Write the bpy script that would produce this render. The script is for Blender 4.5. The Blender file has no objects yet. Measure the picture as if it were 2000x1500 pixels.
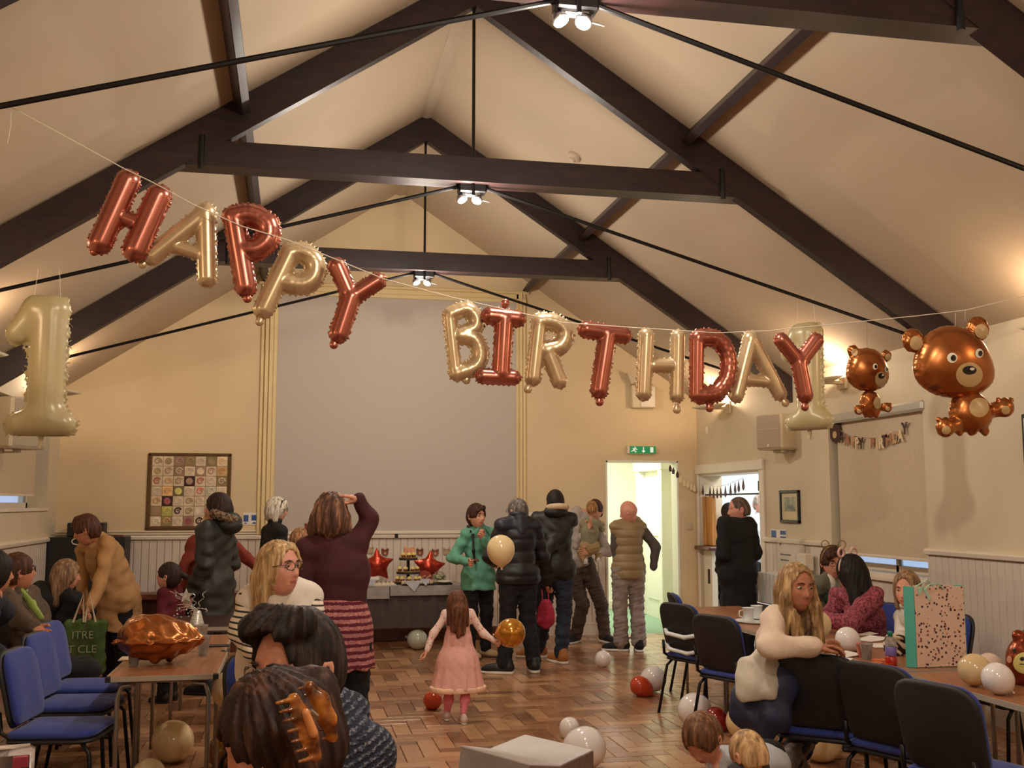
import bpy, bmesh, math, random
import numpy as np
from mathutils import Vector, Matrix, Quaternion
random.seed(7); rng = np.random.RandomState(7)
SC = bpy.context.scene
COL = SC.collection
PI = math.pi
# ------------------------------------------------------------------ camera
F, YAW, PITCH, ROLL = 2084.703, 0.199791, 0.112149, -0.000213
_cy, _sy, _cp, _sp = math.cos(YAW), math.sin(YAW), math.cos(PITCH), math.sin(PITCH)
_fw = np.array([_sy*_cp, _cy*_cp, _sp]); _r0 = np.array([_cy, -_sy, 0.]); _u0 = np.cross(_r0, _fw)
_R = math.cos(ROLL)*_r0 + math.sin(ROLL)*_u0; _U = -math.sin(ROLL)*_r0 + math.cos(ROLL)*_u0
CAM = np.array([-1.207, 0., 1.603])
cam = bpy.data.cameras.new('camera'); cam.lens = F/2000*36; cam.sensor_width = 36; cam.clip_start = .05
co = bpy.data.objects.new('camera', cam); COL.objects.link(co)
co.matrix_world = Matrix(((_R[0], _U[0], -_fw[0], CAM[0]), (_R[1], _U[1], -_fw[1], CAM[1]), (_R[2], _U[2], -_fw[2], CAM[2]), (0, 0, 0, 1)))
SC.camera = co
def ray(x, y): return _fw + _R*(x-1000)/F - _U*(y-750)/F
def pz(x, y, Z=0.): d = ray(x, y); return CAM + d*((Z-CAM[2])/d[2])      # a photo point on the level Z
def py(x, y, Y): d = ray(x, y); return CAM + d*(Y/d[1])                  # ... at the depth Y
def px(x, y, X): d = ray(x, y); return CAM + d*((X-CAM[0])/d[0])         # ... on a side wall X
# ------------------------------------------------------------------ world, exposure, lamps
W = bpy.data.worlds.new('world'); SC.world = W; W.use_nodes = True
W.node_tree.nodes['Background'].inputs[0].default_value = (.62, .74, 1, 1)
W.node_tree.nodes['Background'].inputs[1].default_value = 2.2
SC.view_settings.view_transform = 'Standard'; SC.view_settings.look = 'None'
SC.view_settings.exposure = -0.35; SC.view_settings.gamma = 1; SC.view_settings.use_curve_mapping = False
SC.cycles.max_bounces = 7; SC.cycles.diffuse_bounces = 4; SC.cycles.glossy_bounces = 3
SC.cycles.transparent_max_bounces = 6; SC.cycles.sample_clamp_indirect = 4; SC.cycles.caustics_reflective = False; SC.cycles.caustics_refractive = False
def lamp(kind, loc, power, col, size=.1, rot=None, spot=None, blend=.5, size_y=None):
    l = bpy.data.lights.new('lamp', kind); l.energy = power; l.color = col
    if kind == 'AREA':
        l.size = size
        if size_y: l.shape = 'RECTANGLE'; l.size_y = size_y
    else: l.shadow_soft_size = size
    if spot: l.spot_size = spot; l.spot_blend = blend
    o = bpy.data.objects.new('lamp', l); COL.objects.link(o); o.location = loc
    if rot: o.rotation_euler = rot
    return o
WARM = (1, .74, .50); FLOOD_C = (1, .89, .76)
UP_P, FLOOD_P = 26, 150
# lights in the truss apexes (the pairs of floods the photograph shows), two more trusses lie behind the camera
for _y in (-1.4, 1.5, 4.47, 7.38, 10.34):
    lamp('POINT', (-.01, _y+.02, 3.70), FLOOD_P, FLOOD_C, .09)
# wall uplighters along both side walls: warm, throwing light on the slope above; most unseen ones added for even light
UPL = [(3.62, 11.92, 2.80), (3.62, 9.18, 2.80), (3.62, 6.0, 2.80), (3.62, 2.8, 2.80), (3.62, -.6, 2.80),
       (-3.62, 11.6, 2.80), (-3.62, 8.7, 2.80), (-3.62, 5.8, 2.80), (-3.62, 2.8, 2.80), (-3.62, -.6, 2.80)]
for _x, _y, _z in UPL:
    lamp('POINT', (_x, _y, _z+.05), UP_P, WARM, .05)
lamp('AREA', (3.1, 14.6, 2.62), 75, (1, .98, .88), .6, (0, 0, 0))          # corridor ceiling light
lamp('AREA', (5.2, 12.3, 2.62), 95, (.93, .97, 1), 1.2, (0, 0, 0))       # kitchen ceiling light
# ------------------------------------------------------------------ materials
def lin(c):
    return tuple((v/12.92 if v <= .04045 else ((v+.055)/1.055)**2.4) for v in (x/255 for x in c)) + (1,)
MATS = {}
class NT:
    def __init__(s, name):
        s.m = bpy.data.materials.new(name); s.m.use_nodes = True; s.t = s.m.node_tree; s.b = s.t.nodes['Principled BSDF']; s._o = None
    def n(s, t, **k):
        x = s.t.nodes.new(t)
        for a, v in k.items():
            if a.startswith('i'): x.inputs[int(a[1:])].default_value = v
            else: setattr(x, a, v)
        return x
    def l(s, a, b): s.t.links.new(a, b)
    def co(s, which='Object'):
        if not s._o: s._o = s.n('ShaderNodeTexCoord')
        return s._o.outputs[which]
    def mapping(s, scale, which='Object', rot=(0, 0, 0)):
        mp = s.n('ShaderNodeMapping'); mp.inputs[3].default_value = scale; mp.inputs[2].default_value = rot; s.l(s.co(which), mp.inputs[0]); return mp.outputs[0]
    def noise(s, scale, detail=3, vec=None, rough=.5):
        x = s.n('ShaderNodeTexNoise'); x.inputs['Scale'].default_value = scale; x.inputs['Detail'].default_value = detail; x.inputs['Roughness'].default_value = rough
        s.l(vec or s.co(), x.inputs['Vector']); return x.outputs[0]
    def ramp(s, fac, stops, interp='LINEAR'):
        x = s.n('ShaderNodeValToRGB'); x.color_ramp.interpolation = interp; e = x.color_ramp.elements
        while len(e) > 1: e.remove(e[-1])
        e[0].position, e[0].color = stops[0][0], lin(stops[0][1])
        for p, c in stops[1:]: q = e.new(p); q.color = lin(c)
        s.l(fac, x.inputs[0]); return x.outputs[0]
    def math(s, op, a, b=None, c=None):
        x = s.n('ShaderNodeMath', operation=op)
        for i, v in enumerate((a, b, c)):
            if v is None: continue
            if hasattr(v, 'links'): s.l(v, x.inputs[i])
            else: x.inputs[i].default_value = v
        return x.outputs[0]
    def mix(s, f, a, b, mode='MIX'):
        x = s.n('ShaderNodeMix', data_type='RGBA', blend_type=mode)
        for i, v in ((0, f), (6, a), (7, b)):
            if hasattr(v, 'links'): s.l(v, x.inputs[i])
            else: x.inputs[i].default_value = v if i == 0 else lin(v)
        return x.outputs[2]
    def bump(s, h, strength=.3, dist=.01):
        x = s.n('ShaderNodeBump'); x.inputs['Strength'].default_value = strength; x.inputs['Distance'].default_value = dist
        s.l(h, x.inputs['Height']); s.l(x.outputs[0], s.b.inputs['Normal'])
    def sep(s, vec=None):
        x = s.n('ShaderNodeSeparateXYZ'); s.l(vec or s.co(), x.inputs[0]); return x.outputs
def mat(name, c, rough=.6, metal=0., var=0., vs=8., bump=0., bs=40., spec=.5, coat=0., trans=0., alpha=1., emit=None, sheen=0., stretch=None, sub=0.):
    if name in MATS: return MATS[name]
    T = NT(name); b = T.b
    b.inputs['Base Color'].default_value = lin(c); b.inputs['Roughness'].default_value = rough; b.inputs['Metallic'].default_value = metal
    b.inputs['Specular IOR Level'].default_value = spec
    if coat: b.inputs['Coat Weight'].default_value = coat; b.inputs['Coat Roughness'].default_value = .08
    if trans: b.inputs['Transmission Weight'].default_value = trans
    if alpha < 1: b.inputs['Alpha'].default_value = alpha
    if sheen: b.inputs['Sheen Weight'].default_value = sheen; b.inputs['Sheen Roughness'].default_value = .5
    if sub: b.inputs['Subsurface Weight'].default_value = sub; b.inputs['Subsurface Scale'].default_value = .05
    if emit: b.inputs['Emission Color'].default_value = lin(emit[0]); b.inputs['Emission Strength'].default_value = emit[1]
    vec = T.mapping(stretch) if stretch else None
    if var:
        f = T.noise(vs, 4, vec)
        lo = tuple(max(0, x*(1-var)) for x in c); hi = tuple(min(255, x*(1+var)) for x in c)
        T.l(T.ramp(f, [(.3, lo), (.7, hi)]), b.inputs['Base Color'])
    if bump: T.bump(T.noise(bs, 4, vec), bump, .005)
    MATS[name] = T.m; return T.m
# ------------------------------------------------------------------ mesh helpers
class MB:
    """collects simple shapes into one mesh"""
    def __init__(s): s.v = []; s.f = []; s.mi = []; s.m = 0
    def add(s, vs, fs):
        o = len(s.v); s.v.extend([tuple(map(float, v)) for v in vs]); s.f.extend([tuple(i+o for i in f) for f in fs]); s.mi.extend([s.m]*len(fs)); return s
    def box(s, lo, hi, M=None, bev=0.):
        x0, y0, z0 = lo; x1, y1, z1 = hi
        if bev:
            b = min(bev, (x1-x0)/2.01, (y1-y0)/2.01, (z1-z0)/2.01); vs = []; 
            for (X, sx) in ((x0, 1), (x1, -1)):
                for (Y, sy) in ((y0, 1), (y1, -1)):
                    for (Z, sz) in ((z0, 1), (z1, -1)):
                        vs += [(X, Y+sy*b, Z+sz*b), (X+sx*b, Y, Z+sz*b), (X+sx*b, Y+sy*b, Z)]
            def k(i, j, l, a): return ((i*2+j)*2+l)*3+a
            fs = []
            for i in (0, 1):
                q = [k(i, 0, 0, 0), k(i, 1, 0, 0), k(i, 1, 1, 0), k(i, 0, 1, 0)]; fs.append(q if i else q[::-1])
                q = [k(0, i, 0, 1), k(1, i, 0, 1), k(1, i, 1, 1), k(0, i, 1, 1)]; fs.append(q[::-1] if i else q)
                q = [k(0, 0, i, 2), k(1, 0, i, 2), k(1, 1, i, 2), k(0, 1, i, 2)]; fs.append(q if i else q[::-1])
                for j in (0, 1):
                    fs.append([k(i, j, 0, 0), k(i, j, 0, 1), k(i, j, 1, 1), k(i, j, 1, 0)])
                    fs.append([k(0, i, j, 1), k(0, i, j, 2), k(1, i, j, 2), k(1, i, j, 1)])
                    fs.append([k(i, 0, j, 0), k(i, 0, j, 2), k(i, 1, j, 2), k(i, 1, j, 0)])
                    for l in (0, 1): fs.append([k(i, j, l, 0), k(i, j, l, 1), k(i, j, l, 2)])
        else:
            vs = [(x0, y0, z0), (x1, y0, z0), (x1, y1, z0), (x0, y1, z0), (x0, y0, z1), (x1, y0, z1), (x1, y1, z1), (x0, y1, z1)]
            fs = [(3, 2, 1, 0), (4, 5, 6, 7), (0, 1, 5, 4), (1, 2, 6, 5), (2, 3, 7, 6), (3, 0, 4, 7)]
        if M is not None: vs = [tuple(M @ Vector(v)) for v in vs]
        return s.add(vs, fs)
    def prism(s, poly, axis, a, b, M=None):
        """polygon given in the two other axes, extruded along axis from a to b"""
        n = len(poly)
        def mk(p, t):
            return {'x': (t, p[0], p[1]), 'y': (p[0], t, p[1]), 'z': (p[0], p[1], t)}[axis]
        vs = [mk(p, a) for p in poly] + [mk(p, b) for p in poly]
        if M is not None: vs = [tuple(M @ Vector(v)) for v in vs]
        fs = [tuple(range(n))[::-1], tuple(range(n, 2*n))] + [(i, (i+1) % n, n+(i+1) % n, n+i) for i in range(n)]
        return s.add(vs, fs)
    def tube(s, pts, r, n=8, cap=True, closed=False):
        pts = [np.array(p, float) for p in pts]; rs = r if hasattr(r, '__len__') else [r]*len(pts); m = len(pts)
        up = None; rings = []
        for i, p in enumerate(pts):
            if closed: t = pts[(i+1) % m]-pts[i-1]
            else: t = pts[min(i+1, m-1)]-pts[max(i-1, 0)]
            t = t/(np.linalg.norm(t)+1e-12)
            if up is None: up = np.cross(t, (0, 0, 1.)) if abs(t[2]) < .9 else np.cross(t, (1., 0, 0))
            up = up-t*(up@t); up /= np.linalg.norm(up)+1e-12; w = np.cross(t, up)
            rings.append([p+rs[i]*(math.cos(2*PI*k/n)*up+math.sin(2*PI*k/n)*w) for k in range(n)])
        vs = [v for R_ in rings for v in R_]; fs = []
        for i in range(m if closed else m-1):
            j = (i+1) % m
            for k in range(n): fs.append((i*n+k, i*n+(k+1) % n, j*n+(k+1) % n, j*n+k))
        if cap and not closed: fs += [tuple(range(n))[::-1], tuple(range((m-1)*n, m*n))]
        return s.add(vs, fs)
    def lathe(s, prof, c=(0, 0, 0), n=24, M=None, cap=True):
        vs = []; fs = []
        for r, z in prof:
            for k in range(n): vs.append((c[0]+r*math.cos(2*PI*k/n), c[1]+r*math.sin(2*PI*k/n), c[2]+z))
        if M is not None: vs = [tuple(M @ Vector(v)) for v in vs]
        for i in range(len(prof)-1):
            for k in range(n): fs.append((i*n+k, i*n+(k+1) % n, (i+1)*n+(k+1) % n, (i+1)*n+k))
        if cap: fs += [tuple(range(n))[::-1], tuple(range((len(prof)-1)*n, len(prof)*n))]
        return s.add(vs, fs)
    def quad(s, a, b, c, d): return s.add([a, b, c, d], [(0, 1, 2, 3)])
    def build(s, name, m, parent=None, smooth=False, solid=0.):
        me = bpy.data.meshes.new(name); me.from_pydata(s.v, [], s.f)
        for x in (m if isinstance(m, (list, tuple)) else [m]): me.materials.append(x)
        if any(s.mi): me.polygons.foreach_set('material_index', s.mi)
        if smooth: me.polygons.foreach_set('use_smooth', [True]*len(s.f))
        me.update()
        return link(name, me, parent, solid)
def link(name, me, parent=None, solid=0.):
    o = bpy.data.objects.new(name, me); COL.objects.link(o)
    if parent is not None: o.parent = parent
    if solid:
        q = o.modifiers.new('s', 'SOLIDIFY'); q.thickness = solid; q.offset = 0
    return o
def thing(name, label, cat, group=None, loc=(0, 0, 0)):
    o = bpy.data.objects.new(name, None); COL.objects.link(o); o.empty_display_size = .1
    o.location = loc; return tag(o, label, cat, group)
def tag(o, label, cat, group=None, kind=None):
    if label: o['label'] = label
    if cat: o['category'] = cat
    if group: o['group'] = group
    if kind: o['kind'] = kind
    return o
def struct(o, label): o['kind'] = 'structure'; o['label'] = label; return o
def rebase(root, loc):
    """put the root empty at its base without moving the children built in world coordinates"""
    root.location = loc; L_ = Vector(loc)
    def go(o):
        if o.get('_loc'): return
        if o.location.length < 1e-9 and max(abs(a) for a in o.rotation_euler) < 1e-9 and o.type == 'MESH':
            if o.data.users == 1: o.data.transform(Matrix.Translation(-L_))
            else: o.location = -L_; return
            for c in o.children: go(c)
        else: o.location = o.location-L_
    for c in root.children: go(c)
    return root
def dup(o, parent=None):
    c = o.copy(); COL.objects.link(c); c.parent = parent
    for ch in list(o.children): dup(ch, c)
    return c
def frame_of(d, up=(0, 0, 1)):
    """rotation matrix whose z runs along d"""
    d = Vector(d).normalized(); u = Vector(up); x = u.cross(d)
    if x.length < 1e-3: x = Vector((1, 0, 0)).cross(d)
    x.normalize(); y = d.cross(x); return Matrix((x, y, d)).transposed()
# ------------------------------------------------------------------ smooth solid modelling (distance field -> surface net)
class SDF:
    def __init__(s): s.p = []
    def cone(s, a, b, ra, rb=None, k=.02, n=None, fl=1., op='u'):
        s.p.append((op, 'c', np.array(a, float), np.array(b, float), ra, ra if rb is None else rb, None if n is None else np.array(n, float)/np.linalg.norm(n), fl, k)); return s
    def chain(s, pts, rs, k=.02, n=None, fl=1.):
        for i in range(len(pts)-1): s.cone(pts[i], pts[i+1], rs[i], rs[i+1], k, n, fl)
        return s
    def ell(s, c, r, rot=None, k=.02, op='u'):
        s.p.append((op, 'e', np.array(c, float), np.array(r, float), None if rot is None else np.array(rot, float), k)); return s
    def box(s, c, h, rot=None, rd=.01, k=.01, op='u'):
        s.p.append((op, 'b', np.array(c, float), np.array(h, float), None if rot is None else np.array(rot, float), rd, k)); return s
    def cut(s, p, n):
        """remove everything on the side n points to"""
        n = np.array(n, float); n /= np.linalg.norm(n); s.p.append(('x', 'h', np.array(p, float), n)); return s
    def bounds(s):
        lo = np.full(3, 1e9); hi = -lo
        for q in s.p:
            if q[0] != 'u': continue
            if q[1] == 'c':
                r = max(q[4], q[5])*max(1, q[7]); a = np.minimum(q[2], q[3])-r; b = np.maximum(q[2], q[3])+r
            else:
                r = q[3] if q[4] is None else np.full(3, np.linalg.norm(q[3]) if q[1] == 'b' else q[3].max()); a = q[2]-r; b = q[2]+r
            lo = np.minimum(lo, a); hi = np.maximum(hi, b)
        return lo, hi
    def mesh(s, vox, disp=None, pad=0., cache=None):
        lo, hi = s.bounds(); m = vox*2.5+pad; lo = lo-m; hi = hi+m
        n = np.ceil((hi-lo)/vox).astype(int)+1
        ax = [lo[i]+vox*np.arange(n[i]) for i in range(3)]
        D = np.full(tuple(n), 1e3, np.float32)
        for q in s.p:
            if q[1] == 'h':
                P = np.stack(np.meshgrid(*ax, indexing='ij', sparse=False), -1)
                D = np.maximum(D, ((P-q[2])@q[3]).astype(np.float32)); continue
            if q[1] == 'c':
                r = max(q[4], q[5])*max(1, q[7]); a = np.minimum(q[2], q[3])-r; b = np.maximum(q[2], q[3])+r; k = q[8]
            else:
                r = q[3] if q[4] is None else np.full(3, np.linalg.norm(q[3]) if q[1] == 'b' else q[3].max()); a = q[2]-r; b = q[2]+r; k = q[-1]
            e = k*1.5+vox*3+pad
            i0 = np.maximum(0, np.floor((a-e-lo)/vox).astype(int)); i1 = np.minimum(n, np.ceil((b+e-lo)/vox).astype(int)+1)
            if (i1 <= i0).any(): continue
            P = np.stack(np.meshgrid(*[ax[i][i0[i]:i1[i]] for i in range(3)], indexing='ij'), -1)
            if q[1] == 'c':
                A, B = q[2], q[3]; ab = B-A; L = ab@ab
                w = P-A
                if q[6] is not None: w0 = w
                t = np.clip((w@ab)/L, 0, 1) if L > 1e-12 else np.zeros(P.shape[:3])
                v = w-t[..., None]*ab
                if q[6] is not None: v = v+(v@q[6])[..., None]*q[6]*(1/q[7]-1)
                d = np.sqrt((v*v).sum(-1))-(q[4]+(q[5]-q[4])*t)
                if q[6] is not None: d = d*min(1, q[7]*1.35)
            elif q[1] == 'e':
                v = P-q[2]
                if q[4] is not None: v = v@q[4]
                kk = np.sqrt(((v/q[3])**2).sum(-1)); k2 = np.sqrt(((v/q[3]**2)**2).sum(-1))+1e-9
                d = kk*(kk-1)/k2
            else:
                v = P-q[2]
                if q[4] is not None: v = v@q[4]
                w = np.abs(v)-(q[3]-q[5]); d = np.sqrt((np.maximum(w, 0)**2).sum(-1))+np.minimum(w.max(-1), 0)-q[5]
            sl = tuple(slice(i0[i], i1[i]) for i in range(3)); C = D[sl]; d = d.astype(np.float32)
            if q[0] == 'u':
                h = np.clip(.5+.5*(C-d)/k, 0, 1); h = np.where(np.abs(C-d) > k, (C > d)*1., h)
                D[sl] = np.where(C > 500, d, C+(d-C)*h-k*h*(1-h))
            else:
                h = np.clip(.5-.5*(C+d)/k, 0, 1); D[sl] = np.where(C > 500, C, C+(-d-C)*h+k*h*(1-h))
        if disp is not None:
            idx = np.nonzero(np.abs(D) < vox*4+.012)
            P = np.stack([ax[i][idx[i]] for i in range(3)], -1); D[idx] = D[idx]-disp(P)
        return nets(D, lo, vox)
def nets(D, lo, vox):
    for a in range(3):
        D = np.swapaxes(D, 0, a); D[0] = np.maximum(D[0], 1e-4); D[-1] = np.maximum(D[-1], 1e-4); D = np.swapaxes(D, 0, a)
    I = D < 0; n = D.shape; cs = tuple(i-1 for i in n)
    cnt = np.zeros(cs, np.float32); acc = np.zeros(cs+(3,), np.float32)
    E = []
    for a in range(3):
        s0 = [slice(None)]*3; s1 = [slice(None)]*3; s0[a] = slice(0, -1); s1[a] = slice(1, None)
        A, B = D[tuple(s0)], D[tuple(s1)]; X = I[tuple(s0)] != I[tuple(s1)]
        idx = np.nonzero(X); t = A[idx]/(A[idx]-B[idx]+1e-12); pos = np.stack(idx, -1).astype(np.float32); pos[:, a] += t
        o = [i for i in range(3) if i != a]; E.append((a, idx, I[tuple(s0)][idx]))
        for da in (0, 1):
            for db in (0, 1):
                c = [idx[0].copy(), idx[1].copy(), idx[2].copy()]; c[o[0]] = c[o[0]]-da; c[o[1]] = c[o[1]]-db
                ok = (c[o[0]] >= 0) & (c[o[1]] >= 0) & (c[o[0]] < cs[o[0]]) & (c[o[1]] < cs[o[1]])
                cc = tuple(x[ok] for x in c); np.add.at(cnt, cc, 1); np.add.at(acc, cc, pos[ok])
    act = cnt > 0; ids = np.full(cs, -1, np.int64); ids[act] = np.arange(act.sum())
    V = acc[act]/cnt[act][:, None]*vox+lo
    Fs = []
    for a, idx, ins in E:
        o = [(a+1) % 3, (a+2) % 3]
        ok = (idx[o[0]] > 0) & (idx[o[1]] > 0) & (idx[o[0]] < cs[o[0]]) & (idx[o[1]] < cs[o[1]])
        def c(d1, d2):
            q = [idx[0][ok].copy(), idx[1][ok].copy(), idx[2][ok].copy()]; q[o[0]] -= d1; q[o[1]] -= d2; return ids[tuple(q)]
        q = np.stack([c(1, 1), c(0, 1), c(0, 0), c(1, 0)], -1); fl = ~ins[ok]; q[fl] = q[fl][:, ::-1]; Fs.append(q)
    return V, np.concatenate(Fs)
def npmesh(name, V, Fq, m, parent=None, smooth=True, mi=None):
    me = bpy.data.meshes.new(name); V = np.asarray(V, np.float32)
    if isinstance(Fq, list):
        me.from_pydata(V.tolist(), [], Fq)
    else:
        me.vertices.add(len(V)); me.vertices.foreach_set('co', V.ravel()); k = Fq.shape[1]
        me.loops.add(len(Fq)*k); me.polygons.add(len(Fq)); me.loops.foreach_set('vertex_index', Fq.astype(np.int32).ravel())
        me.polygons.foreach_set('loop_start', np.arange(0, len(Fq)*k, k, dtype=np.int32)); me.polygons.foreach_set('loop_total', np.full(len(Fq), k, np.int32))
        me.update(calc_edges=True)
    for x in (m if isinstance(m, (list, tuple)) else [m]): me.materials.append(x)
    if mi is not None: me.polygons.foreach_set('material_index', np.asarray(mi, np.int32))
    me.polygons.foreach_set('use_smooth', [smooth]*len(me.polygons)); me.update()
    return link(name, me, parent)
def waves(amp, lam, n=5, seed=0, squash=(1, 1, 1)):
    r = np.random.RandomState(seed); K = r.normal(size=(n, 3)); K /= np.linalg.norm(K, axis=1)[:, None]; K = K*np.array(squash)*2*PI/(lam*(.6+.9*r.rand(n)))[:, None]; ph = r.rand(n)*6.28
    return lambda P: amp*np.sin(P@K.T+ph).sum(-1)/math.sqrt(n)
# ================================================================== THE HALL
WX, YB, RID, SL = 3.854, 13.0, 5.479, .662
EAVE = RID-SL*WX; YF = -3.2
m_wall = mat('wall_paint', (216, 194, 156), .75, var=.025, vs=1.3, bump=.05, bs=90)
m_wallr = mat('wall_paint_side', (212, 198, 170), .75, var=.03, vs=1.3, bump=.05, bs=90)
m_ceil = mat('ceiling_plaster', (182, 164, 140), .8, var=.03, vs=.9, bump=.12, bs=3)
m_white = mat('white_gloss_paint', (226, 214, 196), .42, var=.02, vs=3)
m_wains = mat('wainscot_paint', (216, 203, 190), .45, var=.03, vs=5)
m_cream = mat('cream_moulding', (222, 200, 150), .5, var=.02, vs=4)
m_screen = mat('grey_screen', (188, 178, 168), .8, var=.03, vs=120, bump=.1, bs=300)
m_beam = mat('dark_stained_timber', (34, 17, 17), .45, var=.35, vs=6, bump=.15, bs=30, stretch=(1, .3, 4))
m_iron = mat('black_iron', (16, 14, 15), .4, metal=.3)
m_blind = mat('roller_blind', (202, 184, 156), .8, var=.02, vs=30, trans=0)
# floor: dark base and herringbone blocks
T = NT('parquet'); oi = T.n('ShaderNodeObjectInfo'); ge = T.n('ShaderNodeNewGeometry')
rnd = T.math('FRACT', T.math('ADD', oi.outputs['Random'], ge.outputs['Random Per Island']))
gr = T.noise(5, 6, T.mapping((6, 6, 6)), .65)
base = T.ramp(rnd, [(0, (118, 78, 56)), (.25, (146, 102, 72)), (.5, (168, 120, 86)), (.75, (184, 136, 98)), (1, (204, 158, 116))])
T.l(T.mix(.28, base, T.ramp(gr, [(.3, (70, 38, 24)), (.7, (200, 150, 100))])), T.b.inputs['Base Color'])
T.l(T.math('MULTIPLY_ADD', T.noise(3, 3), .25, .17), T.b.inputs['Roughness']); T.bump(gr, .12, .004); T.b.inputs['Coat Weight'].default_value = .25; T.b.inputs['Coat Roughness'].default_value = .2
m_floor = T.m
m_fbase = mat('parquet_joint', (34, 20, 14), .7)
fl = struct(MB().box((-WX-.2, YF, -.15), (WX+.2, YB+.2, -.012)).build('floor', m_fbase), 'worn herringbone parquet floor of the hall')
L, Wd = .36, .12                     # block length and width
blocks = []
for i in range(-60, 70):
    for j in range(-30, 60):
        for hv in (0, 1):
            ox = j*2*L/1+0; 
            # herringbone lattice: step (Wd, Wd) along the zig-zag, columns apart by 2L
            bx = i*Wd + j*2*L*1.0 if True else 0; byy = 5.2 + i*Wd
            if hv == 0: x0, y0, x1, y1 = bx, byy, bx+L, byy+Wd
            else: x0, y0, x1, y1 = bx+L, byy+Wd-L+0, bx+L+Wd, byy+Wd
            blocks.append((x0, y0, x1, y1))
def cl(b):
    x0, y0, x1, y1 = b; x0, x1 = max(x0, -WX), min(x1, WX); y0, y1 = max(y0, 5.0), min(y1, YB); return (x0, y0, x1, y1) if x1-x0 > .02 and y1-y0 > .02 else None
blocks = [c for c in map(cl, blocks) if c]
def seen(b):
    x, y = (b[0]+b[2])/2, (b[1]+b[3])/2; d = np.array([x, y, 0])-CAM; z = d@_fw; X = 1000+F*(d@_R)/z; Yp = 750-F*(d@_U)/z
    return (0 < X < 2000) and Yp < 1500, y+abs(x-.6)*.8
vis = sorted([b for b in blocks if seen(b)[0] and b[2]-b[0] > .1 and -.9 < (b[0]+b[2])/2 < 2.4], key=lambda b: seen(b)[1])[:298]
vs_ = set(vis); meshes = {}
for b in vis:
    w, h = round(b[2]-b[0], 3), round(b[3]-b[1], 3); key = (w, h)
    if key not in meshes:
        me = MB().box((-w/2+.002, -h/2+.002, -.012), (w/2-.002, h/2-.002, 0), bev=.0025).build('parquet_block', m_floor); meshes[key] = me.data; o = me; o.parent = fl
    else: o = link('parquet_block', meshes[key], fl)
    o.location = ((b[0]+b[2])/2, (b[1]+b[3])/2, random.uniform(-.0012, .0008)); o.rotation_euler = (random.uniform(-.002, .002), random.uniform(-.002, .002), 0)
mb = MB()
for b in blocks:
    if b in vs_: continue
    z = random.uniform(-.0012, .0008); mb.box((b[0]+.002, b[1]+.002, -.012), (b[2]-.002, b[3]-.002, z))
o = mb.build('parquet_blocks', m_floor, fl); o['kind'] = 'stuff'
MB().box((-WX, YF, -.012), (WX, 4.99, 0)).build('floor_board', m_floor, fl)
# walls
DX0, DX1, DZ = 2.63, 3.59, 2.15
def gable(x0, x1, z0, top=True):
    pts = [(x0, z0), (x1, z0), (x1, RID-SL*abs(x1)+.02)]
    if x0 < 0 < x1: pts.append((0, RID+.02))
    pts.append((x0, RID-SL*abs(x0)+.02)); return pts
wb = MB()
for x0, x1, z0 in ((-WX-.2, DX0, 0), (DX0, DX1, DZ), (DX1, WX+.2, 0)): wb.prism(gable(x0, x1, z0), 'y', YB, YB+.2)
wall_back = struct(wb.build('wall_back', m_wall), 'cream gable wall with the boarded grey stage opening')
struct(MB().prism(gable(-WX-.2, WX+.2, 0), 'y', YF-.2, YF).build('wall_front', m_wall), 'cream gable wall behind the viewpoint')
W1 = (10.0, 12.48, 1.56, 2.62)       # window on the window-side wall: y0 y1 z0 z1
W2 = (7.93, 9.53, 1.00, 2.46)
D2 = (11.10, 12.93, 2.0)
ww = MB()
for y0, y1, z0, z1 in ((YF, W1[0], 0, EAVE+.1), (W1[0], W1[1], 0, W1[2]), (W1[0], W1[1], W1[3], EAVE+.1), (W1[1], YB+.2, 0, EAVE+.1)):
    ww.box((-WX-.3, y0, z0), (-WX, y1, z1))
wall_left = struct(ww.build('wall_left', m_wallr), 'cream side wall beside the black cabinet')
ww = MB()
for y0, y1, z0, z1 in ((YF, W2[0], 0, EAVE+.1), (W2[0], W2[1], 0, W2[2]), (W2[0], W2[1], W2[3], EAVE+.1), (W2[1], D2[0], 0, EAVE+.1), (D2[0], D2[1], D2[2], EAVE+.1), (D2[1], YB+.2, 0, EAVE+.1)):
    ww.box((WX, y0, z0), (WX+.3, y1, z1))
wall_right = struct(ww.build('wall_right', m_wallr), 'cream side wall with the kitchen doorway and blind')
# ceiling slopes
cb = MB()
for s in (-1, 1):
    xo = (WX+.3)*s; zo = RID-SL*(WX+.3)
    cb.prism([(0, RID), (0, RID+.12), (xo, zo+.12), (xo, zo)][::(1 if s > 0 else -1)], 'y', YF-.2, YB+.2)
ceiling = struct(cb.build('ceiling', m_ceil), 'sloping plastered ceiling rising to the ridge')
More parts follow.
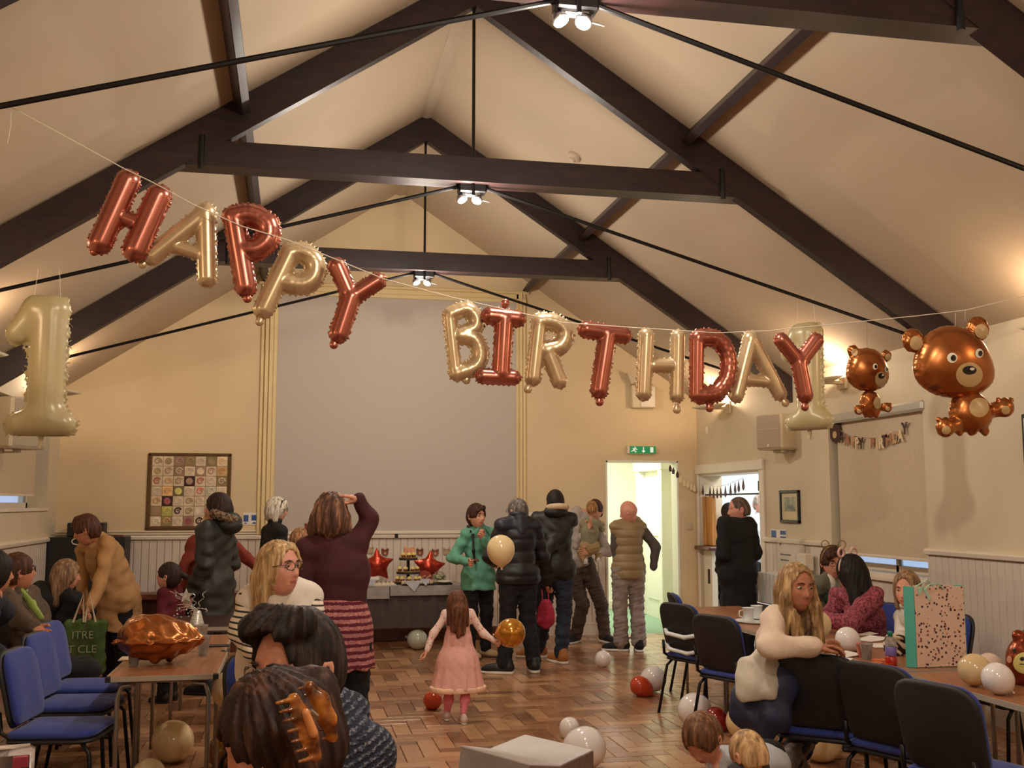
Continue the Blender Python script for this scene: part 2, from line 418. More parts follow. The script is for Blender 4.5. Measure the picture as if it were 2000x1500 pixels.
# wainscot of narrow boards, rails, skirting
def boards(name, axis, fixed, a, b, z0, z1, parent, step=.085, inward=1, n_parts=0):
    """tongue and groove boards: the ones in view are parts"""
    t = a; me = None
    while t < b-.01:
        t2 = min(t+step, b)
        if axis == 'x': lo, hi = (0, -.014, z0), (t2-t-.004, 0, z1)
        else: lo, hi = ((-.014, 0, z0), (0, t2-t-.004, z1)) if inward < 0 else ((0, 0, z0), (.014, t2-t-.004, z1))
        if me is None or t2-t < step-.001: o = MB().box(lo, hi, bev=.005).build(name, m_wains, parent); me = o.data if t2-t >= step-.001 else me
        else: o = link(name, me, parent)
        o.location = (t, fixed, 0) if axis == 'x' else (fixed, t, 0); t = t2
boards('wainscot_board', 'x', YB, -WX, DX0-.02, .12, 1.19, wall_back)
boards('wainscot_board', 'y', WX, 6.2, W2[0], .12, 1.19, wall_right, inward=-1)
boards('wainscot_board', 'y', WX, W2[0], W2[1], .12, .93, wall_right, inward=-1)
boards('wainscot_board', 'y', WX, W2[1], D2[0]-.1, .12, 1.19, wall_right, inward=-1)
boards('wainscot_board', 'y', -WX, 8.2, YB-.02, .12, 1.19, wall_left, inward=1)
nt = [0]
def trim(mbx, m, label):
    nt[0] += 1; return struct(mbx.build('trim_%d' % nt[0], m), label)
def rail_y(x, s, y0, y1, z=1.19):
    return MB().prism([(x, z), (x+s*.045, z+.012), (x+s*.05, z+.04), (x+s*.03, z+.055), (x, z+.06)], 'y', y0, y1)
def rail_x(y, x0, x1, z=1.19, d=.045):
    return MB().prism([(y, z), (y-d, z+.012), (y-d-.005, z+.04), (y-d+.015, z+.055), (y, z+.06)], 'x', x0, x1)
trim(rail_x(YB-.001, -WX, DX0-.02).box((-WX, YB-.03, 1.255), (-1.64, YB, 1.27)).box((-WX, YB-.022, 1.285), (-1.64, YB, 1.30)), m_white, 'white moulded dado rail on the gable wall')
trim(rail_y(WX, -1, W2[1]+.06, D2[0]-.1), m_white, 'white dado rail between kitchen doorway and window')
trim(rail_y(WX, -1, 3.0, W2[0]), m_white, 'white dado rail past the window')
trim(rail_y(-WX, 1, 3.0, YB), m_white, 'white dado rail beside the black cabinet')
struct(MB().box((-WX, YB-.03, 0), (DX0-.02, YB, .13)).box((-WX, YB-.034, .13), (DX0-.02, YB, .14)).build('baseboard_back', m_white), 'white skirting board of the gable wall')
struct(MB().box((WX-.03, 3, 0), (WX, D2[0]-.1, .13)).build('baseboard_right', m_white), 'white skirting board below the window blind')
struct(MB().box((-WX, 3, 0), (-WX+.03, YB, .13)).build('baseboard_left', m_white), 'white skirting board near the black cabinet')
# stage opening: ribbed frame and grey screen
fr = MB()
for x0, x1 in ((-1.64, -1.445), (1.475, 1.60)):
    n = 4 if x0 < 0 else 3; w = (x1-x0)/n
    for i in range(n): fr.box((x0+i*w, YB-.03-.016*((i*2) % 3), 1.25), (x0+(i+.82)*w, YB, 4.26), bev=.006)
    fr.box((x0, YB-.02, 1.25), (x1, YB, 4.26))
fr.box((-1.64, YB-.05, 4.12), (1.60, YB, 4.17), bev=.006).box((-1.64, YB-.03, 4.17), (1.60, YB, 4.235), bev=.004).box((-1.68, YB-.055, 4.235), (1.64, YB, 4.27), bev=.006)
trim(fr, m_cream, 'cream ribbed frame around the grey stage screen')
sc = thing('stage_screen', 'large plain grey screen closing the stage opening', 'screen')
MB().box((-1.445, YB-.025, 1.27), (1.475, YB-.004, 4.125)).build('screen_cloth', m_screen, sc)
MB().box((-1.445, YB-.055, 1.245), (1.475, YB-.01, 1.285), bev=.008).build('bottom_bar', m_white, sc)
MB().box((-.02, YB-.06, 1.20), (.02, YB-.02, 1.25), bev=.005).build('catch', m_iron, sc)
rebase(sc, (0, YB, 1.25))
# ridge strip and roof trusses
trim(MB().prism([(-.05, RID-.035), (0, RID-.001), (.05, RID-.035), (.0, RID-.05)], 'y', YF, YB), m_ceil, 'plaster ridge line of the ceiling')
def truss(y, label):
    r = thing('roof_truss', label, 'truss', 'dark timber roof trusses with iron ties')
    t = .085
    for s in (-1, 1):
        poly = [(0, RID-.01), (0, RID-.01-.263), (s*(WX+.05), RID-.273-SL*(WX+.05)), (s*(WX+.05), RID-.01-SL*(WX+.05))]
        MB().prism(poly if s < 0 else poly[::-1], 'y', y, y+t).build('rafter', m_beam, r)
        tz, te = 3.91, 3.91-.289*(WX+.02); 
        MB().tube([(s*.10, y+.12, tz-.03), (s*(WX+.0), y+.12, te)], .0135 if s < 0 else .0135, 8).build('tie_rod', m_iron, r)
        xb = 2.02*s
        MB().tube([(xb*.93, y-.012, 3.86), (xb*.93, y+.0, 4.1)], .02, 8).build('strap', m_iron, r)
    xc = (RID-.27-3.89)/SL+.16; xt = (RID-.27-4.07)/SL+.1
    MB().prism([(-xc, 3.89), (xc, 3.89), (xt, 4.07), (-xt, 4.07)], 'y', y+.004, y+t+.10).build('collar_beam', m_beam, r)
    MB().tube([(0, y+.05, 3.80), (0, y+.05, RID-.25)], .012, 8).build('king_rod', m_iron, r)
    MB().box((-.10, y+.06, 3.83), (.10, y+.17, 3.91), bev=.01).build('tie_plate', m_iron, r)
    return rebase(r, (0, y, EAVE))
TY = [10.261, 7.306, 4.387, 1.43, -1.5]
for y, lb in zip(TY, ['dark timber truss nearest the gable wall', 'dark timber truss in the middle with iron king rod', 'dark timber truss the birthday letters hang beside', 'dark timber truss over the viewpoint', 'dark timber truss behind the viewpoint']): truss(y, lb)
# purlins on both slopes
pw = py(1590, 45, 4.5); pe = py(1030, 553, 12.95)
def purlin(s, x, label):
    z = RID-SL*x; r = math.atan(SL)
    M = Matrix.Translation((s*x, 0, z-.085))@Matrix.Rotation(s*r, 4, 'Y')
    return tag(MB().box((-.032, YF, -.06), (.032, YB, .06), M, bev=.004).build('purlin', m_beam), label, 'beam', 'dark purlins under the ceiling')
purlin(1, 1.62, 'dark purlin along the slope above the exit sign'); purlin(-1, 1.62, 'dark purlin along the slope above the patchwork quilt')
# flood lights at the truss centres
m_lampw = mat('lamp_glass', (255, 255, 255), .3, emit=((235, 242, 255), 34)); m_chrome = mat('lamp_chrome', (190, 192, 196), .25, metal=1)
for y, lb in zip(TY[:3], ['twin flood light at the far truss', 'twin flood light under the middle truss', 'twin flood light under the nearest truss']):
    r = thing('flood_light', lb, 'lamp', 'twin flood lights under the trusses')
    for s, tw in ((-1, .5), (1, -.9)):
        c = Vector((s*.055-.02, y+.10, 3.785)); R3 = Matrix.Rotation(s*.4, 4, 'Y')@Matrix.Rotation(-.35, 4, 'X'); M = Matrix.Translation(c)@R3
        MB().lathe([(.012, .045), (.03, .03), (.04, 0), (.036, -.012), (.03, -.005)], M=M).build('lamp_head', m_chrome, r, True)
        MB().lathe([(.0, -.004), (.032, -.006), (.024, -.018), (.001, -.024)], M=M, cap=False).build('lamp_glass', m_lampw, r, True)
    MB().box((-.08, y+.08, 3.81), (.06, y+.13, 3.835), bev=.006).tube([(.0, y+.1, 3.80), (.13, y+.09, 3.77)], .005).build('bracket', m_chrome, r)
    rebase(r, (0, y+.1, 3.8))
# wall uplighters: shallow dishes on brackets
m_dish = mat('uplighter_dish', (222, 208, 180), .6)
lbs = ['dish uplighter beyond the cream letter A', 'dish uplighter behind the small bear balloon', 'dish uplighter past the window', 'unseen dish uplighter near the viewpoint, added for even light', 'unseen dish uplighter behind the viewpoint, added for even light', 'dish uplighter behind the big cream number one', 'unseen dish uplighter over the seated guests, added for even light', 'unseen dish uplighter above the blue chairs, added for even light', 'unseen dish uplighter opposite the tables, added for even light', 'unseen dish uplighter in the rear corner, added for even light']
for (x, y, z), lb in zip(UPL, lbs):
    s = 1 if x > 0 else -1; r = thing('wall_uplighter', lb, 'lamp', 'warm dish uplighters on the side walls')
    M = Matrix.Translation((x-.02*s, y, z-.06))@Matrix.Rotation(-s*.12, 4, 'Y')
    MB().lathe([(.02, -.022), (.10, -.012), (.17, .008), (.215, .03), (.205, .032), (.1, .004), (.001, -.004)], M=M, n=32, cap=False).build('dish', m_dish, r, True)
    MB().box((min(x, s*WX), y-.03, z-.075), (max(x, s*WX), y+.03, z-.045), bev=.004).box((s*WX-.03 if s > 0 else -WX, y-.06, z-.12), (s*WX if s > 0 else -WX+.03, y+.06, z+.02), bev=.006).build('bracket', m_dish, r)
    MB().lathe([(.001, -.02), (.018, -.015), (.02, .02), (.001, .04)], M=Matrix.Translation((x, y, z-.005)), n=10, cap=False).build('bulb', mat('uplight_bulb', (255, 240, 215), .4, emit=((255, 214, 160), 20)), r, True)
    rebase(r, (s*WX, y, z))
# ---------------------------------------------------------------- windows with roller blinds
m_pane = mat('window_glass', (230, 240, 250), .05, trans=.9, spec=.5)
def window(n, x, s, y0, y1, z0, z1, lab):
    w = struct(MB().box((min(x+s*.20, x+s*.26), y0, z0), (max(x+s*.20, x+s*.26), y0+.06, z1)).box((min(x+s*.20, x+s*.26), y1-.06, z0), (max(x+s*.20, x+s*.26), y1, z1))
        .box((min(x+s*.20, x+s*.26), y0, z0), (max(x+s*.20, x+s*.26), y1, z0+.06)).box((min(x+s*.20, x+s*.26), y0, z1-.06), (max(x+s*.20, x+s*.26), y1, z1))
        .box((min(x+s*.20, x+s*.25), (y0+y1)/2-.02, z0), (max(x+s*.20, x+s*.25), (y0+y1)/2+.02, z1)).build('window_%d' % n, m_white), lab)
    for a, b in ((y0+.06, (y0+y1)/2-.02), ((y0+y1)/2+.02, y1-.06)):
        MB().box((x+s*.23-.003, a, z0+.06), (x+s*.23+.003, b, z1-.06)).build('pane', m_pane, w)
    MB().box((min(x-s*.02, x+s*.2), y0, z0-.03), (max(x-s*.02, x+s*.2), y1, z0+.004), bev=.004).build('window_sill', m_white, w)
    return w
window(1, -WX, -1, *W1, 'white framed window behind the pale blind, over the seated guests')
window(2, WX, 1, *W2, 'white framed window behind the wide blind')
r = thing('roller_blind', 'cream roller blind with light at its edge, near the quilt', 'blind')
MB().box((-WX-.085, W1[0], 1.70), (-WX-.08, 12.24, W1[3]-.02)).build('blind_cloth', m_blind, r)
MB().box((-WX-.095, W1[0], 1.685), (-WX-.075, 12.24, 1.705), bev=.003).build('bottom_bar', m_white, r)
rebase(r, (-WX-.08, 11.2, W1[3]))
r = thing('roller_blind', 'wide cream roller blind with silver cassette, under the bear balloons', 'blind')
MB().box((WX+.045, W2[0], 1.15), (WX+.05, W2[1]-.09, W2[3]-.06)).build('blind_cloth', m_blind, r)
MB().box((WX-.03, W2[0]-.03, W2[3]-.09), (WX+.06, W2[1]+.01, W2[3]), bev=.02).build('cassette', mat('blind_cassette', (188, 186, 176), .3, metal=.4), r)
MB().box((WX+.035, W2[0], 1.13), (WX+.06, W2[1]-.09, 1.155), bev=.004).build('bottom_bar', m_white, r)
rebase(r, (WX, 8.7, W2[3]))
trim(MB().prism([(WX, .93), (WX-.05, .945), (WX-.05, .97), (WX, .985)], 'y', W2[0], W2[1]), m_white, 'white rail under the wide window')
# ---------------------------------------------------------------- doorway in the gable wall and corridor
m_corr = mat('corridor_paint', (230, 230, 212), .6); m_green = mat('green_carpet', (136, 166, 138), .9, var=.05, vs=60)
cw = MB().box((2.3, YB+.2, 0), (2.38, 16.2, 2.7)).box((4.05, YB+.2, 0), (4.13, 16.2, 2.7)).box((2.3, 16.1, 0), (4.13, 16.2, 2.7)).box((2.3, YB+.2, 2.66), (4.13, 16.2, 2.72))
struct(cw.build('wall_corridor', m_corr), 'pale yellow corridor walls through the doorway')
struct(MB().box((2.3, YB+.0, -.02), (4.13, 16.1, -.001)).build('floor_corridor', m_green), 'green corridor floor through the doorway')
struct(MB().box((2.4, 16.06, 0), (4.0, 16.1, .12)).box((2.38, 13.2, 0), (2.42, 16.1, .12)).build('baseboard_corridor', m_white), 'white corridor skirting')
m_dcream = mat('corridor_door_paint', (232, 232, 214), .4)
d = struct(MB().box((3.78, 14.2, 0), (4.05, 14.34, 2.2), bev=.01).box((3.78, 15.2, 0), (4.05, 15.34, 2.2), bev=.01).box((3.76, 14.15, 2.08), (4.05, 15.4, 2.22), bev=.01).build('door_1', m_dcream), 'cream door frame inside the corridor')
MB().box((3.88, 14.34, 0), (3.92, 15.2, 2.08)).build('door_leaf', m_dcream, d)
for z in (.25, 1.15): MB().box((3.865, 14.46, z), (3.88, 15.08, z+.7), bev=.006).build('panel', m_dcream, d)
ds = MB().box((DX0-.005, YB-.01, 0), (DX0+.02, YB+.2, DZ)).box((DX1-.02, YB-.01, 0), (DX1+.005, YB+.2, DZ)).box((DX0, YB-.01, DZ-.02), (DX1, YB+.2, DZ+.005))
trim(ds, m_corr, 'pale lining of the corridor doorway')
# ---------------------------------------------------------------- kitchen doorway and kitchen
m_kit = mat('kitchen_white', (232, 236, 236), .5); m_oak = mat('honey_wood', (190, 132, 66), .4, var=.15, vs=5, stretch=(4, 4, .4))
m_dkw = mat('dark_wood_ledge', (88, 46, 30), .35, var=.2, vs=9)
kw = MB().box((6.6, 10.2, 0), (6.7, 14.4, 2.7)).box((4.14, 10.1, 0), (6.7, 10.2, 2.7)).box((4.14, 14.3, 0), (6.7, 14.4, 2.7)).box((4.14, 10.1, 2.66), (6.7, 14.4, 2.72)).box((4.13, 13.2, 0), (4.16, 14.4, 2.7))
struct(kw.build('wall_kitchen', m_kit), 'white kitchen walls through the side doorway')
struct(MB().box((4.154, 10.1, -.02), (6.7, 14.4, -.001)).box((WX, D2[0], -.02), (4.154, D2[1], -.001)).build('floor_kitchen', mat('kitchen_vinyl', (170, 168, 160), .4)), 'grey vinyl kitchen floor')
ar = MB().box((WX-.03, D2[0]-.12, 0), (WX, D2[0]-.01, D2[2]+.08), bev=.006).box((WX-.03, D2[1]-.0, 0), (WX, D2[1]+.05, D2[2]+.08), bev=.006).box((WX-.045, D2[0]-.13, D2[2]-.02), (WX, D2[1]+.06, D2[2]+.1), bev=.01)
ar.box((WX, D2[0]-.01, 0), (WX+.3, D2[0]+.04, D2[2])).box((WX, D2[0], D2[2]-.04), (WX+.3, D2[1], D2[2]))
d = struct(ar.build('door_2', m_white), 'white frame of the kitchen doorway')
for z in (.4, 1.75): MB().box((WX-.034, D2[0]-.015, z), (WX+.004, D2[0]+.004, z+.11), bev=.002).build('hinge', m_iron, d)
MB().box((WX+.06, D2[0]+.04, 1.71), (WX+.09, D2[1]-.02, 1.73)).build('transom_bar', m_iron, d)
h = thing('serving_hatch', 'honey wood hatch post over a white counter end', 'hatch')
MB().box((WX+.03, 12.62, 1.09), (WX+.09, 12.78, 1.70), bev=.006).box((WX+.02, 12.80, 1.09), (WX+.11, 12.90, 1.70), bev=.006).build('wood_post', m_oak, h)
MB().box((WX-.10, 12.40, 1.035), (WX+.12, 12.92, 1.085), bev=.015).build('ledge', m_dkw, h)
MB().box((WX+.02, 12.64, 0), (WX+.10, 12.90, 1.035), bev=.008).build('counter_end', m_white, h)
MB().box((WX+.012, 12.69, .62), (WX+.022, 12.75, .80), bev=.004).build('latch', m_iron, h)
rebase(h, (WX+.1, 12.7, 0))
k = thing('kitchen_worktop', 'pale kitchen worktop unit seen past the coated man', 'worktop')
MB().box((5.9, 10.9, 0), (6.58, 14.2, .86)).build('cupboard', m_kit, k); MB().box((5.85, 10.9, .86), (6.58, 14.2, .90), bev=.01).build('top', m_white, k)
rebase(k, (6.2, 12.5, 0))
# ================================================================== FURNITURE
m_blue = mat('royal_blue_fabric', (38, 58, 138), .9, var=.08, vs=200, bump=.2, bs=400, sheen=.2)
m_blackp = mat('black_plastic', (24, 24, 27), .55, bump=.1, bs=300)
m_leg = mat('black_steel', (20, 19, 20), .35, metal=.4)
m_lam = NT('teak_laminate'); _g = m_lam.noise(2.2, 5, m_lam.mapping((14, 1.2, 1)), .6)
m_lam.l(m_lam.ramp(_g, [(.3, (138, 88, 58)), (.7, (172, 118, 82))]), m_lam.b.inputs['Base Color']); m_lam.b.inputs['Roughness'].default_value = .32; m_lam = m_lam.m
m_edge = mat('grey_table_edge', (168, 156, 142), .4); m_steel = mat('grey_tube', (150, 145, 140), .3, metal=.7)
def rpoly(w0, w1, h, r, n=5):
    """panel outline: width w0 below, w1 above, rounded corners"""
    P = [(-w0/2, 0), (w0/2, 0), (w1/2, h), (-w1/2, h)]; out = []
    for i in range(4):
        p, a, b = np.array(P[i]), np.array(P[i-1]), np.array(P[(i+1) % 4]); u = (a-p)/np.linalg.norm(a-p); v = (b-p)/np.linalg.norm(b-p); rr = r*(1.5 if i > 1 else .8)
        for k in range(n+1):
            t = k/n; out.append(tuple(p+u*rr*(1-t)**2+v*rr*t**2))
    return out
def shell(outline, y0, y1, bend, M, crown=0.):
    """rounded panel with bevelled edges, bent across its width; front at y1"""
    n = len(outline); c = np.mean(outline, 0); vs = []; fs = []
    for (sc_, y) in ((.93, y0), (1, y0+(y1-y0)*.3), (1, y0+(y1-y0)*.7), (.93, y1), (.5, y1+crown), (0.02, y1+crown*1.15)):
        for p in outline:
            q = c+(np.array(p)-c)*sc_; vs.append(tuple(M@Vector((q[0], y+bend*q[0]**2, q[1]))))
    for i in range(5):
        for k in range(n): fs.append((i*n+k, i*n+(k+1) % n, (i+1)*n+(k+1) % n, (i+1)*n+k))
    fs += [tuple(range(n))[::-1], tuple(range(5*n, 6*n))]
    return MB().add(vs, [f[::-1] for f in fs])
def make_chair(label):
    r = thing('stacking_chair', label, 'chair', 'blue stacking chairs with black shells')
    Mb = Matrix.Translation((0, -.20, .485))@Matrix.Rotation(.22, 4, 'X')
    o = rpoly(.40, .42, .37, .08)
    shell(o, .0, .035, .35, Mb, .012).build('backrest', m_blue, r, True)
    shell(rpoly(.42, .445, .39, .09), -.022, .004, .35, Matrix.Translation((0, -.20, .475))@Matrix.Rotation(.22, 4, 'X')).build('back_shell', m_blackp, r, True)
    Ms = Matrix.Translation((0, -.22, .445))@Matrix.Rotation(-PI/2, 4, 'X')@Matrix.Scale(-1, 4, (0, 1, 0))@Matrix.Scale(-1, 4, (0, 0, 1))
    Ms = Matrix(((1, 0, 0, 0), (0, 0, 1, -.22), (0, 1, 0, .435), (0, 0, 0, 1)))
    q = shell(rpoly(.44, .46, .44, .07), 0, .035, -.12, Ms, .012); q.f = [f[::-1] for f in q.f]; q.build('seat', m_blue, r, True)
    Ms = Matrix(((1, 0, 0, 0), (0, 0, 1, -.22), (0, 1, 0, .410), (0, 0, 0, 1)))
    q = shell(rpoly(.45, .47, .445, .07), 0, .026, -.12, Ms, 0); q.f = [f[::-1] for f in q.f]; q.build('seat_shell', m_blackp, r, True)
    for s in (-1, 1):
        MB().tube([(s*.205, .15, .42), (s*.225, .20, .36), (s*.25, .235, 0)], .0115, 8).build('leg', m_leg, r, True)
        MB().tube([(s*.205, -.13, .42), (s*.225, -.19, .36), (s*.25, -.26, 0)], .0115, 8).build('leg', m_leg, r, True)
        MB().tube([(s*.205, .15, .42), (s*.21, 0, .418), (s*.205, -.17, .42), (s*.19, -.245, .46), (s*.18, -.262, .56)], .0115, 8).build('side_tube', m_leg, r, True)
    MB().tube([(-.21, 0, .412), (.21, 0, .412)], .010, 8).build('cross_tube', m_leg, r, True)
    return r
chair0 = make_chair('x'); used = [False]
def chair(x, y, ang, label):
    """ang: heading the sitter faces, 0 = away from the viewpoint, clockwise"""
    c = chair0 if not used[0] else dup(chair0); used[0] = True
    c.location = (x, y, 0); c.rotation_euler = (0, 0, -ang); c['label'] = label; return c
R_ = math.radians
chair(-2.36, 6.08, R_(97), 'blue stacking chair nearest the bare table end, empty')
chair(-2.42, 6.80, R_(97), 'blue stacking chair second along the table, empty')
chair(-2.48, 7.42, R_(97), 'blue stacking chair third along, behind two empty ones')
chair(-2.98, 8.0, R_(80), 'blue chair under the person with the green scarf')
chair(-3.25, 9.5, R_(43), 'blue chair under the person in black with straight hair')
chair(-1.25, 5.48, R_(160), 'blue chair under the person in the striped sleeves')
chair(-1.30, 6.20, R_(-90), 'blue chair drawn up to the table with a pale balloon on its seat')
chair(1.92, 7.95, R_(70), 'blue chair with white straps tied around its black back')
chair(2.22, 8.70, R_(100), 'blue chair standing behind the strapped one')
chair(1.86, 7.10, R_(66), 'blue chair between the strapped chair and the cream jacket')
chair(1.56, 5.30, R_(42), 'blue chair draped with the navy and white coat')
chair(1.75, 4.84, R_(68), 'blue chair with bare black back beside the draped one')
chair(1.72, 4.28, R_(72), 'blue chair with bare black back nearest the viewpoint')
chair(3.02, 6.75, R_(-95), 'blue chair under the person in the white jumper')
chair(3.02, 7.42, R_(-105), 'blue chair under the person in the rose shirt')
chair(3.08, 5.90, R_(-90), 'empty blue chair against the wall behind the bear face balloon')
chair(3.20, 8.12, R_(-120), 'blue chair under the person in the green jacket')
def table(x0, x1, y0, y1, label, z=.72, top=None):
    r = thing('folding_table', label, 'table', 'teak topped folding tables'); t = .026
    MB().box((x0+.006, y0+.006, z-.004), (x1-.006, y1-.006, z), bev=.001).build('table_top', top or m_lam, r)
    e = MB().box((x0, y0, z-t), (x1, y0+.012, z-.001)).box((x0, y1-.012, z-t), (x1, y1, z-.001)).box((x0, y0, z-t), (x0+.012, y1, z-.001)).box((x1-.012, y0, z-t), (x1, y1, z-.001))
    e.box((x0+.01, y0+.01, z-t), (x1-.01, y1-.01, z-.005)); e.build('edge_band', m_edge, r)
    for x in (x0, x1):
        for y in (y0, y1): MB().box((x-(.002 if x == x0 else .028), y-(.002 if y == y0 else .028), z-t-.003), (x+(.028 if x == x0 else .002), y+(.028 if y == y0 else .002), z+.001), bev=.004).build('corner_cap', m_blackp, r)
    for y in (y0+.08, y1-.08):
        for s, x in ((1, x0+.05), (-1, x1-.05)):
            MB().tube([(x+s*.09, y, z-.05), (x+s*.02, y, z-.06), (x, y, z-.12), (x, y, 0)], .0125, 8).build('leg', m_steel, r, True)
        MB().tube([(x0+.05, y, z-.035), (x1-.05, y, z-.035)], .012, 8).build('cross_rail', m_steel, r, True)
    return rebase(r, ((x0+x1)/2, (y0+y1)/2, 0))
table(-2.14, -1.58, 5.92, 6.80, 'teak folding table carrying the upturned brown foil bear')
table(-2.15, -1.60, 6.84, 7.68, 'teak folding table with plastic cups, behind the foil bear')
table(-2.1, -1.25, 8.15, 9.0, 'dark topped table carrying the silver star centrepiece', top=mat('dark_table_top', (58, 32, 28), .3))
table(1.95, 2.62, 3.92, 5.25, 'teak folding table with three balloons and a bear face')
table(1.95, 2.62, 5.29, 6.60, 'teak folding table with the spotted gift bag and drinks')
table(1.95, 2.62, 6.64, 7.80, 'teak folding table with the white mugs')
table(2.05, 2.62, 7.92, 8.9, 'teak folding table in front of the man in the long coat')
# ================================================================== BALLOONS
def rmat(name, c, metal, rough, var=.04): return mat(name, c, rough, metal=metal, var=var, vs=14)
m_rose = rmat('rose_gold_foil', (184, 112, 96), .88, .26); m_champ = rmat('champagne_foil', (214, 190, 152), .6, .28)
m_brown = rmat('bronze_foil', (168, 102, 54), .82, .27); m_num = mat('cream_foil_number', (186, 172, 130), .3, metal=.05, var=.03, vs=3)
m_tan = mat('printed_tan', (196, 166, 118), .3); m_ewh = mat('printed_white', (235, 230, 215), .3); m_dk = mat('printed_black', (16, 10, 10), .25)
m_lime = mat('printed_lime', (216, 210, 130), .35); m_pk = mat('printed_pink', (214, 150, 128), .35)
m_string = mat('white_string', (225, 215, 195), .8)
def P2(pts, Y): return [py(x, y, Y) for x, y in pts]
NRM = np.array([-.02, -1, 0.])
def pucker(y0, amp=.0009, f=260):
    def g(P):
        q = np.exp(-((P[:, 1]-y0)/.014)**2); return amp*q*np.sin(P[:, 0]*f+1.3*np.sin(P[:, 2]*90))*np.sin(P[:, 2]*f*.9+1.1*np.sin(P[:, 0]*80))*1.8
    return g
def letter(name, ch, strokes, tail, m, label, Y=4.62):
    """foil letter: each stroke is (points in the photo, radius in pixels)"""
    k = Y*1.0/2085*1.02; S = SDF()
    for pts, r in strokes:
        Q = P2(pts, Y); 
        if len(Q) > 2:   # smooth the bowl
            Q = [np.array(q) for q in Q]; R2 = [Q[0]]
            for i in range(len(Q)-1):
                a = Q[max(i-1, 0)]; b = Q[i]; c = Q[i+1]; d = Q[min(i+2, len(Q)-1)]
                for t in (.33, .66, 1): R2.append(.5*((2*b)+(c-a)*t+(2*a-5*b+4*c-d)*t*t+(3*b-a-3*c+d)*t**3))
            Q = R2
        for a, b in zip(Q[:-1], Q[1:]):
            S.cone(a, b, r*k, r*k*.97, k=.006); S.cone(a, b, r*k*1.10, r*k*1.09, k=.004, n=(0, 1, 0), fl=.16)
    V, Fc = S.mesh(.0046, disp=pucker(Y))
    r = thing(name, label, 'balloon', 'foil letters of the birthday string')
    npmesh('letter_body', V, Fc, m, r)
    t0 = py(*tail[0], Y); t1 = py(*tail[1], Y); 
    npmesh('filling_tab', *SDF().cone(t0, t1, .006, .013, k=.01, n=(0, 1, 0), fl=.6).ell(t1, (.015, .008, .016)).mesh(.004), m, r)
    c = V.mean(0); return rebase(r, tuple(c))
letter('letter_balloon', 'H', [([(250, 354), (196, 474)], 22), ([(310, 384), (264, 488)], 23), ([(228, 420), (286, 442)], 15)], [(190, 478), (184, 491)], m_rose, 'rose foil letter H starting the word HAPPY')
letter('letter_balloon', 'A', [([(402, 416), (297, 500)], 18), ([(402, 416), (405, 543)], 18), ([(345, 482), (400, 500)], 13)], [(290, 503), (278, 516)], m_champ, 'champagne foil letter A tilted in HAPPY', 4.66)
letter('letter_balloon', 'P', [([(458, 428), (480, 560)], 20), ([(456, 424), (490, 420), (521, 438), (522, 468), (500, 487), (478, 486)], 20)], [(481, 570), (483, 583)], m_rose, 'rose foil letter P in HAPPY')
letter('letter_balloon', 'P', [([(566, 498), (515, 604)], 19), ([(566, 494), (594, 494), (615, 514), (612, 542), (590, 556), (558, 552)], 18)], [(512, 612), (507, 628)], m_champ, 'champagne foil letter P in HAPPY', 4.66)
letter('letter_balloon', 'Y', [([(659, 520), (684, 578)], 17), ([(737, 549), (688, 580)], 17), ([(685, 582), (662, 652)], 19)], [(657, 660), (652, 673)], m_rose, 'rose foil letter Y ending HAPPY')
letter('letter_balloon', 'B', [([(878, 622), (889, 722)], 13), ([(880, 614), (912, 604), (930, 622), (926, 642), (900, 652)], 14), ([(898, 656), (926, 662), (938, 690), (928, 716), (892, 730)], 15)], [(905, 732), (911, 742)], m_champ, 'champagne foil letter B starting BIRTHDAY', 4.66)
letter('letter_balloon', 'I', [([(957, 617), (1011, 623)], 17), ([(985, 625), (979, 728)], 18), ([(943, 735), (1003, 738)], 15)], [(984, 602), (987, 592)], m_rose, 'rose foil letter I with serifs in BIRTHDAY')
letter('letter_balloon', 'R', [([(1053, 630), (1041, 738)], 16), ([(1055, 628), (1084, 630), (1104, 650), (1094, 676), (1066, 684)], 16), ([(1070, 686), (1092, 744)], 16)], [(1037, 748), (1031, 760)], m_champ, 'champagne foil letter R in BIRTHDAY', 4.66)
letter('letter_balloon', 'T', [([(1145, 644), (1218, 655)], 17), ([(1186, 656), (1170, 762)], 18)], [(1170, 772), (1171, 785)], m_rose, 'rose foil letter T in BIRTHDAY')
letter('letter_balloon', 'H', [([(1262, 656), (1257, 768)], 16), ([(1324, 658), (1322, 772)], 15), ([(1276, 714), (1308, 714)], 14)], [(1322, 784), (1322, 800)], m_champ, 'champagne foil letter H in BIRTHDAY', 4.66)
letter('letter_balloon', 'D', [([(1361, 664), (1360, 772)], 15), ([(1364, 660), (1400, 662), (1422, 694), (1420, 738), (1398, 768), (1368, 772)], 16)], [(1386, 782), (1386, 797)], m_rose, 'rose foil letter D in BIRTHDAY')
letter('letter_balloon', 'A', [([(1465, 664), (1438, 772)], 16), ([(1466, 662), (1522, 768)], 16), ([(1462, 742), (1500, 746)], 12)], [(1526, 774), (1534, 787)], m_champ, 'champagne foil letter A in BIRTHDAY', 4.68)
letter('letter_balloon', 'Y', [([(1526, 665), (1559, 706)], 16), ([(1594, 665), (1562, 708)], 16), ([(1561, 712), (1573, 772)], 17)], [(1571, 780), (1572, 795)], m_rose, 'rose foil letter Y ending BIRTHDAY')
pts = [(12, 204), (120, 262), (240, 328), (300, 357), (375, 398), (470, 441), (560, 468), (660, 508), (750, 545), (880, 580), (985, 604), (1100, 630), (1240, 640), (1400, 650), (1500, 646), (1600, 636), (1700, 626), (1790, 617), (1885, 606), (2010, 576), (2120, 545)]
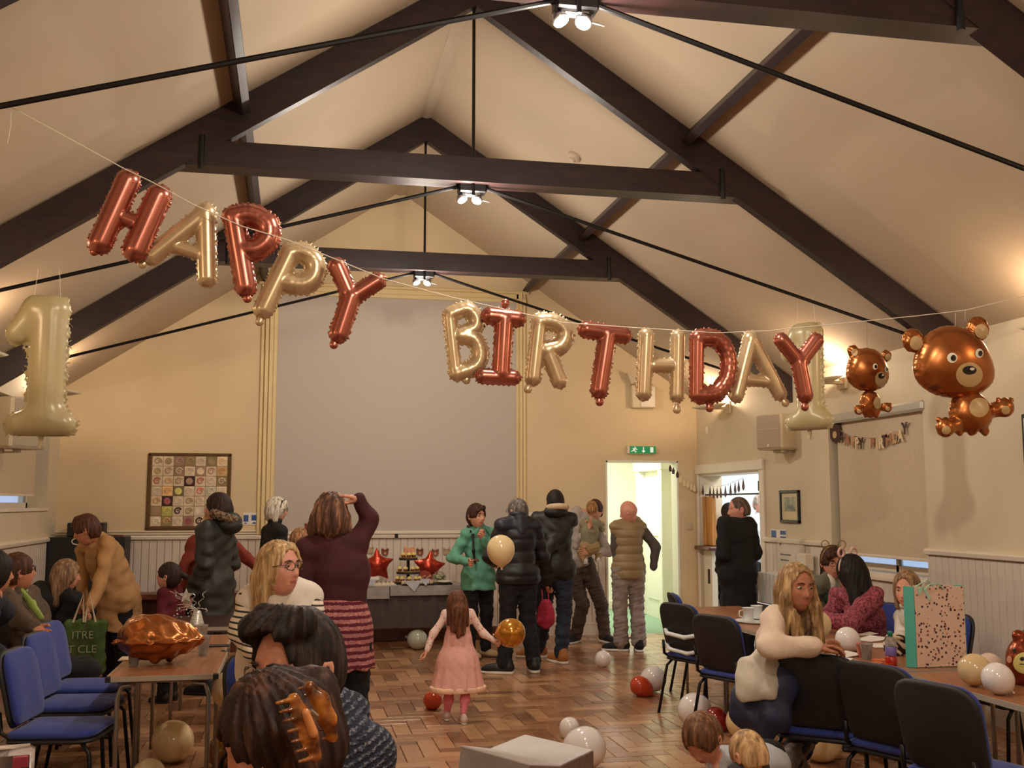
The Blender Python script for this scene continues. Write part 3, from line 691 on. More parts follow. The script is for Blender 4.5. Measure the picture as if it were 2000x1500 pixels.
st = MB().tube(P2(pts, 4.57), .0022, 6).tube([py(14, 206, 4.52), py(22, 215, 4.55), py(21, 245, 4.55), py(15, 280, 4.55)], .0014, 5).build('banner_string', m_string)
tag(st, 'white string the rose and champagne letters hang from', 'string')
# number balloons
def number(label, cx, cy, Y, ang, h):
    r = thing('number_balloon', label, 'balloon', 'big cream number one balloons'); S = SDF()
    S.cone((-.165, 0, .22), (-.05, 0, .36), .075, .10, k=.05).cone((.02, 0, .36), (.02, 0, -.30), .115, .105, k=.04).cone((-.13, 0, -.36), (.13, 0, -.36), .075, .075, k=.09).cone((-.05, 0, .37), (.05, 0, .38), .09, .08, k=.04)
    for a, b, q in (((-.165, 0, .22), (-.05, 0, .36), .088), ((.02, 0, .38), (.02, 0, -.30), .13), ((-.14, 0, -.37), (.14, 0, -.37), .088)): S.cone(a, b, q, q, k=.01, n=(0, 1, 0), fl=.12)
    S.cut((0, 0, -.435), (0, 0, -1)); S.cut((0, 0, .455), (0, 0, 1))
    V, Fc = S.mesh(.009, disp=pucker(0, .002, 150)); V = V*h/.89
    o = npmesh('number_body', V, Fc, m_num, r); o['_loc'] = 1
    o = MB().tube([(0, 0, -.43*h/.89), (.004, 0, -.47*h/.89), (-.004, 0, -.51*h/.89)], [.02, .012, .015], 8).build('filling_tab', m_num, r); o['_loc'] = 1
    c = py(cx, cy, Y); r.location = tuple(c); r.rotation_euler = (0, 0, ang)
    for dx in (-.08, .08):
        o = MB().tube([(dx, 0, .44*h/.89), (dx*.8, 0, .62)], .0014, 5).build('string', m_string, r)
    return r
number('big cream foil number one hanging in front of the loudspeaker', 86, 718, 7.0, -.08, .87)
number('big cream foil number one turned sideways behind the letter Y', 1578, 738, 7.5, -1.0, .82)
def patch(name, V, Fc, cx, cy, rx, ry, m, parent, off=.0015, tilt=0.):
    """printed mark lifted off the balloon surface"""
    d = V-CAM; z = d@_fw; X = 1000+F*(d@_R)/z; Y = 750-F*(d@_U)/z
    c = V[Fc].mean(1); nr = np.cross(V[Fc[:, 2]]-V[Fc[:, 0]], V[Fc[:, 3]]-V[Fc[:, 1]]); nr /= np.linalg.norm(nr, axis=1)[:, None]+1e-12
    ct, st_ = math.cos(tilt), math.sin(tilt); fx, fy = X[Fc].mean(1)-cx, Y[Fc].mean(1)-cy
    u = (fx*ct+fy*st_)/rx; v = (-fx*st_+fy*ct)/ry
    sel = (u*u+v*v < 1.12) & (((c-CAM)*nr).sum(1) < 0)
    if sel.sum() < 3: return
    Fs = Fc[sel]; ids, inv = np.unique(Fs, return_inverse=True); Fs = inv.reshape(Fs.shape); Vn = np.zeros((len(ids), 3)); np.add.at(Vn, Fs.ravel(), np.repeat(nr[sel], 4, 0)); Vn /= np.linalg.norm(Vn, axis=1)[:, None]+1e-12
    W_ = V[ids].copy(); 
    # pull the rim vertices on to the ellipse
    d = W_-CAM; z = d@_fw; X = 1000+F*(d@_R)/z-cx; Y = 750-F*(d@_U)/z-cy; u = (X*ct+Y*st_)/rx; v = (-X*st_+Y*ct)/ry; q = np.sqrt(u*u+v*v); k = np.where(q > .9, 1/np.maximum(q, 1e-6), 1.)
    k = np.where(q > 1.0, 1/np.maximum(q, 1e-6), 1.)
    W_ = W_+((k-1)*X*z/F)[:, None]*_R-((k-1)*Y*z/F)[:, None]*_U
    return npmesh(name, W_+Vn*off, Fs, m, parent)
def foil_bear(label, Y, head, ears, muzzle, nose, eyes, body, belly, feet, links, ms=.0042, m=None):
    k = Y*1.02/2085; r = thing('bear_balloon', label, 'balloon', 'brown foil bear balloons'); S = SDF(); m = m or m_brown
    def E(x, y, rx, ry, dz=.6, dy=0, kk=.012, fin=1.0):
        S.ell(py(x, y, Y+dy), (rx*k, min(rx, ry)*k*dz, ry*k), k=kk)
    for h in head: E(*h[:4], dz=.72, kk=.05)
    for e in ears: E(e[0], e[1], e[2], e[2]*1.05, .5, kk=.008)
    H = SDF(); H.p = list(S.p); V, Fc = H.mesh(ms, disp=lambda P: .0022*np.exp(-((P[:, 1]-Y)/.03)**2)*np.sin(P[:, 0]*170+P[:, 2]*60)*np.sin(P[:, 2]*150))
    npmesh('head', V, Fc, m, r)
    B = SDF()
    B.ell(py(body[0], body[1], Y), (body[2]*k, body[2]*k*.62, body[3]*k)); B.ell(py(body[0]-body[2]*.1, body[1]-body[3]*.55, Y), (body[2]*.72*k, body[2]*k*.5, body[3]*.6*k), k=.03)
    for i in range(3): B.ell(py(body[0]+body[2]*(-.45+.5*i), body[1]+body[3]*.82, Y), (body[2]*.2*k, body[2]*.1*k, body[3]*.3*k), k=.02)
    for f, l in zip(feet, links):
        B.cone(py(*l, Y), py(f[0], f[1], Y-.01), f[2]*k*.75, f[2]*k*.9, k=.012); B.ell(py(f[0], f[1], Y-.02), (f[2]*k, f[2]*k*.8, f[2]*k*1.05), k=.01)
        for a in (-1, 0, 1): B.ell(py(f[0]+a*f[2]*.6, f[1]-f[2]*.72, Y-.02), (f[2]*k*.32,)*3, k=.006)
    Vb, Fb = B.mesh(ms, disp=lambda P: .0018*np.sin(P[:, 0]*140)*np.sin(P[:, 2]*160)*np.exp(-((P[:, 1]-Y)/.03)**2)); npmesh('body', Vb, Fb, m, r)
    patch('muzzle', V, Fc, *muzzle, m_tan, r); patch('nose', V, Fc, *nose, m_dk, r, .003); patch('nose_highlight', V, Fc, nose[0]+nose[2]*.35, nose[1]-nose[3]*.3, nose[2]*.35, nose[3]*.35, m_ewh, r, .0042)
    for e in eyes:
        patch('eye', V, Fc, *e, m_ewh, r, .002); patch('pupil', V, Fc, e[0]+e[2]*.22, e[1]+e[3]*.05, e[2]*.55, e[3]*.6, m_dk, r, .0035)
    for e in ears: patch('inner_ear', V, Fc, e[0]+e[2]*.25, e[1]+e[2]*.2, e[2]*.5, e[2]*.55, m_tan, r, .002)
    patch('belly_patch', Vb, Fb, *belly, m_tan, r)
    for f in feet: patch('paw_pad', Vb, Fb, f[0]+f[2]*.1, f[1]+f[2]*.25, f[2]*.42, f[2]*.42, m_tan, r, .002)
    return r
b = foil_bear('large bronze foil bear balloon hanging at the end of the string', 4.62, [(1860, 704, 86, 66), (1865, 730, 92, 52), (1858, 685, 62, 52)], [(1783, 665, 25), (1910, 642, 26)], (1893, 732, 26, 24), (1893, 723, 13.5, 8.5), [(1859.5, 699, 10, 10), (1912, 690, 8, 9)],
    (1896, 808, 50, 40), (1912, 796, 19, 19), [(1962, 796, 20), (1846, 835, 20)], [(1925, 805), (1880, 825)])
MB().tube([py(1866, 640, 4.62), py(1866, 612, 4.58)], .0013, 5).tube([py(1885, 625, 4.62), py(1885, 605, 4.575)], .0013, 5).build('string', m_string, b); rebase(b, tuple(py(1860, 720, 4.62)))
b = foil_bear('small bronze foil bear balloon on a short string', 5.0, [(1693, 716, 42, 40), (1695, 736, 45, 30)], [(1666, 686, 13), (1731, 695, 12)], (1720, 741, 11, 15), (1721, 734, 6.5, 5.5), [(1709, 716, 4.8, 6.2), (1731, 721, 4, 6)],
    (1700, 790, 23, 24), (1714, 787, 8, 12), [(1677, 801, 9.5), (1733, 796, 9.5)], [(1690, 795), (1715, 795)], .0036)
MB().tube([py(1694, 678, 5.0), py(1693, 627, 4.6)], .0013, 5).build('string', m_string, b); rebase(b, tuple(py(1694, 720, 5.0)))
# bear lying on the table: belly-up pillow shape with seam and stub legs
r = thing('bear_balloon', 'bronze foil bear balloon lying upside down on the table end', 'balloon', 'brown foil bear balloons')
Y = 6.35; k = Y*1.02/2085; S = SDF(); c = py(312, 1247, Y)
S.ell(c, (68*k, .17, 36*k)).ell(py(290, 1240, Y), (50*k, .15, 36*k), k=.04).ell(py(372, 1248, Y), (24*k, .07, 9*k), k=.02).ell(c+np.array([0, 0, -.004]), (76*k, .2, 5*k), k=.01)
for x, y, dy in ((302, 1276, -.09), (330, 1272, .05)): S.cone(py(x, y-6, Y+dy), py(x, y+12, Y+dy), 10*k, 8*k, k=.02)
V, Fc = S.mesh(.006, disp=waves(.006, .07, 7, 3)); V[:, 2] = np.maximum(V[:, 2], .722)
npmesh('foil_body', V, Fc, m_brown, r); rebase(r, (c[0], c[1], .72))
# bear face balloon standing on the nearest table
r = thing('bear_balloon', 'round brown bear face balloon standing on the nearest table', 'balloon', 'brown foil bear balloons'); Y = 4.78; k = Y*1.02/2085
S = SDF().ell(py(2008, 1295, Y), (46*k, .10, 58*k)).ell(py(1990, 1242, Y), (14*k, .03, 13*k)); V, Fc = S.mesh(.004)
npmesh('head', V, Fc, rmat('brown_foil_satin', (140, 66, 40), .7, .25), r)
patch('muzzle', V, Fc, 2003, 1295, 24, 21, m_lime, r); patch('nose', V, Fc, 1997, 1287, 5, 4, m_dk, r, .003); patch('eye', V, Fc, 1981, 1271, 3, 5, m_dk, r, .002); patch('cheek', V, Fc, 1972, 1288, 5, 7, m_pk, r, .002)
patch('mouth', V, Fc, 1996, 1297, 6, 1.2, m_dk, r, .003)
MB().tube([(py(2005, 1345, Y)[0], Y, .722), tuple(py(2005, 1330, Y))], [.05, .02], 12).build('base', m_blackp, r); rebase(r, (py(2005, 1340, Y)[0], Y, .72))
# latex balloons
LAT = {'cream': (232, 208, 160), 'white': (232, 226, 224), 'gold': (172, 116, 32), 'orange': (190, 66, 34), 'grey': (176, 180, 164), 'red': (140, 36, 32), 'pink': (222, 196, 180), 'dark gold': (130, 88, 20)}
MLAT = {k: mat('latex_'+k.replace(' ', '_'), v, .16, var=.03, vs=3, coat=.35, sub=(.12 if k in ('cream', 'white') else 0)) for k, v in LAT.items()}
MLAT['gold'] = mat('chrome_latex_gold', (196, 132, 38), .18, metal=.55, var=.1, vs=10, coat=.5)
def balloon(x, y, rp, col, label, Y=None, rest=None, knot=(0, 1), el=1.12, dep=0., group='loose latex balloons'):
    """rest: height it stands on; knot: direction of the neck in the picture plane (right, down)"""
    if Y is None:
        Y = pz(x, y+rp, rest or 0)[1]
    c = py(x, y, Y); R0 = rp*np.linalg.norm(c-CAM)/F*.985
    if rest is not None: c[2] = max(c[2], rest+R0*1.01) if abs(c[2]-rest-R0) > .004 else rest+R0
    r = thing('balloon', label, 'balloon', group)
    ax = Vector((knot[0], dep, -knot[1])).normalized(); M = Matrix.Translation(Vector(c))@frame_of(ax).to_4x4()
    prof = []
    for i in range(15):
        a = PI-i*PI/16; rr = math.sin(a); z = math.cos(a)
        prof.append((max(rr, .001)*R0, z*R0 if z < 0 else z*R0*el))
    prof += [(R0*.14, R0*el*1.05), (R0*.07, R0*el*1.10)]
    MB().lathe(prof, M=M, n=36).build('latex_skin', MLAT[col], r, True)
    MB().lathe([(R0*.06, R0*el*1.09), (R0*.10, R0*el*1.12), (R0*.06, R0*el*1.15), (R0*.12, R0*el*1.2), (R0*.09, R0*el*1.21)], M=M, n=12).build('knot', MLAT[col], r, True)
    return rebase(r, (c[0], c[1], c[2]-R0))
balloon(978, 1072, 27.5, 'cream', 'cream balloon floating before the green coat', Y=8.6, knot=(.05, 1), el=1.22, group='balloons in the air')
balloon(998, 1236, 28, 'gold', 'shiny gold balloon held out by the little girl', Y=8.02, knot=(-1, .1), el=1.05)
balloon(1178, 1287, 15.5, 'white', 'small white balloon near the bald man\'s shoe', rest=0, knot=(-.3, .8))
balloon(1277, 1327, 24, 'white', 'white balloon behind the orange one', rest=0, knot=(-.6, .3), dep=.7)
balloon(1250, 1341, 19, 'orange', 'small orange teardrop balloon on the open floor', rest=0, knot=(1, .7), el=1.5, dep=-.1)
balloon(816, 1250, 19, 'grey', 'grey green balloon by the buffet cloth', rest=0, knot=(-1, -.2), dep=.5)
balloon(846, 1368, 18, 'orange', 'orange balloon behind the little girl\'s feet', rest=0, knot=(-.5, .8), dep=.4)
balloon(1112, 1422, 19, 'white', 'small white balloon behind a large one', rest=0, knot=(-.2, 1), el=1.3)
balloon(1143, 1464, 39, 'white', 'largest white balloon beside the fabric box', rest=0, knot=(-1, .3), dep=.6)
balloon(1357, 1390, 32, 'white', 'white balloon leaning at the strapped chair', rest=0, knot=(.3, .6), dep=1)
balloon(1398, 1406, 22, 'red', 'dark red balloon squeezed between chair legs', rest=0, knot=(.8, .8), el=1.4)
balloon(1452, 1412, 32, 'cream', 'cream balloon under the draped chair', rest=0, knot=(0, .5), dep=1)
balloon(1520, 1418, 34, 'cream', 'cream balloon between the draped chair and boots', rest=0, knot=(.5, .5), dep=1)
balloon(1604, 1452, 37, 'cream', 'cream balloon in the shade under the tables', rest=0, knot=(.5, .5), dep=1)
balloon(337, 1452, 37, 'cream', 'cream balloon under the empty table end', rest=0, knot=(.3, .9), dep=.8)
balloon(436, 1471, 30, 'dark gold', 'dark gold balloon beside the hair claw', rest=0, knot=(0, .8), dep=.9)
balloon(452, 1350, 36, 'cream', 'pale balloon resting on the chair seat behind the dark haired man', rest=.475, knot=(.9, .2), dep=.5)
balloon(290, 1520, 30, 'cream', 'cream balloon just peeping over the lower picture edge', rest=0, knot=(.3, .9), dep=.8)
balloon(1597, 1219, 25, 'cream', 'cream balloon touching the long blond hair', Y=5.3, knot=(-.1, 1), el=1.15)
balloon(1655, 1250, 22, 'white', 'white balloon on the table beside the pink cup', rest=.722, knot=(.6, .7), el=1.2)
balloon(1904, 1312, 28, 'cream', 'cream balloon on the table next to the gift bag', rest=.722, knot=(0, .5), dep=1)
balloon(1932, 1300, 22, 'pink', 'pinkish balloon behind the cream one on the table', Y=5.02, knot=(0, .5), dep=1)
balloon(1948, 1329, 27, 'white', 'white balloon on the table under the bear face', rest=.722, knot=(.6, .6), el=1.12, dep=-.2)
# ================================================================== PEOPLE
def vmat(name, c, **k): return mat(name, c, **k)
SKIN = {k: mat('skin_'+k, c, .5, var=.05, vs=25, spec=.35, sub=.08) for k, c in dict(fair=(218, 158, 132), warm=(196, 132, 102), rosy=(214, 152, 130), tan=(170, 112, 84)).items()}
m_lip = mat('lips', (182, 100, 90), .4); m_eyew = mat('eye_white', (206, 192, 182), .3); m_iris = mat('iris_dark', (40, 28, 22), .2)
m_gl = mat('spectacle_frame', (28, 20, 20), .3)
def hairmat(name, c, hi=None, sc=60):
    key = 'hair_'+name
    if key in MATS: return MATS[key]
    T = NT(key); v = T.mapping((1, 1, .12)); f = T.noise(sc, 3, v, .6); hi = hi or tuple(min(255, int(x*1.45+8)) for x in c)
    T.l(T.ramp(f, [(.32, tuple(int(x*.6) for x in c)), (.52, c), (.72, hi)]), T.b.inputs['Base Color']); T.b.inputs['Roughness'].default_value = .62; T.b.inputs['Specular IOR Level'].default_value = .3; T.bump(f, .45, .005)
    MATS[key] = T.m; return T.m
def cloth(name, c, rough=.85, var=.07, vs=14, b=.25, bs=120, **k): return mat('cloth_'+name, c, rough, var=var, vs=vs, bump=b, bs=bs, **k)
# ---- head: a displaced ovoid in head space (x right, y forward, z up, origin between the ears)
def head_mesh(seg=60, rows=46, child=0., face=1., fat=0.):
    V = []; 
    for i in range(rows+1):
        ph = PI*i/rows
        for j in range(seg):
            t = -PI+2*PI*j/seg; th = t-.42*math.sin(t)
            V.append((math.sin(ph)*math.sin(th), math.sin(ph)*math.cos(th), math.cos(ph)))
    D_ = np.array(V); x = D_[:, 0]*.077; y = D_[:, 1]*.097; z = D_[:, 2]*.118+.0
    g = lambda a, m, s: np.exp(-((a-m)/s)**2)
    fr = np.clip(D_[:, 1], 0, 1)
    zn = np.clip(-z/.118, 0, 1)
    x = x*(1-(.30-.12*child-.25*fat)*zn**1.6); x = x*(1+.04*g(z, .03, .05))
    back = np.clip(-D_[:, 1], 0, 1); y = y+back*zn**1.2*.055
    y = y-fr*.012*g(z, -.01, .09)+fr*zn**2*(.018 if not child else .006)
    ax = np.abs(x)
    if face:
        y = y-fr*.011*g(ax, .032, .017)*g(z, .010, .013)            # eye sockets
        y = y+fr*.0045*g(ax, .03, .025)*g(z, .031, .009)             # brow ridge
        y = y+fr*.005*g(ax, .042, .018)*g(z, -.022, .02)            # cheekbones
        prof = np.interp(z, [-.047, -.040, -.034, -.026, -.008, .012, .028], [0, .010, .024, .026, .016, .007, 0])*(1-.35*child)
        y = y+fr*prof*g(x, 0, np.interp(z, [-.035, .02], [.0135, .0085]))
        y = y+fr*.004*g(ax, .012, .007)*g(z, -.034, .008)           # nostril wings
        y = y+fr*.0075*g(x, 0, .024)*(g(z, -.054, .006)+g(z, -.067, .007)); y = y-fr*.006*g(x, 0, .024)*g(z, -.0605, .0028)
        y = y+fr*.006*g(x, 0, .022)*g(z, -.098, .014)               # chin
    V = np.stack([x, y, z], 1)
    Fq = []
    for i in range(rows):
        for j in range(seg): Fq.append((i*seg+j, (i+1)*seg+j, (i+1)*seg+(j+1) % seg, i*seg+(j+1) % seg))
    Fq = np.array(Fq); c = V[Fq].mean(1)
    lips = (c[:, 1] > .07) & (np.abs(c[:, 0]) < .023-.0) & (((c[:, 2]+.0605)/.0095)**2+(c[:, 0]/.0225)**2 < 1)
    # ears
    S = SDF()
    for s in (-1, 1):
        S.ell((s*.079, -.012, -.004), (.010, .019, .032), k=.004).ell((s*.083, -.014, .006), (.008, .017, .020), k=.004).ell((s*.089, -.006, .0), (.006, .009, .014), k=.003, op='s')
    Ve, Fe = S.mesh(.0042)
    return np.concatenate([V, Ve]), np.concatenate([Fq, Fe+len(V)]), np.concatenate([lips.astype(int), np.zeros(len(Fe), int)])
_heads = {}
def get_head(child, face, fat):
    k = (child, face, fat)
    if k not in _heads: _heads[k] = head_mesh(child=child, face=face, fat=fat)
    return _heads[k]
# ---- hand: wrist at origin, fingers along +z, thumb on +x, palm faces +y
_hands = {}
def get_hand(pose):
    if pose in _hands: return _hands[pose]
    S = SDF(); curl = {'relax': (.28, .42, .3), 'grip': (1.0, 1.35, .8), 'flat': (.06, .08, .05), 'half': (.6, .8, .5)}[pose]
    S.cone((0, 0, -.01), (0, 0, .03), .024, .028, n=(0, 1, 0), fl=.72, k=.01); S.cone((.012, 0, .03), (.026, 0, .078), .022, .017, n=(0, 1, 0), fl=.6, k=.012).cone((-.010, 0, .03), (-.026, 0, .072), .022, .016, n=(0, 1, 0), fl=.6, k=.012).cone((0, 0, .03), (0, 0, .08), .022, .018, n=(0, 1, 0), fl=.6, k=.012)
    for i, (x, L_, sp) in enumerate(((.029, .066, .10), (.010, .074, .03), (-.010, .069, -.04), (-.028, .054, -.13))):
        p = np.array((x, 0, .080)); a = 0.
        for j, f in enumerate((.46, .30, .24)):
            a += curl[j]*(1+.08*i); d = np.array((math.sin(sp)*math.cos(a), math.sin(a), math.cos(a)*math.cos(sp))); q = p+d*L_*f*1.15
            S.cone(p, q, .0092-.0009*j, .0088-.0011*j, k=.003); p = q
    a = {'relax': .5, 'grip': 1.2, 'flat': .15, 'half': .9}[pose]
    p0 = np.array((.018, .006, .018)); p1 = p0+np.array((.030, .010+.012*a, .030)); p2 = p1+np.array((.012-.012*a, .012*a+.004, .030)); p3 = p2+np.array((-.004-.010*a, .008*a, .022))
    S.cone(p0, p1, .015, .012, k=.01).cone(p1, p2, .0108, .0098, k=.004).cone(p2, p3, .0098, .0078, k=.004)
    _hands[pose] = S.mesh(.0042); return _hands[pose]
BASE = dict(pel=(0, 0, .535), chest=(0, .0, .735), neck=(0, -.005, .845), head=(0, .012, .930),
            shl=(-.090, 0, .798), shr=(.090, 0, .798), ell=(-.122, -.015, .632), elr=(.122, -.015, .632), wrl=(-.126, .035, .487), wrr=(.126, .035, .487),
            hil=(-.052, 0, .520), hir=(.052, 0, .520), knl=(-.058, .012, .285), knr=(.058, .012, .285), anl=(-.060, -.005, .047), anr=(.060, -.005, .047))
SEAT = dict(BASE); SEAT.update(pel=(0, 0, .30), chest=(0, .01, .50), neck=(0, .005, .612), head=(0, .03, .697), shl=(-.094, .005, .575), shr=(.094, .005, .575), ell=(-.14, .04, .41), elr=(.14, .04, .41), wrl=(-.09, .15, .37), wrr=(.09, .15, .37),
            hil=(-.055, .0, .288), hir=(.055, .0, .288), knl=(-.07, .245, .285), knr=(.07, .245, .285), anl=(-.07, .25, .047), anr=(.07, .25, .047))
class Person:
    def __init__(s, label, x, y, H, face, skin='fair', seat=False, fat=1., child=0., z=0., pose=None, tilt=(0, 0, 0), look=None, hs=None, hands=('relax', 'relax'), eyes=True, body_vox=.017, feet=True, category='person', hf=0., fdirs=None):
        s.H = H; s.face = face; s.fat = fat; s.org = np.array((x, y, z)); s.child = child; s.seat = seat
        s.fwd = np.array((math.sin(face), math.cos(face), 0)); s.rt = np.array((math.cos(face), -math.sin(face), 0)); s.up = np.array((0, 0, 1.))
        J = dict(SEAT if seat else BASE); s.J = {}
        for k, v in J.items(): s.J[k] = s.L(*v)
        for k, v in (pose or {}).items():
            s.J[k] = np.array(py(*v)) if isinstance(v, list) else s.L(*v)
        s.skin = SKIN[skin]; s.hs = (hs or (H/1.72)**.35)*1.05; s.fdirs = fdirs
        s.rfat = fat*H/1.70
        s.root = thing('person', label, category)
        s.lookd = look if look is not None else face
        # head frame: yaw, pitch (up positive), roll
        yaw = s.lookd; M = Matrix.Rotation(-yaw, 3, 'Z')@Matrix.Rotation(tilt[0], 3, 'X')@Matrix.Rotation(tilt[1], 3, 'Y')
        s.HM = np.array(M)
        s.body(hands, body_vox, feet, hf)
        if eyes: s.eyes()
    def L(s, r, f, u): return s.org+s.H*(r*s.rt+f*s.fwd+u*s.up)
    def hp(s, p): return s.J['head']+s.hs*(s.HM@np.array(p, float))
    def hv(s, V): return s.J['head']+s.hs*(np.asarray(V)@s.HM.T)
    def torso(s, S, c=0., k=.04, hips=True, lo=None):
        J = s.J; q = s.rfat; n = s.fwd
        ch = J['chest']; nd = (J['neck']-J['pel']); nd = nd/np.linalg.norm(nd); nf = np.cross(s.rt, nd) if True else n; nf = -nf if nf@n < 0 else nf
        w = np.linalg.norm(J['shr']-J['shl'])*.5
        S.cone(J['pel'], (J['pel']+ch)/2, .138*q+c, .118*q+c, k=k, n=nf, fl=.70+.12*(s.fat-1)).cone((J['pel']+ch)/2, ch, .118*q+c, .132*q+c, k=k, n=nf, fl=.72+.12*(s.fat-1)).cone(ch, J['neck']-nd*.05*s.H, .132*q+c, .098*q+c, k=k, n=nf, fl=.68)
        for sd in 'lr': S.cone(J['sh'+sd]*.75+J['neck']*.25-nd*.012*s.H, J['sh'+sd], .052*q+c*.8, .046*q+c*.8, k=.03)
        for sd in 'lr': S.cone(J['neck']-nd*.012*s.H, J['sh'+sd], .044*q+c*.7, .040*q+c*.7, k=.04)
        S.cone(J['neck']-nd*.03*s.H, J['neck']+nd*.0, .066*q+c*.6, .052*q+c*.4, k=.03)
    def arm(s, S, sd, c=0., k=.025, to=1.):
        J = s.J; q = (s.rfat+s.H/1.7)/2; a, b, w = J['sh'+sd], J['el'+sd], J['wr'+sd]; w2 = b+(w-b)*to
        S.cone(a, b, .047*q+c, .038*q+c, k=k).cone(b, w2, .039*q+c, (.039+(.026-.039)*to)*q+c, k=k)
    def leg(s, S, sd, c=0., k=.03, to=1., flare=0.):
        J = s.J; q = (s.rfat+s.H/1.7)/2; a, b, w = J['hi'+sd], J['kn'+sd], J['an'+sd]; w2 = b+(w-b)*to
        S.cone(a, b, .088*q+c, .058*q+c, k=k).cone(b, (b+w2)/2+s.fwd*(-.012), .058*q+c, .054*q+c, k=k).cone((b+w2)/2+s.fwd*(-.012), w2, .054*q+c, .036*q+c+flare, k=k)
    def body(s, hands, vox, feet, hf):
        fdirs = s.fdirs
        S = SDF(); J = s.J; s.torso(S, -.012); q = s.H/1.7
        for sd in 'lr': s.arm(S, sd, -.004); s.leg(S, sd, -.008)
        S.cone(J['neck']-s.up*.01, s.hp((0, -.018, -.055)), .056*q*min(s.fat, 1.15), .052*q, k=.02)
        for sd in 'lr':
            if feet:
                fd = s.fwd if fdirs is None else np.array((math.sin(fdirs['lr'.index(sd)]), math.cos(fdirs['lr'.index(sd)]), 0)); S.cone(J['an'+sd]-s.up*.01, J['an'+sd]+fd*.10*q-s.up*.03*q, .028*q, .02*q, k=.02)
        V, Fq = S.mesh(vox*(.8+.2*q)); Vh, Fh, mi = get_head(s.child, 1., hf); Vs = [V, s.hv(Vh)]; Fs = [Fq, Fh+len(V)]; ms = [np.zeros(len(Fq), int), mi]; n = len(V)+len(Vh)
        for sd, pose in zip('lr', hands):
            if not pose: continue
            hd = None
            if isinstance(pose, tuple):
                if len(pose) > 2: hd = np.array(pose[2], float)
                pose, tdir = pose[:2]
            else: tdir = s.fwd
            Vp, Fp = get_hand(pose); d = J['wr'+sd]-J['el'+sd] if hd is None else hd; d /= np.linalg.norm(d)
            tx = np.array(tdir, float); tx = tx-d*(tx@d); tx /= np.linalg.norm(tx)+1e-9; py_ = np.cross(d, tx)   # right-handed: x=thumb, y=palm, z=d
            if sd == 'r': py_ = py_; P = Vp*np.array((1, 1, 1)); mir = False
            else: mir = True
            R3 = np.stack([tx, (py_ if not mir else -py_), d], 1); sc = q*(.96 if s.child == 0 else .95)
            Vw = (Vp*sc)@R3.T+J['wr'+sd]
            Vs.append(Vw); Fs.append((Fp if not mir else Fp[:, ::-1])+n); ms.append(np.zeros(len(Fp), int)); n += len(Vp)
        s.o = npmesh('body', np.concatenate(Vs), np.concatenate(Fs), [s.skin, m_lip], s.root, mi=np.concatenate(ms))
    def eyes(s, brow=(60, 40, 30)):
        mb_ = mat('brow_%d_%d_%d' % brow, brow, .8)
        for sd in (-1, 1):
            e = MB(); e.lathe([(.0001, -.0118), (.006, -.0100), (.0105, -.0055), (.012, 0), (.0105, .0055), (.0001, .0118)], n=12, cap=False); e.m = 1; e.lathe([(.0001, .0124), (.004, .0120), (.0068, .0102), (.0070, .0092)], n=10, cap=False)
            R3 = Matrix(s.HM.tolist())@Matrix.Rotation(-PI/2, 3, 'X'); M = Matrix.Translation(Vector(s.hp((sd*.0305, .0728, .0098))))@R3.to_4x4()@Matrix.Scale(s.hs, 4)@Matrix.Scale(.58, 4, (0, 1, 0))
            e.v = [tuple(M@Vector(v)) for v in e.v]; e.build('eye', [m_eyew, m_iris], s.root, True)
            MB().tube([s.hp((sd*.014, .0925, .0285)), s.hp((sd*.030, .0905, .0335)), s.hp((sd*.048, .078, .0285))], [.0032*s.hs, .0036*s.hs, .0014*s.hs], 6).build('eyebrow', mb_, s.root, True)
    def glasses(s, m=None):
        b = MB(); 
        for sd in (-1, 1):
            c = s.hp((sd*.031, .100, .009)); ring = [s.hp((sd*.031+.024*math.cos(a), .1005-abs(.008*math.cos(a)*(1 if math.cos(a)*sd > 0 else 0)), .009+.0185*math.sin(a))) for a in np.linspace(0, 2*PI, 17)[:-1]]
            b.tube(ring, .0019*s.hs, 6, closed=True); b.tube([s.hp((sd*.055, .092, .014)), s.hp((sd*.074, .06, .014)), s.hp((sd*.083, -.01, .010))], .0018*s.hs, 6)
        b.tube([s.hp((-.008, .103, .012)), s.hp((.008, .103, .012))], .0018*s.hs, 6); b.build('glasses', m or m_gl, s.root, True)
    def part(s, name, S, vox, m, disp=None, label=None, smooth=True):
        if isinstance(S, SDF): V, Fq = S.mesh(vox, disp=disp, pad=.0)
        else: V, Fq = S
        o = npmesh(name, V, Fq, m, s.root)
        if label: o['label'] = label
        return o
    def hair(s, m, style='short', vol=1., locks=(), hl=0., vox=.0062, nape=-.07, amp=.0016, face=(.060, .075, .092), name='hair', fringe=0.):
        S = SDF(); V3 = lambda p: np.array(p, float)
        S.ell((0, -.010, .022), (.083+.004*vol, .103+.004*vol, .105+.006*vol), k=.015)
        if style in ('short', 'crop'): S.ell((0, -.035, -.010), (.081, .082, .088), k=.02)
        if style == 'rim':
            S.p = []; S.ell((0, -.018, -.012), (.0815, .096, .055), k=.01); S.ell((0, .02, .10), (.14, .16, .088), op='s', k=.005); style = 'crop'
        if style in ('bob', 'long'): S.ell((0, -.035, -.02), (.088+.004*vol, .085+.004*vol, .10), k=.02)
        for a, b, ra, rb in locks: S.cone(a, b, ra, rb, k=.012)
        S.ell((0, .098, -.030+hl+fringe*0), (face[0], face[1], face[2]), op='s', k=.008)
        if style in ('short', 'crop'):
            S.box((0, .05, -.085), (.12, .075, .070), op='s', rd=.02, k=.01); S.cut((0, 0, nape), (0, -.0, -1))
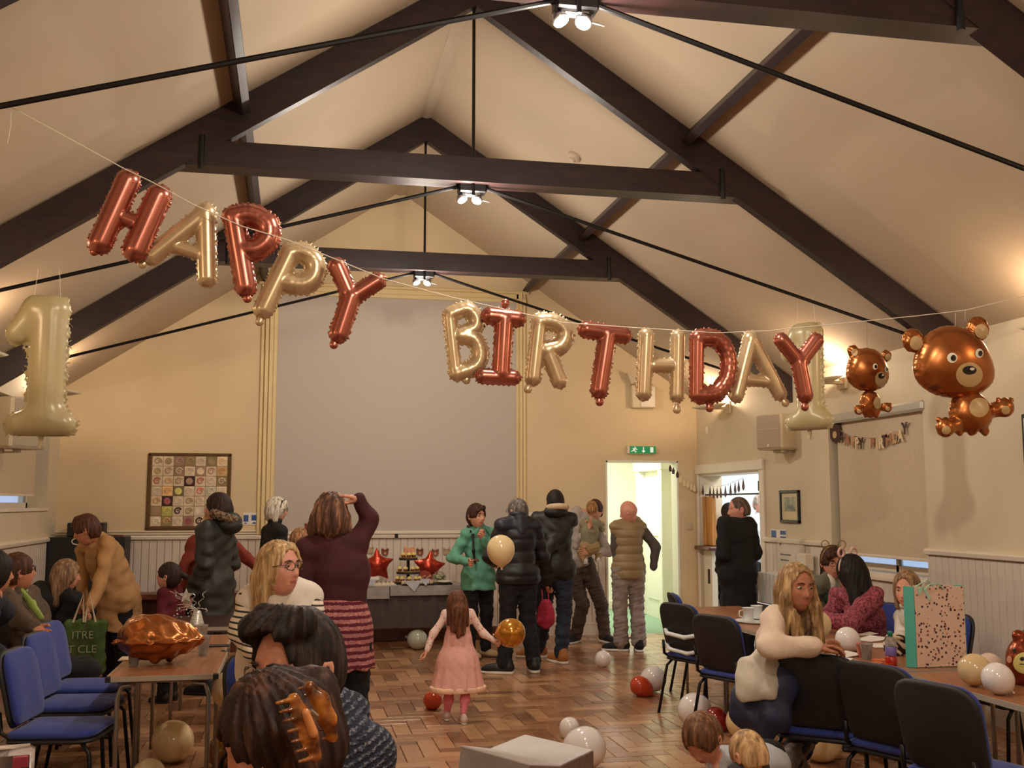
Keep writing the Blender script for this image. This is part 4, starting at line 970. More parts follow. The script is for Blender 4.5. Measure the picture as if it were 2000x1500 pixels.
        def disp(P):
            an = np.arctan2(P[:, 0], P[:, 1]+.01); return amp*(np.sin(an*23+P[:, 2]*40)+.7*np.sin(an*41+P[:, 2]*25+1)+.6*np.sin(P[:, 0]*90+P[:, 1]*70))
        V, Fq = S.mesh(vox, disp=disp); return s.part(name, (s.hv(V), Fq), 0, m)
    def top(s, m, c=.014, arms='lr', to=.97, hem=None, wr=.0035, lam=.09, vox=.0125, extra=None, cuts=(), name='top', seed=1, quilt=None, neckcut=True, hips=True, k=.035):
        S = SDF(); s.torso(S, c, k)
        if hips and not s.seat:
            for sd in 'lr': S.cone(s.J['pel'], s.J['hi'+sd], .10*s.rfat+c, .088*s.rfat+c, k=.05)
        if extra: extra(S)
        for a in arms:
            w = s.J['wr'+a]; d = w-s.J['el'+a]; d = d/np.linalg.norm(d); 
        J = s.J
        if hem is not None: S.cut(s.L(0, 0, hem), (0, 0, -1))
        if neckcut: nd = J['neck']-J['chest']; nd = nd/np.linalg.norm(nd); S.cut(J['neck']+nd*.030*s.H, nd)
        for p, n in cuts: S.cut(p, n)
        for a in arms: s.arm(S, a, c*.8, to=to)
        w = waves(wr, lam, 6, seed)
        if quilt:
            sp, am = quilt; z0 = s.org[2]; f = lambda P: am*(np.abs(np.sin(PI*(P[:, 2]-z0)/sp))**.5-.6)+w(P)*.6
        else: f = w
        return s.part(name, S, vox, m, disp=f)
    def sleeve_cut(s, sd, t):
        a, b = s.J['el'+sd], s.J['wr'+sd]; d = (b-a)/np.linalg.norm(b-a); return a+(b-a)*t, d
    def trousers(s, m, c=.010, to=.93, flare=.012, wr=.004, vox=.0125, lam=.10, waist=.60, name='trousers', seed=2):
        S = SDF(); J = s.J
        nf = s.fwd
        up = J['chest']-J['pel']; up /= np.linalg.norm(up)
        S.cone(J['pel']-up*.02*s.H, J['pel']+up*.055*s.H, .136*s.rfat+c, .120*s.rfat+c, k=.04, n=nf, fl=.72)
        for sd in 'lr':
            s.leg(S, sd, c, to=to, flare=flare)
            if s.seat: S.cone(J['pel'], J['hi'+sd], .105*s.rfat, .098*s.rfat, k=.04)
        w = waves(wr, lam, 6, seed, (1, 1, 1.8)); return s.part(name, S, vox, m, disp=w)
    def shoes(s, m, sole=None, size=1., dirs=None, name='shoe', h=.0):
        q = s.H/1.7*size
        for i, sd in enumerate('lr'):
            a = s.J['an'+sd]; dirs = dirs or s.fdirs; f = s.fwd if dirs is None else np.array((math.sin(dirs[i]), math.cos(dirs[i]), 0)); r = np.cross(f, s.up)
            b = np.array((a[0], a[1], s.org[2] if not s.seat else a[2]-.075*q)) if not h else a-s.up*.075*q
            R3 = np.stack([r, f, s.up], 1); g = lambda x, y, z: b+R3@np.array((x*q, y*q, z*q))
            S = SDF().cone(g(0, -.045, .055), g(0, .13, .038), .043*q, .036*q, k=.02).cone(g(0, -.04, .06), g(0, -.035, .10), .042*q, .042*q, k=.02).cone(g(0, .06, .045), g(0, .165, .030), .044*q, .030*q, k=.02)
            S.cut(g(0, 0, .018), (0, 0, -1)); o = s.part(name, S, .0075, m)
            S = SDF().cone(g(0, -.045, .014), g(0, .06, .014), .043*q, .047*q, k=.01).cone(g(0, .06, .014), g(0, .165, .014), .047*q, .034*q, k=.01); S.cut(g(0, 0, .0), (0, 0, -1)).cut(g(0, 0, .024), (0, 0, 1))
            V, Fq = S.mesh(.0075); so = npmesh('sole', V, Fq, sole or m_blackp, o)
    def ring(s, name, m, c, r, w, nrm=(0, 0, 1), fl=.8, vox=.009, open_=0., disp=None):
        """rolled collar, hood edge or scarf around the neck"""
        S = SDF(); F3 = np.array(frame_of(nrm)); 
        A = np.linspace(open_, 2*PI-open_, 18)
        # opening faces forward
        f0 = F3.T@s.fwd; a0 = math.atan2(f0[1], f0[0])
        P = [np.array(c)+F3@np.array((r*math.cos(a0+a), r*fl*math.sin(a0+a) if False else r*math.sin(a0+a), 0)) for a in A]
        for i in range(len(P)-1): S.cone(P[i], P[i+1], w, w, k=w*.5)
        return s.part(name, S, vox, m, disp=disp)
    def done(s):
        loc = (float(s.org[0]), float(s.org[1]), float(s.org[2])); s.root.location = loc
        def shift(o, sub=False):
            if hasattr(o.data, 'transform'): o.data.transform(Matrix.Translation(-Vector(loc)))
            for c in o.children: shift(c, True)
        for c in s.root.children: shift(c)
        return s
TOCAM = PI          # heading that looks straight at the viewpoint
def H_(n, *c): return hairmat(n, c)
wht = mat('white_sole', (226, 222, 214), .5)
# ---- the little girl in pink, walking away
m_pinkd = cloth('pink_dress', (232, 176, 166), var=.04, vs=30); m_pinkt = cloth('pink_tights', (226, 128, 142)); m_pfl = NT('pale_floral_sleeve')
_v = m_pfl.n('ShaderNodeTexVoronoi'); _v.inputs['Scale'].default_value = 38; m_pfl.l(m_pfl.co(), _v.inputs['Vector']); m_pfl.l(m_pfl.ramp(_v.outputs['Distance'], [(.0, (206, 120, 120)), (.22, (206, 130, 126)), (.3, (236, 206, 196))]), m_pfl.b.inputs['Base Color']); m_pfl.b.inputs['Roughness'].default_value = .8; m_pfl = m_pfl.m
p = Person('little girl in a pink dress with long brown hair, walking away', 0.02, 8.1, .98, -.05, 'fair', child=1, hs=.82, eyes=False, hands=('relax', ('grip', (0, 0, 1))),
    pose=dict(wrl=[833, 1272, 8.0], ell=[846, 1238, 8.05], elr=[945, 1238, 8.08], wrr=[966, 1252, 8.04], anl=[872, 1398, 8.15], anr=[905, 1392, 7.98], knr=(.06, -.02, .26), head=[892, 1183, 8.1], neck=(0, -.005, .80)))
p.top(m_pfl, c=.006, to=.95, vox=.009, wr=.0015)
S = SDF(); J = p.J
for z0, z1, r0, r1 in ((.78, .60, .075, .105), (.60, .42, .105, .165), (.42, .235, .165, .205)): S.cone(p.L(0, 0, z0), p.L(0, 0, z1), r0*.98, r1*.98, k=.02, n=p.fwd, fl=.82)
S.cut(p.L(0, 0, .245), (0, 0, -1)); S.cut(p.L(0, 0, .80), (0, 0, 1))
ctr = p.L(0, 0, 0); p.part('dress', S, .009, m_pinkd, disp=lambda P: np.clip((.52-P[:, 2])/.3, 0, 1)*.009*np.sin(np.arctan2(P[:, 0]-ctr[0], P[:, 1]-ctr[1])*13+P[:, 2]*4))
S = SDF()
for z, r in ((.26, .194), (.225, .199)): S.cone(p.L(-.02, 0, z), p.L(.02, 0, z), r*.97, r*.97, k=.02, n=p.fwd, fl=.84)
S.cut(p.L(0, 0, .222), (0, 0, -1)); S.cut(p.L(0, 0, .262), (0, 0, 1)); p.part('hem_band', S, .009, cloth('pink_hem', (240, 196, 170)))
p.trousers(m_pinkt, c=.002, to=1, flare=0, vox=.009, wr=.001, name='tights'); p.shoes(cloth('silver_shoe', (200, 176, 172), rough=.4), wht, size=.95)
p.hair(hairmat('girl', (96, 58, 38)), 'long', 1.6, locks=[((-.03, -.085, -.02), (-.045, -.10, -.19), .05, .03), ((.03, -.085, -.02), (.03, -.105, -.22), .052, .028), ((0, -.09, -.05), (-.005, -.105, -.25), .05, .02), ((.065, -.05, -.03), (.085, -.065, -.16), .032, .016), ((-.065, -.05, -.03), (-.085, -.065, -.15), .032, .016)])
p.done()
# ---- woman in the green jacket
m_grn = cloth('sea_green', (96, 160, 134), rough=.75, var=.05); m_blk = cloth('black_knit', (20, 19, 21), var=.15); m_blk2 = cloth('black_trouser', (17, 16, 19), var=.15)
p = Person('smiling woman in a sea green jacket with short dark brown hair', .72, 11.32, 1.60, TOCAM-.35, 'fair', look=TOCAM-.48, tilt=(.02, 0, 0), fat=1.06, fdirs=[TOCAM-.9, TOCAM-.5], hs=1.03, hands=(('half', (0, 0, 1)), ('half', (0, 0, 1))),
    pose=dict(head=[931, 1009, 11.25], shl=(-.108, .01, .80), wrl=[942, 1052, 10.98], ell=[965, 1088, 11.1], elr=[884, 1090, 11.25], wrr=[915, 1098, 11.0]))
p.top(m_grn, c=.026, hem=.44, to=.9, wr=.006, extra=lambda S: S.cone(p.L(0, 0, .56), p.L(0, 0, .42), .165, .195, k=.04, n=p.fwd, fl=.9))
p.trousers(m_blk2, c=.012); p.shoes(cloth('straw_shoe', (176, 150, 112)), mat('brown_sole', (70, 50, 36), .6))
for a, b in (((-.028, .066, .845), (-.075, .062, .80)), ((.028, .066, .845), (.075, .062, .80))):
    S = SDF().cone(p.L(*a), p.L(*b), .022, .034, n=p.fwd, fl=.35); p.part('lapel', S, .006, m_grn)
p.part('shoulder_strap', SDF().chain([p.L(.072, -.02, .856), p.L(.082, .07, .80), p.L(.088, .09, .70), p.L(.07, .08, .62)], [.014]*4, n=p.fwd, fl=.5), .006, m_blackp)
p.part('neck_scarf', SDF().ell(p.L(.0, .055, .80), (.04, .03, .05)), .007, cloth('lilac_print', (176, 160, 176)))
p.hair(H_('dkbrown', 58, 32, 24), 'short', 1.3, locks=[((-.03, .07, .085), (.045, .085, .055), .025, .014), ((0, -.07, -.03), (0, -.06, -.09), .06, .03), ((.062, -.02, -.02), (.06, -.03, -.08), .026, .016)], nape=-.11)
p.done()
_bm = bpy.data.objects  # small held card
# ---- man with glasses in navy padded jacket
m_navy = mat('navy_padded', (22, 23, 30), .45, var=.1, vs=10, bump=.1, bs=60); m_navy2 = cloth('navy_yoke', (26, 30, 48), rough=.5)
p = Person('grey haired man with glasses in a black padded jacket, seen from behind', .93, 10.25, 1.74, -.12, 'rosy', look=-.55, fat=1.06, fdirs=[-1.15, .05], eyes=False, hands=(('relax', (0, 1, 0)), ('relax', (0, 1, 0))),
    pose=dict(head=[1010, 1000, 10.28], anl=[984, 1300, 10.2], anr=[1043, 1300, 10.25], wrl=(-.10, .14, .60), ell=(-.155, .03, .63), wrr=(.10, .14, .60), elr=(.155, .03, .63)))
p.top(m_navy, c=.034, hem=.485, to=.95, wr=.003, quilt=(.115, .016)); p.ring('collar', m_navy2, p.J['neck']+np.array((0, 0, .035)), .062, .028, nrm=(0, 0, 1))
S = SDF(); S.cone(p.L(-.10, -.01, .80), p.L(.10, -.01, .80), .072, .072, k=.04, n=p.fwd, fl=1.2).cone(p.L(0, -.02, .84), p.L(0, -.045, .77), .08, .06, k=.03); p.part('yoke', S, .012, m_navy2)
p.trousers(m_blk2, c=.016, flare=.02); p.shoes(cloth('black_trainer', (26, 26, 30), rough=.5), wht, size=1.12)
p.hair(H_('greycrop', 104, 96, 90), 'crop', .4, nape=-.060, amp=.0008); p.glasses(); p.done()
# ---- man in black jacket with cream hood lining, jeans, tan shoes
m_jean = cloth('dark_denim', (36, 44, 60), var=.2, vs=8); m_jkt = mat('black_jacket', (30, 27, 27), .55, var=.12, vs=8)
p = Person('bearded man in a black hooded jacket, dark jeans and tan shoes', 1.42, 10.78, 1.80, .05, 'warm', look=.0, fat=1.05, fdirs=[-1.4, -.35], eyes=False, hands=(('relax', (0, 1, 0)), ('grip', (0, 1, 0))),
    pose=dict(head=[1084, 982, 10.75], anl=[1050, 1270, 11.2], anr=[1095, 1282, 10.75], knl=[1062, 1215, 11.05], wrr=[1068, 1140, 10.7], elr=[1060, 1085, 10.62], shl=(-.09, .03, .798)))
p.top(m_jkt, c=.036, hem=.455, to=.93, wr=.006); p.trousers(m_jean, c=.014, flare=.016, wr=.006)
p.shoes(mat('tan_suede', (168, 108, 54), .7, var=.1, vs=20), wht, size=1.1)
S = SDF().ell(p.L(0, -.045, .85), (.125, .085, .075)).ell(p.L(0, -.045, .885), (.085, .07, .05), op='s', k=.02); p.part('hood', S, .010, m_jkt, disp=waves(.003, .06, 5, 4))
p.ring('hood_lining', cloth('cream_fleece', (206, 182, 150)), p.L(.01, -.045, .872), .090, .028, nrm=(0, .15, 1), open_=.6)
p.hair(H_('black', 30, 22, 20), 'crop', .7, nape=-.065, amp=.0008); p.part('beard', (p.hv(SDF().ell((0, .055, -.082), (.056, .045, .040)).cone((-.062, .02, -.04), (-.045, .05, -.09), .018, .02).cone((.062, .02, -.04), (.045, .05, -.09), .018, .02).mesh(.006)[0]), SDF().ell((0, .055, -.082), (.056, .045, .040)).cone((-.062, .02, -.04), (-.045, .05, -.09), .018, .02).cone((.062, .02, -.04), (.045, .05, -.09), .018, .02).mesh(.006)[1]), 0, H_('black', 30, 22, 20))
p.done()
r = thing('drawstring_bag', 'crimson bag hanging from the hand of the man in tan shoes', 'bag')
c = py(1066, 1198, 10.62); S = SDF().ell(c, (.085, .05, .14)).ell(c-np.array((0, 0, .06)), (.09, .055, .09), k=.03); V, Fq = S.mesh(.008, disp=waves(.004, .07, 5, 9)); npmesh('pouch', V, Fq, cloth('crimson', (172, 42, 70)), r)
MB().tube([py(1058, 1152, 10.66), py(1060, 1172, 10.64)], .006).tube([py(1070, 1150, 10.68), py(1072, 1174, 10.64)], .006).build('strap', cloth('crimson', (172, 42, 70)), r); MB().lathe([(.001, -.014), (.012, 0), (.001, .014)], c=py(1084, 1206, 10.6), n=10, cap=False).build('toggle', cloth('pale_pink', (224, 150, 150)), r, True); rebase(r, tuple(c))
# ---- father holding the baby
m_shirt = cloth('pale_grey_shirt', (176, 166, 158), var=.05); m_brn = cloth('brown_chino', (72, 56, 46), var=.12, vs=6)
p = Person('man in pale grey shirt and brown trousers holding a baby on his chest', 2.06, 12.3, 1.80, TOCAM+.1, 'fair', look=TOCAM+.5, fat=.97, fdirs=[TOCAM-.3, TOCAM+.7], hands=(('flat', (0, 0, 1)), ('flat', (0, 0, 1))),
    pose=dict(head=[1162, 998, 12.25], anl=[1182, 1245, 12.25], anr=[1124, 1247, 12.3], knl=[1174, 1180, 12.2], knr=[1138, 1180, 12.2], wrl=[1150, 1078, 12.0], ell=[1188, 1078, 12.15], wrr=[1146, 1035, 12.0], elr=[1128, 1062, 12.2], shr=(.098, 0, .798)))
p.top(m_shirt, c=.018, hem=.46, to=.55, wr=.005); p.trousers(m_brn, c=.016, flare=.014, wr=.006, waist=.6); p.shoes(cloth('black_pump', (24, 22, 24)), wht, size=1.05)
p.hair(H_('dkbrown', 58, 32, 24), 'short', 1.2, locks=[((-.03, .06, .085), (.05, .075, .055), .03, .02)]); p.done()
q = Person('baby in khaki outfit with pale shoes, held against the man\'s chest', 1.93, 12.08, .72, .1, 'fair', child=1, hs=.74, eyes=False, seat=True, z=.92, hands=('relax', 'relax'), feet=True,
    pose=dict(pel=[1150, 1067, 12.02], chest=[1152, 1038, 12.0], neck=[1154, 1016, 12.02], head=[1156, 994, 12.0], shl=[1139, 1022, 12.02], shr=[1168, 1022, 12.02], ell=[1136, 1035, 12.1], elr=[1176, 1033, 12.1], wrl=[1140, 1028, 12.2], wrr=[1178, 1024, 12.2], hil=[1143, 1066, 12.02], hir=[1160, 1066, 12.02], knl=[1134, 1078, 12.1], knr=[1170, 1078, 12.1], anl=[1143, 1095, 12.0], anr=[1168, 1092, 12.04]))
q.rfat = .62; q.top(cloth('khaki_smock', (142, 136, 108)), c=.012, to=.9, vox=.009, wr=.003); q.trousers(cloth('khaki_tan', (168, 140, 96)), c=.008, vox=.009)
q.shoes(cloth('baby_shoe', (214, 206, 204)), wht, size=1.15, h=1); q.hair(H_('babyblond', 150, 108, 66), 'crop', .3, amp=.0006, nape=-.06); q.done()
# ---- bald man in quilted gilet
m_gil = mat('khaki_gilet', (150, 128, 92), .5, var=.06, vs=8); m_cord = cloth('charcoal_sleeve', (84, 76, 72)); m_cht = cloth('stone_chino', (146, 134, 128), var=.08, vs=7)
p = Person('bald man in a quilted khaki gilet and stone trousers', 2.44, 11.5, 1.72, -.1, 'rosy', look=-1.0, tilt=(-.25, 0, 0), fat=1.08, fdirs=[-1.1, .2], eyes=False, hands=(None, None),
    pose=dict(head=[1228, 1000, 11.45], neck=[1236, 1018, 11.5], shl=(-.082, 0, .785), shr=(.082, 0, .785), anl=[1213, 1258, 11.5], anr=[1248, 1258, 11.45], wrl=[1207, 1108, 11.5], ell=[1202, 1068, 11.5], wrr=[1276, 1108, 11.5], elr=[1281, 1068, 11.5]))
p.top(m_cord, c=.004, to=1.02, wr=.002, hem=.56, name='sleeves', hips=False); S = SDF(); p.arm(S, 'l', .014); p.arm(S, 'r', .014); p.part('sleeves', S, .011, m_cord, disp=waves(.003, .07)); S = SDF(); p.torso(S, .026)
S.cone(p.J['pel'], p.L(0, 0, .47), .165*p.rfat, .17*p.rfat, k=.05, n=p.fwd, fl=.75)
for sd in 'lr': S.cone(p.J['sh'+sd], p.J['sh'+sd]-np.array((0, 0, .03)), .046, .054, k=.03)
S.cut(p.L(0, 0, .455), (0, 0, -1)); S.cut(p.L(.128, 0, .7), p.rt).cut(p.L(-.128, 0, .7), -p.rt)
p.part('gilet', S, .011, m_gil, disp=lambda P: .014*(np.abs(np.sin(PI*(P[:, 2])/.088))**.5-.6)); p.ring('collar', m_gil, p.J['neck']+np.array((0, 0, .02)), .062, .026)
p.trousers(m_cht, c=.018, flare=.03, wr=.006); p.shoes(cloth('black_pump', (24, 22, 24)), wht, size=1.1)
p.done()
# ---- man in the long black coat
p = Person('balding man in a long black coat by the kitchen doorway', 3.13, 10.1, 1.76, -.35, 'rosy', look=-1.45, tilt=(-.08, 0, 0), fat=1.05, eyes=False, hands=(None, None),
    pose=dict(head=[1442, 996, 10.1], neck=[1450, 1020, 10.12], wrl=(-.06, .08, .54), wrr=(.09, .07, .54)))
def skirtcoat(S): S.cone(p.L(0, 0, .62), p.L(0, 0, .30), .165, .205, k=.06, n=p.fwd, fl=.75)
p.top(cloth('black_wool', (14, 13, 15), var=.15), c=.034, hem=.28, extra=skirtcoat, to=.97, wr=.004, name='coat'); p.ring('collar', cloth('black_wool', (14, 13, 15)), p.J['neck']+np.array((0, 0, .02)), .066, .026, nrm=(0, 0, 1)); p.trousers(m_blk2); p.shoes(cloth('black_shoe', (18, 16, 16), rough=.4))
p.hair(H_('shortgrey', 92, 76, 66), 'crop', -.6, hl=.012, face=(.07, .10, .12), nape=-.06, amp=.0005); p.done()
# ---- two people in the kitchen
p = Person('person in a white cardigan facing into the kitchen, dark ponytail', 4.17, 12.75, 1.60, -.25, 'fair', fat=.95, eyes=False, hands=('relax', 'relax'), pose=dict(wrl=(-.08, .12, .58), wrr=(.12, .10, .56)))
p.top(cloth('white_cardigan', (226, 222, 214)), c=.028, hem=.46, wr=.005); p.trousers(m_blk2); p.shoes(m_blackp); p.hair(H_('black', 30, 22, 20), 'bob', 1, locks=[((0, -.08, -.02), (.0, -.11, -.20), .035, .02)]); p.done()
p = Person('person with short white hair half hidden by the kitchen door frame', 4.95, 13.55, 1.72, TOCAM, 'rosy', eyes=True, hands=('relax', 'relax'))
p.top(cloth('pale_shirt', (210, 214, 220)), c=.016); p.trousers(m_blk2); p.shoes(m_blackp); p.hair(H_('whitefuzz', 170, 150, 136), 'crop', .4); p.done()
# ---- woman standing with her arm up
m_mar = cloth('maroon_jumper', (66, 22, 28), var=.1); 
T = NT('burgundy_patterned_skirt'); z = T.sep()[2]; xx = T.sep()
wv = T.n('ShaderNodeTexWave', wave_type='BANDS', bands_direction='Z'); wv.inputs['Scale'].default_value = 8.5; wv.inputs['Distortion'].default_value = 1.2; wv.inputs['Detail'].default_value = 1; wv.inputs['Detail Scale'].default_value = 9; T.l(T.co(), wv.inputs['Vector'])
vo = T.n('ShaderNodeTexVoronoi'); vo.inputs['Scale'].default_value = 46; T.l(T.mapping((1, 1, .8)), vo.inputs['Vector'])
T.l(T.mix(T.ramp(vo.outputs['Distance'], [(.32, (0, 0, 0)), (.42, (160, 160, 160))]), T.ramp(wv.outputs[1 if len(wv.outputs) > 1 else 0], [(.38, (92, 20, 40)), (.5, (196, 130, 128))]), (98, 24, 42)), T.b.inputs['Base Color']); T.b.inputs['Roughness'].default_value = .85; m_skirt = T.m
p = Person('woman in a maroon jumper and patterned skirt with one arm raised to her head', -.95, 6.0, 1.67, .12, 'fair', fat=1.12, eyes=False, look=.05, hands=(('relax', (0, 1, 0)), ('half', (0, -1, 0), (-1, -.1, -.35))),
    pose=dict(head=[645, 1010, 6.0], neck=[640, 1042, 6.0], shl=[600, 1072, 6.0], shr=[697, 1062, 6.0], elr=[722, 1014, 6.03], wrr=[700, 974, 6.0], ell=[590, 1150, 6.0], wrl=[596, 1222, 5.9], pel=(-.01, 0, .55)))
p.top(m_mar, c=.012, hem=.632, to=.97, wr=.003)
S = SDF(); S.cone(p.L(-.005, 0, .66), p.L(-.005, 0, .56), .140, .176, k=.03, n=p.fwd, fl=.78).cone(p.L(-.005, 0, .56), p.L(.0, 0, .42), .176, .192, k=.05, n=p.fwd, fl=.75); S.cut(p.L(0, 0, .43), (.0, 0, -1)).cut(p.L(0, 0, .655), (0, 0, 1)); c0 = p.L(.01, 0, 0)
p.part('skirt', S, .011, m_skirt, disp=lambda P: np.clip((1.02-P[:, 2])/.3, 0, 1)*.007*np.sin(np.arctan2(P[:, 0]-c0[0], P[:, 1]-c0[1])*9))
p.trousers(cloth('black_tights', (16, 14, 17)), c=.0, to=1, flare=0, name='tights'); p.shoes(cloth('black_shoe', (18, 16, 16)))
p.hair(hairmat('curly', (92, 62, 46), (178, 130, 98), 34), 'bob', 1.4, amp=.004, locks=[((-.06, -.03, -.01), (-.085, -.03, -.065), .045, .034), ((.06, -.03, -.01), (.080, -.03, -.065), .045, .032), ((0, -.05, -.02), (-.01, -.055, -.07), .06, .045)]); p.done()
# ---- seated woman with striped sleeves
T = NT('striped_sleeve'); s_ = T.math('FRACT', T.math('MULTIPLY', T.math('ADD', T.sep()[2], T.math('MULTIPLY', T.sep()[0], .10)), 38)); T.l(T.ramp(s_, [(0, (44, 38, 40)), (.30, (44, 38, 40)), (.36, (224, 210, 192))]), T.b.inputs['Base Color']); T.b.inputs['Roughness'].default_value = .85; m_stripe = T.m
m_cr = cloth('white_sweatshirt', (222, 212, 200), var=.03)
p = Person('blond woman with glasses in a white top with striped sleeves, seated', -1.27, 5.38, 1.74, TOCAM-.35, 'rosy', seat=True, fat=1.30, look=TOCAM-.82, tilt=(.10, 0, 0), hs=1.02, hf=.8, hands=('relax', 'relax'), body_vox=.015,
    pose=dict(head=[546, 1112, 5.25], neck=[552, 1150, 5.32], shl=[598, 1168, 5.4], shr=[495, 1172, 5.35], elr=[476, 1232, 5.3], wrr=[500, 1275, 5.1], ell=[612, 1240, 5.3], wrl=[590, 1290, 5.1], chest=(0, .0, .48)))
S = SDF(); p.arm(S, 'r', .022); p.arm(S, 'l', .022); S.cone(p.J['shr'], p.J['shr']*.9+p.J['neck']*.1, .065, .07, k=.03); p.part('striped_sleeves', S, .009, m_stripe, disp=waves(.003, .07, 5, 5))
p.top(m_cr, c=.022, arms='', vox=.010, wr=.0045, extra=lambda S: S.ell(p.L(0, .055, .47), (.15, .09, .09)).ell(p.L(0, .06, .37), (.17, .12, .10), k=.05)); p.trousers(m_blk2); p.shoes(m_blackp)
p.glasses(); p.hair(hairmat('honeyblond', (184, 148, 100), (228, 204, 160), 50), 'long', .9, face=(.068, .085, .118), amp=.0022, locks=[((.055, -.02, .02), (.078, -.035, -.10), .030, .028), ((.078, -.035, -.09), (.085, -.02, -.15), .028, .016), ((.05, -.06, -.03), (.07, -.06, -.19), .05, .03), ((-.05, -.06, -.03), (-.07, -.05, -.18), .045, .025), ((0, -.07, -.03), (.01, -.08, -.18), .06, .03), ((-.03, .05, .09), (-.07, .055, .02), .022, .014)])
p.part('chest_emblem', SDF().ell(p.J['chest']+np.array((.04, -.165, .035)), (.022, .012, .010)), .004, cloth('emblem_blue', (70, 74, 110))); p.done()
# ---- woman with white-blond bob, black jumper
p = Person('woman with a white blond bob, glasses on and a black polo neck', -1.4, 11.3, 1.66, 1.1, 'fair', look=1.45, tilt=(-.12, 0, 0), hands=('relax', 'relax'), pose=dict(wrl=(-.05, .14, .52), wrr=(.06, .14, .52)))
p.top(m_blk, c=.02, hem=.5); p.ring('polo_neck', m_blk, p.J['neck']+np.array((.008, 0, .03)), .045, .026); p.trousers(m_blk2); p.shoes(m_blackp)
p.glasses(); p.hair(hairmat('platinum', (206, 196, 178), (236, 230, 214), 50), 'bob', 1.4, face=(.058, .07, .082), locks=[((.06, -.02, -.01), (.07, -.01, -.10), .034, .026), ((-.06, -.02, -.01), (-.07, -.01, -.10), .034, .026), ((.02, .06, .08), (.04, .085, .035), .03, .018), ((0, -.06, -.03), (0, -.07, -.09), .06, .03)])
p.part('hair_slide', (lambda S: S.mesh(.004))(SDF().chain([p.hp((.035, .06, .11)), p.hp((.07, .03, .09)), p.hp((.09, .02, .03))], [.005]*3)), 0, m_gl); p.done()
# ---- parka with fur hood
m_park = mat('dark_green_parka', (40, 42, 38), .6, var=.12, vs=7)
p = Person('woman with dark brown hair in a dark parka with furred hood', -1.88, 9.7, 1.72, -1.15, 'rosy', look=-1.5, fat=1.05, hands=('relax', 'relax'), pose=dict(head=[425, 993, 9.7], neck=[430, 1025, 9.7], wrl=(-.12, .05, .50), wrr=(.14, .07, .50), elr=(.15, -.02, .63)))
p.top(m_park, c=.046, hem=.36, to=.9, wr=.007, extra=lambda S: S.cone(p.L(0, 0, .55), p.L(0, 0, .38), .19, .215, k=.05, n=p.fwd, fl=.8), name='parka'); p.trousers(m_blk2); p.shoes(m_blackp)
m_fur = NT('fur_trim'); _n = m_fur.noise(45, 5); m_fur.l(m_fur.ramp(_n, [(.35, (70, 54, 42)), (.7, (170, 140, 110))]), m_fur.b.inputs['Base Color']); m_fur.bump(_n, 1, .02); m_fur.b.inputs['Roughness'].default_value = .9; m_fur = m_fur.m
p.ring('fur_trim', m_fur, p.L(0, -.055, .868), .105, .034, nrm=(.35, 0, 1), disp=waves(.008, .022, 8, 3)); S = SDF().ell(p.L(0, -.08, .835), (.11, .10, .10)); p.part('hood', S, .012, m_park, disp=waves(.006, .08, 5, 2))
p.hair(H_('espresso', 44, 26, 22), 'long', 1.6, face=(.056, .068, .09), locks=[((.05, -.05, -.02), (.06, -.05, -.13), .045, .03), ((-.05, -.05, -.02), (-.06, -.05, -.13), .045, .03), ((0, -.07, -.02), (0, -.075, -.13), .06, .04), ((.07, .0, 0), (.075, .01, -.12), .025, .02)]); p.done()
# ---- person behind in rust top with long blond hair, arms spread
p = Person('person in a rust cardigan with long fair hair, behind the parka', -2.05, 10.5, 1.62, .1, 'fair', eyes=False, hands=('relax', 'relax'), pose=dict(head=[418, 1018, 10.6], neck=[420, 1048, 10.55], shl=[392, 1056, 10.5], shr=[446, 1056, 10.5], ell=[368, 1090, 10.4], wrl=[352, 1120, 10.3], elr=[480, 1088, 10.3], wrr=[512, 1118, 10.1]))
p.top(cloth('rust_cardigan', (122, 42, 28)), c=.02, wr=.005, hem=.5); p.trousers(m_blk2); p.shoes(m_blackp); p.hair(hairmat('honeyblond', (188, 146, 92), (232, 204, 154), 50), 'long', 1, locks=[((-.04, -.07, -.02), (-.11, -.08, -.28), .045, .026), ((.03, -.07, -.02), (.04, -.09, -.26), .05, .026)]); p.done()
p = Person('person with fair brown hair glimpsed between the black jumper and the raised arm', -1.15, 11.0, 1.33, .8, 'fair', eyes=False, hands=('relax', 'relax'), hs=.97, seat=False)
p.top(cloth('grey_top', (120, 110, 104)), c=.012); p.trousers(m_blk2); p.shoes(m_blackp); p.hair(H_('lightbrown', 140, 100, 68), 'short', 1); p.done()
# ---- stooping woman in the camel cardigan with tote bag
m_cam = cloth('camel_cardigan', (176, 132, 84), var=.05)
p = Person('stooping woman with short brown hair in a long camel cardigan', -2.86, 10.0, 1.70, -.95, 'warm', look=-1.5, tilt=(-.32, 0, 0), fat=1.08, hands=(('grip', (0, 1, 0)), ('grip', (0, 1, 0))),
    pose=dict(pel=[232, 1168, 10.05], chest=[205, 1090, 9.95], neck=[186, 1052, 9.85], head=[168, 1036, 9.75], shl=[165, 1072, 10.05], shr=[212, 1064, 9.75], ell=[160, 1130, 10.0], wrl=[160, 1175, 9.85], elr=[196, 1140, 9.55], wrr=[172, 1190, 9.32], hil=[226, 1175, 10.1], hir=[238, 1175, 9.95], knl=[222, 1250, 10.15], knr=[238, 1250, 9.95], anl=[212, 1318, 10.2], anr=[240, 1318, 10.0]))
def ck(S): S.cone(p.J['chest'], p.J['pel'], .165, .19, k=.06, n=p.fwd, fl=.8).cone(p.J['pel'], p.J['pel']+np.array((.02, .0, -.26)), .19, .235, k=.06, n=p.fwd, fl=.75)
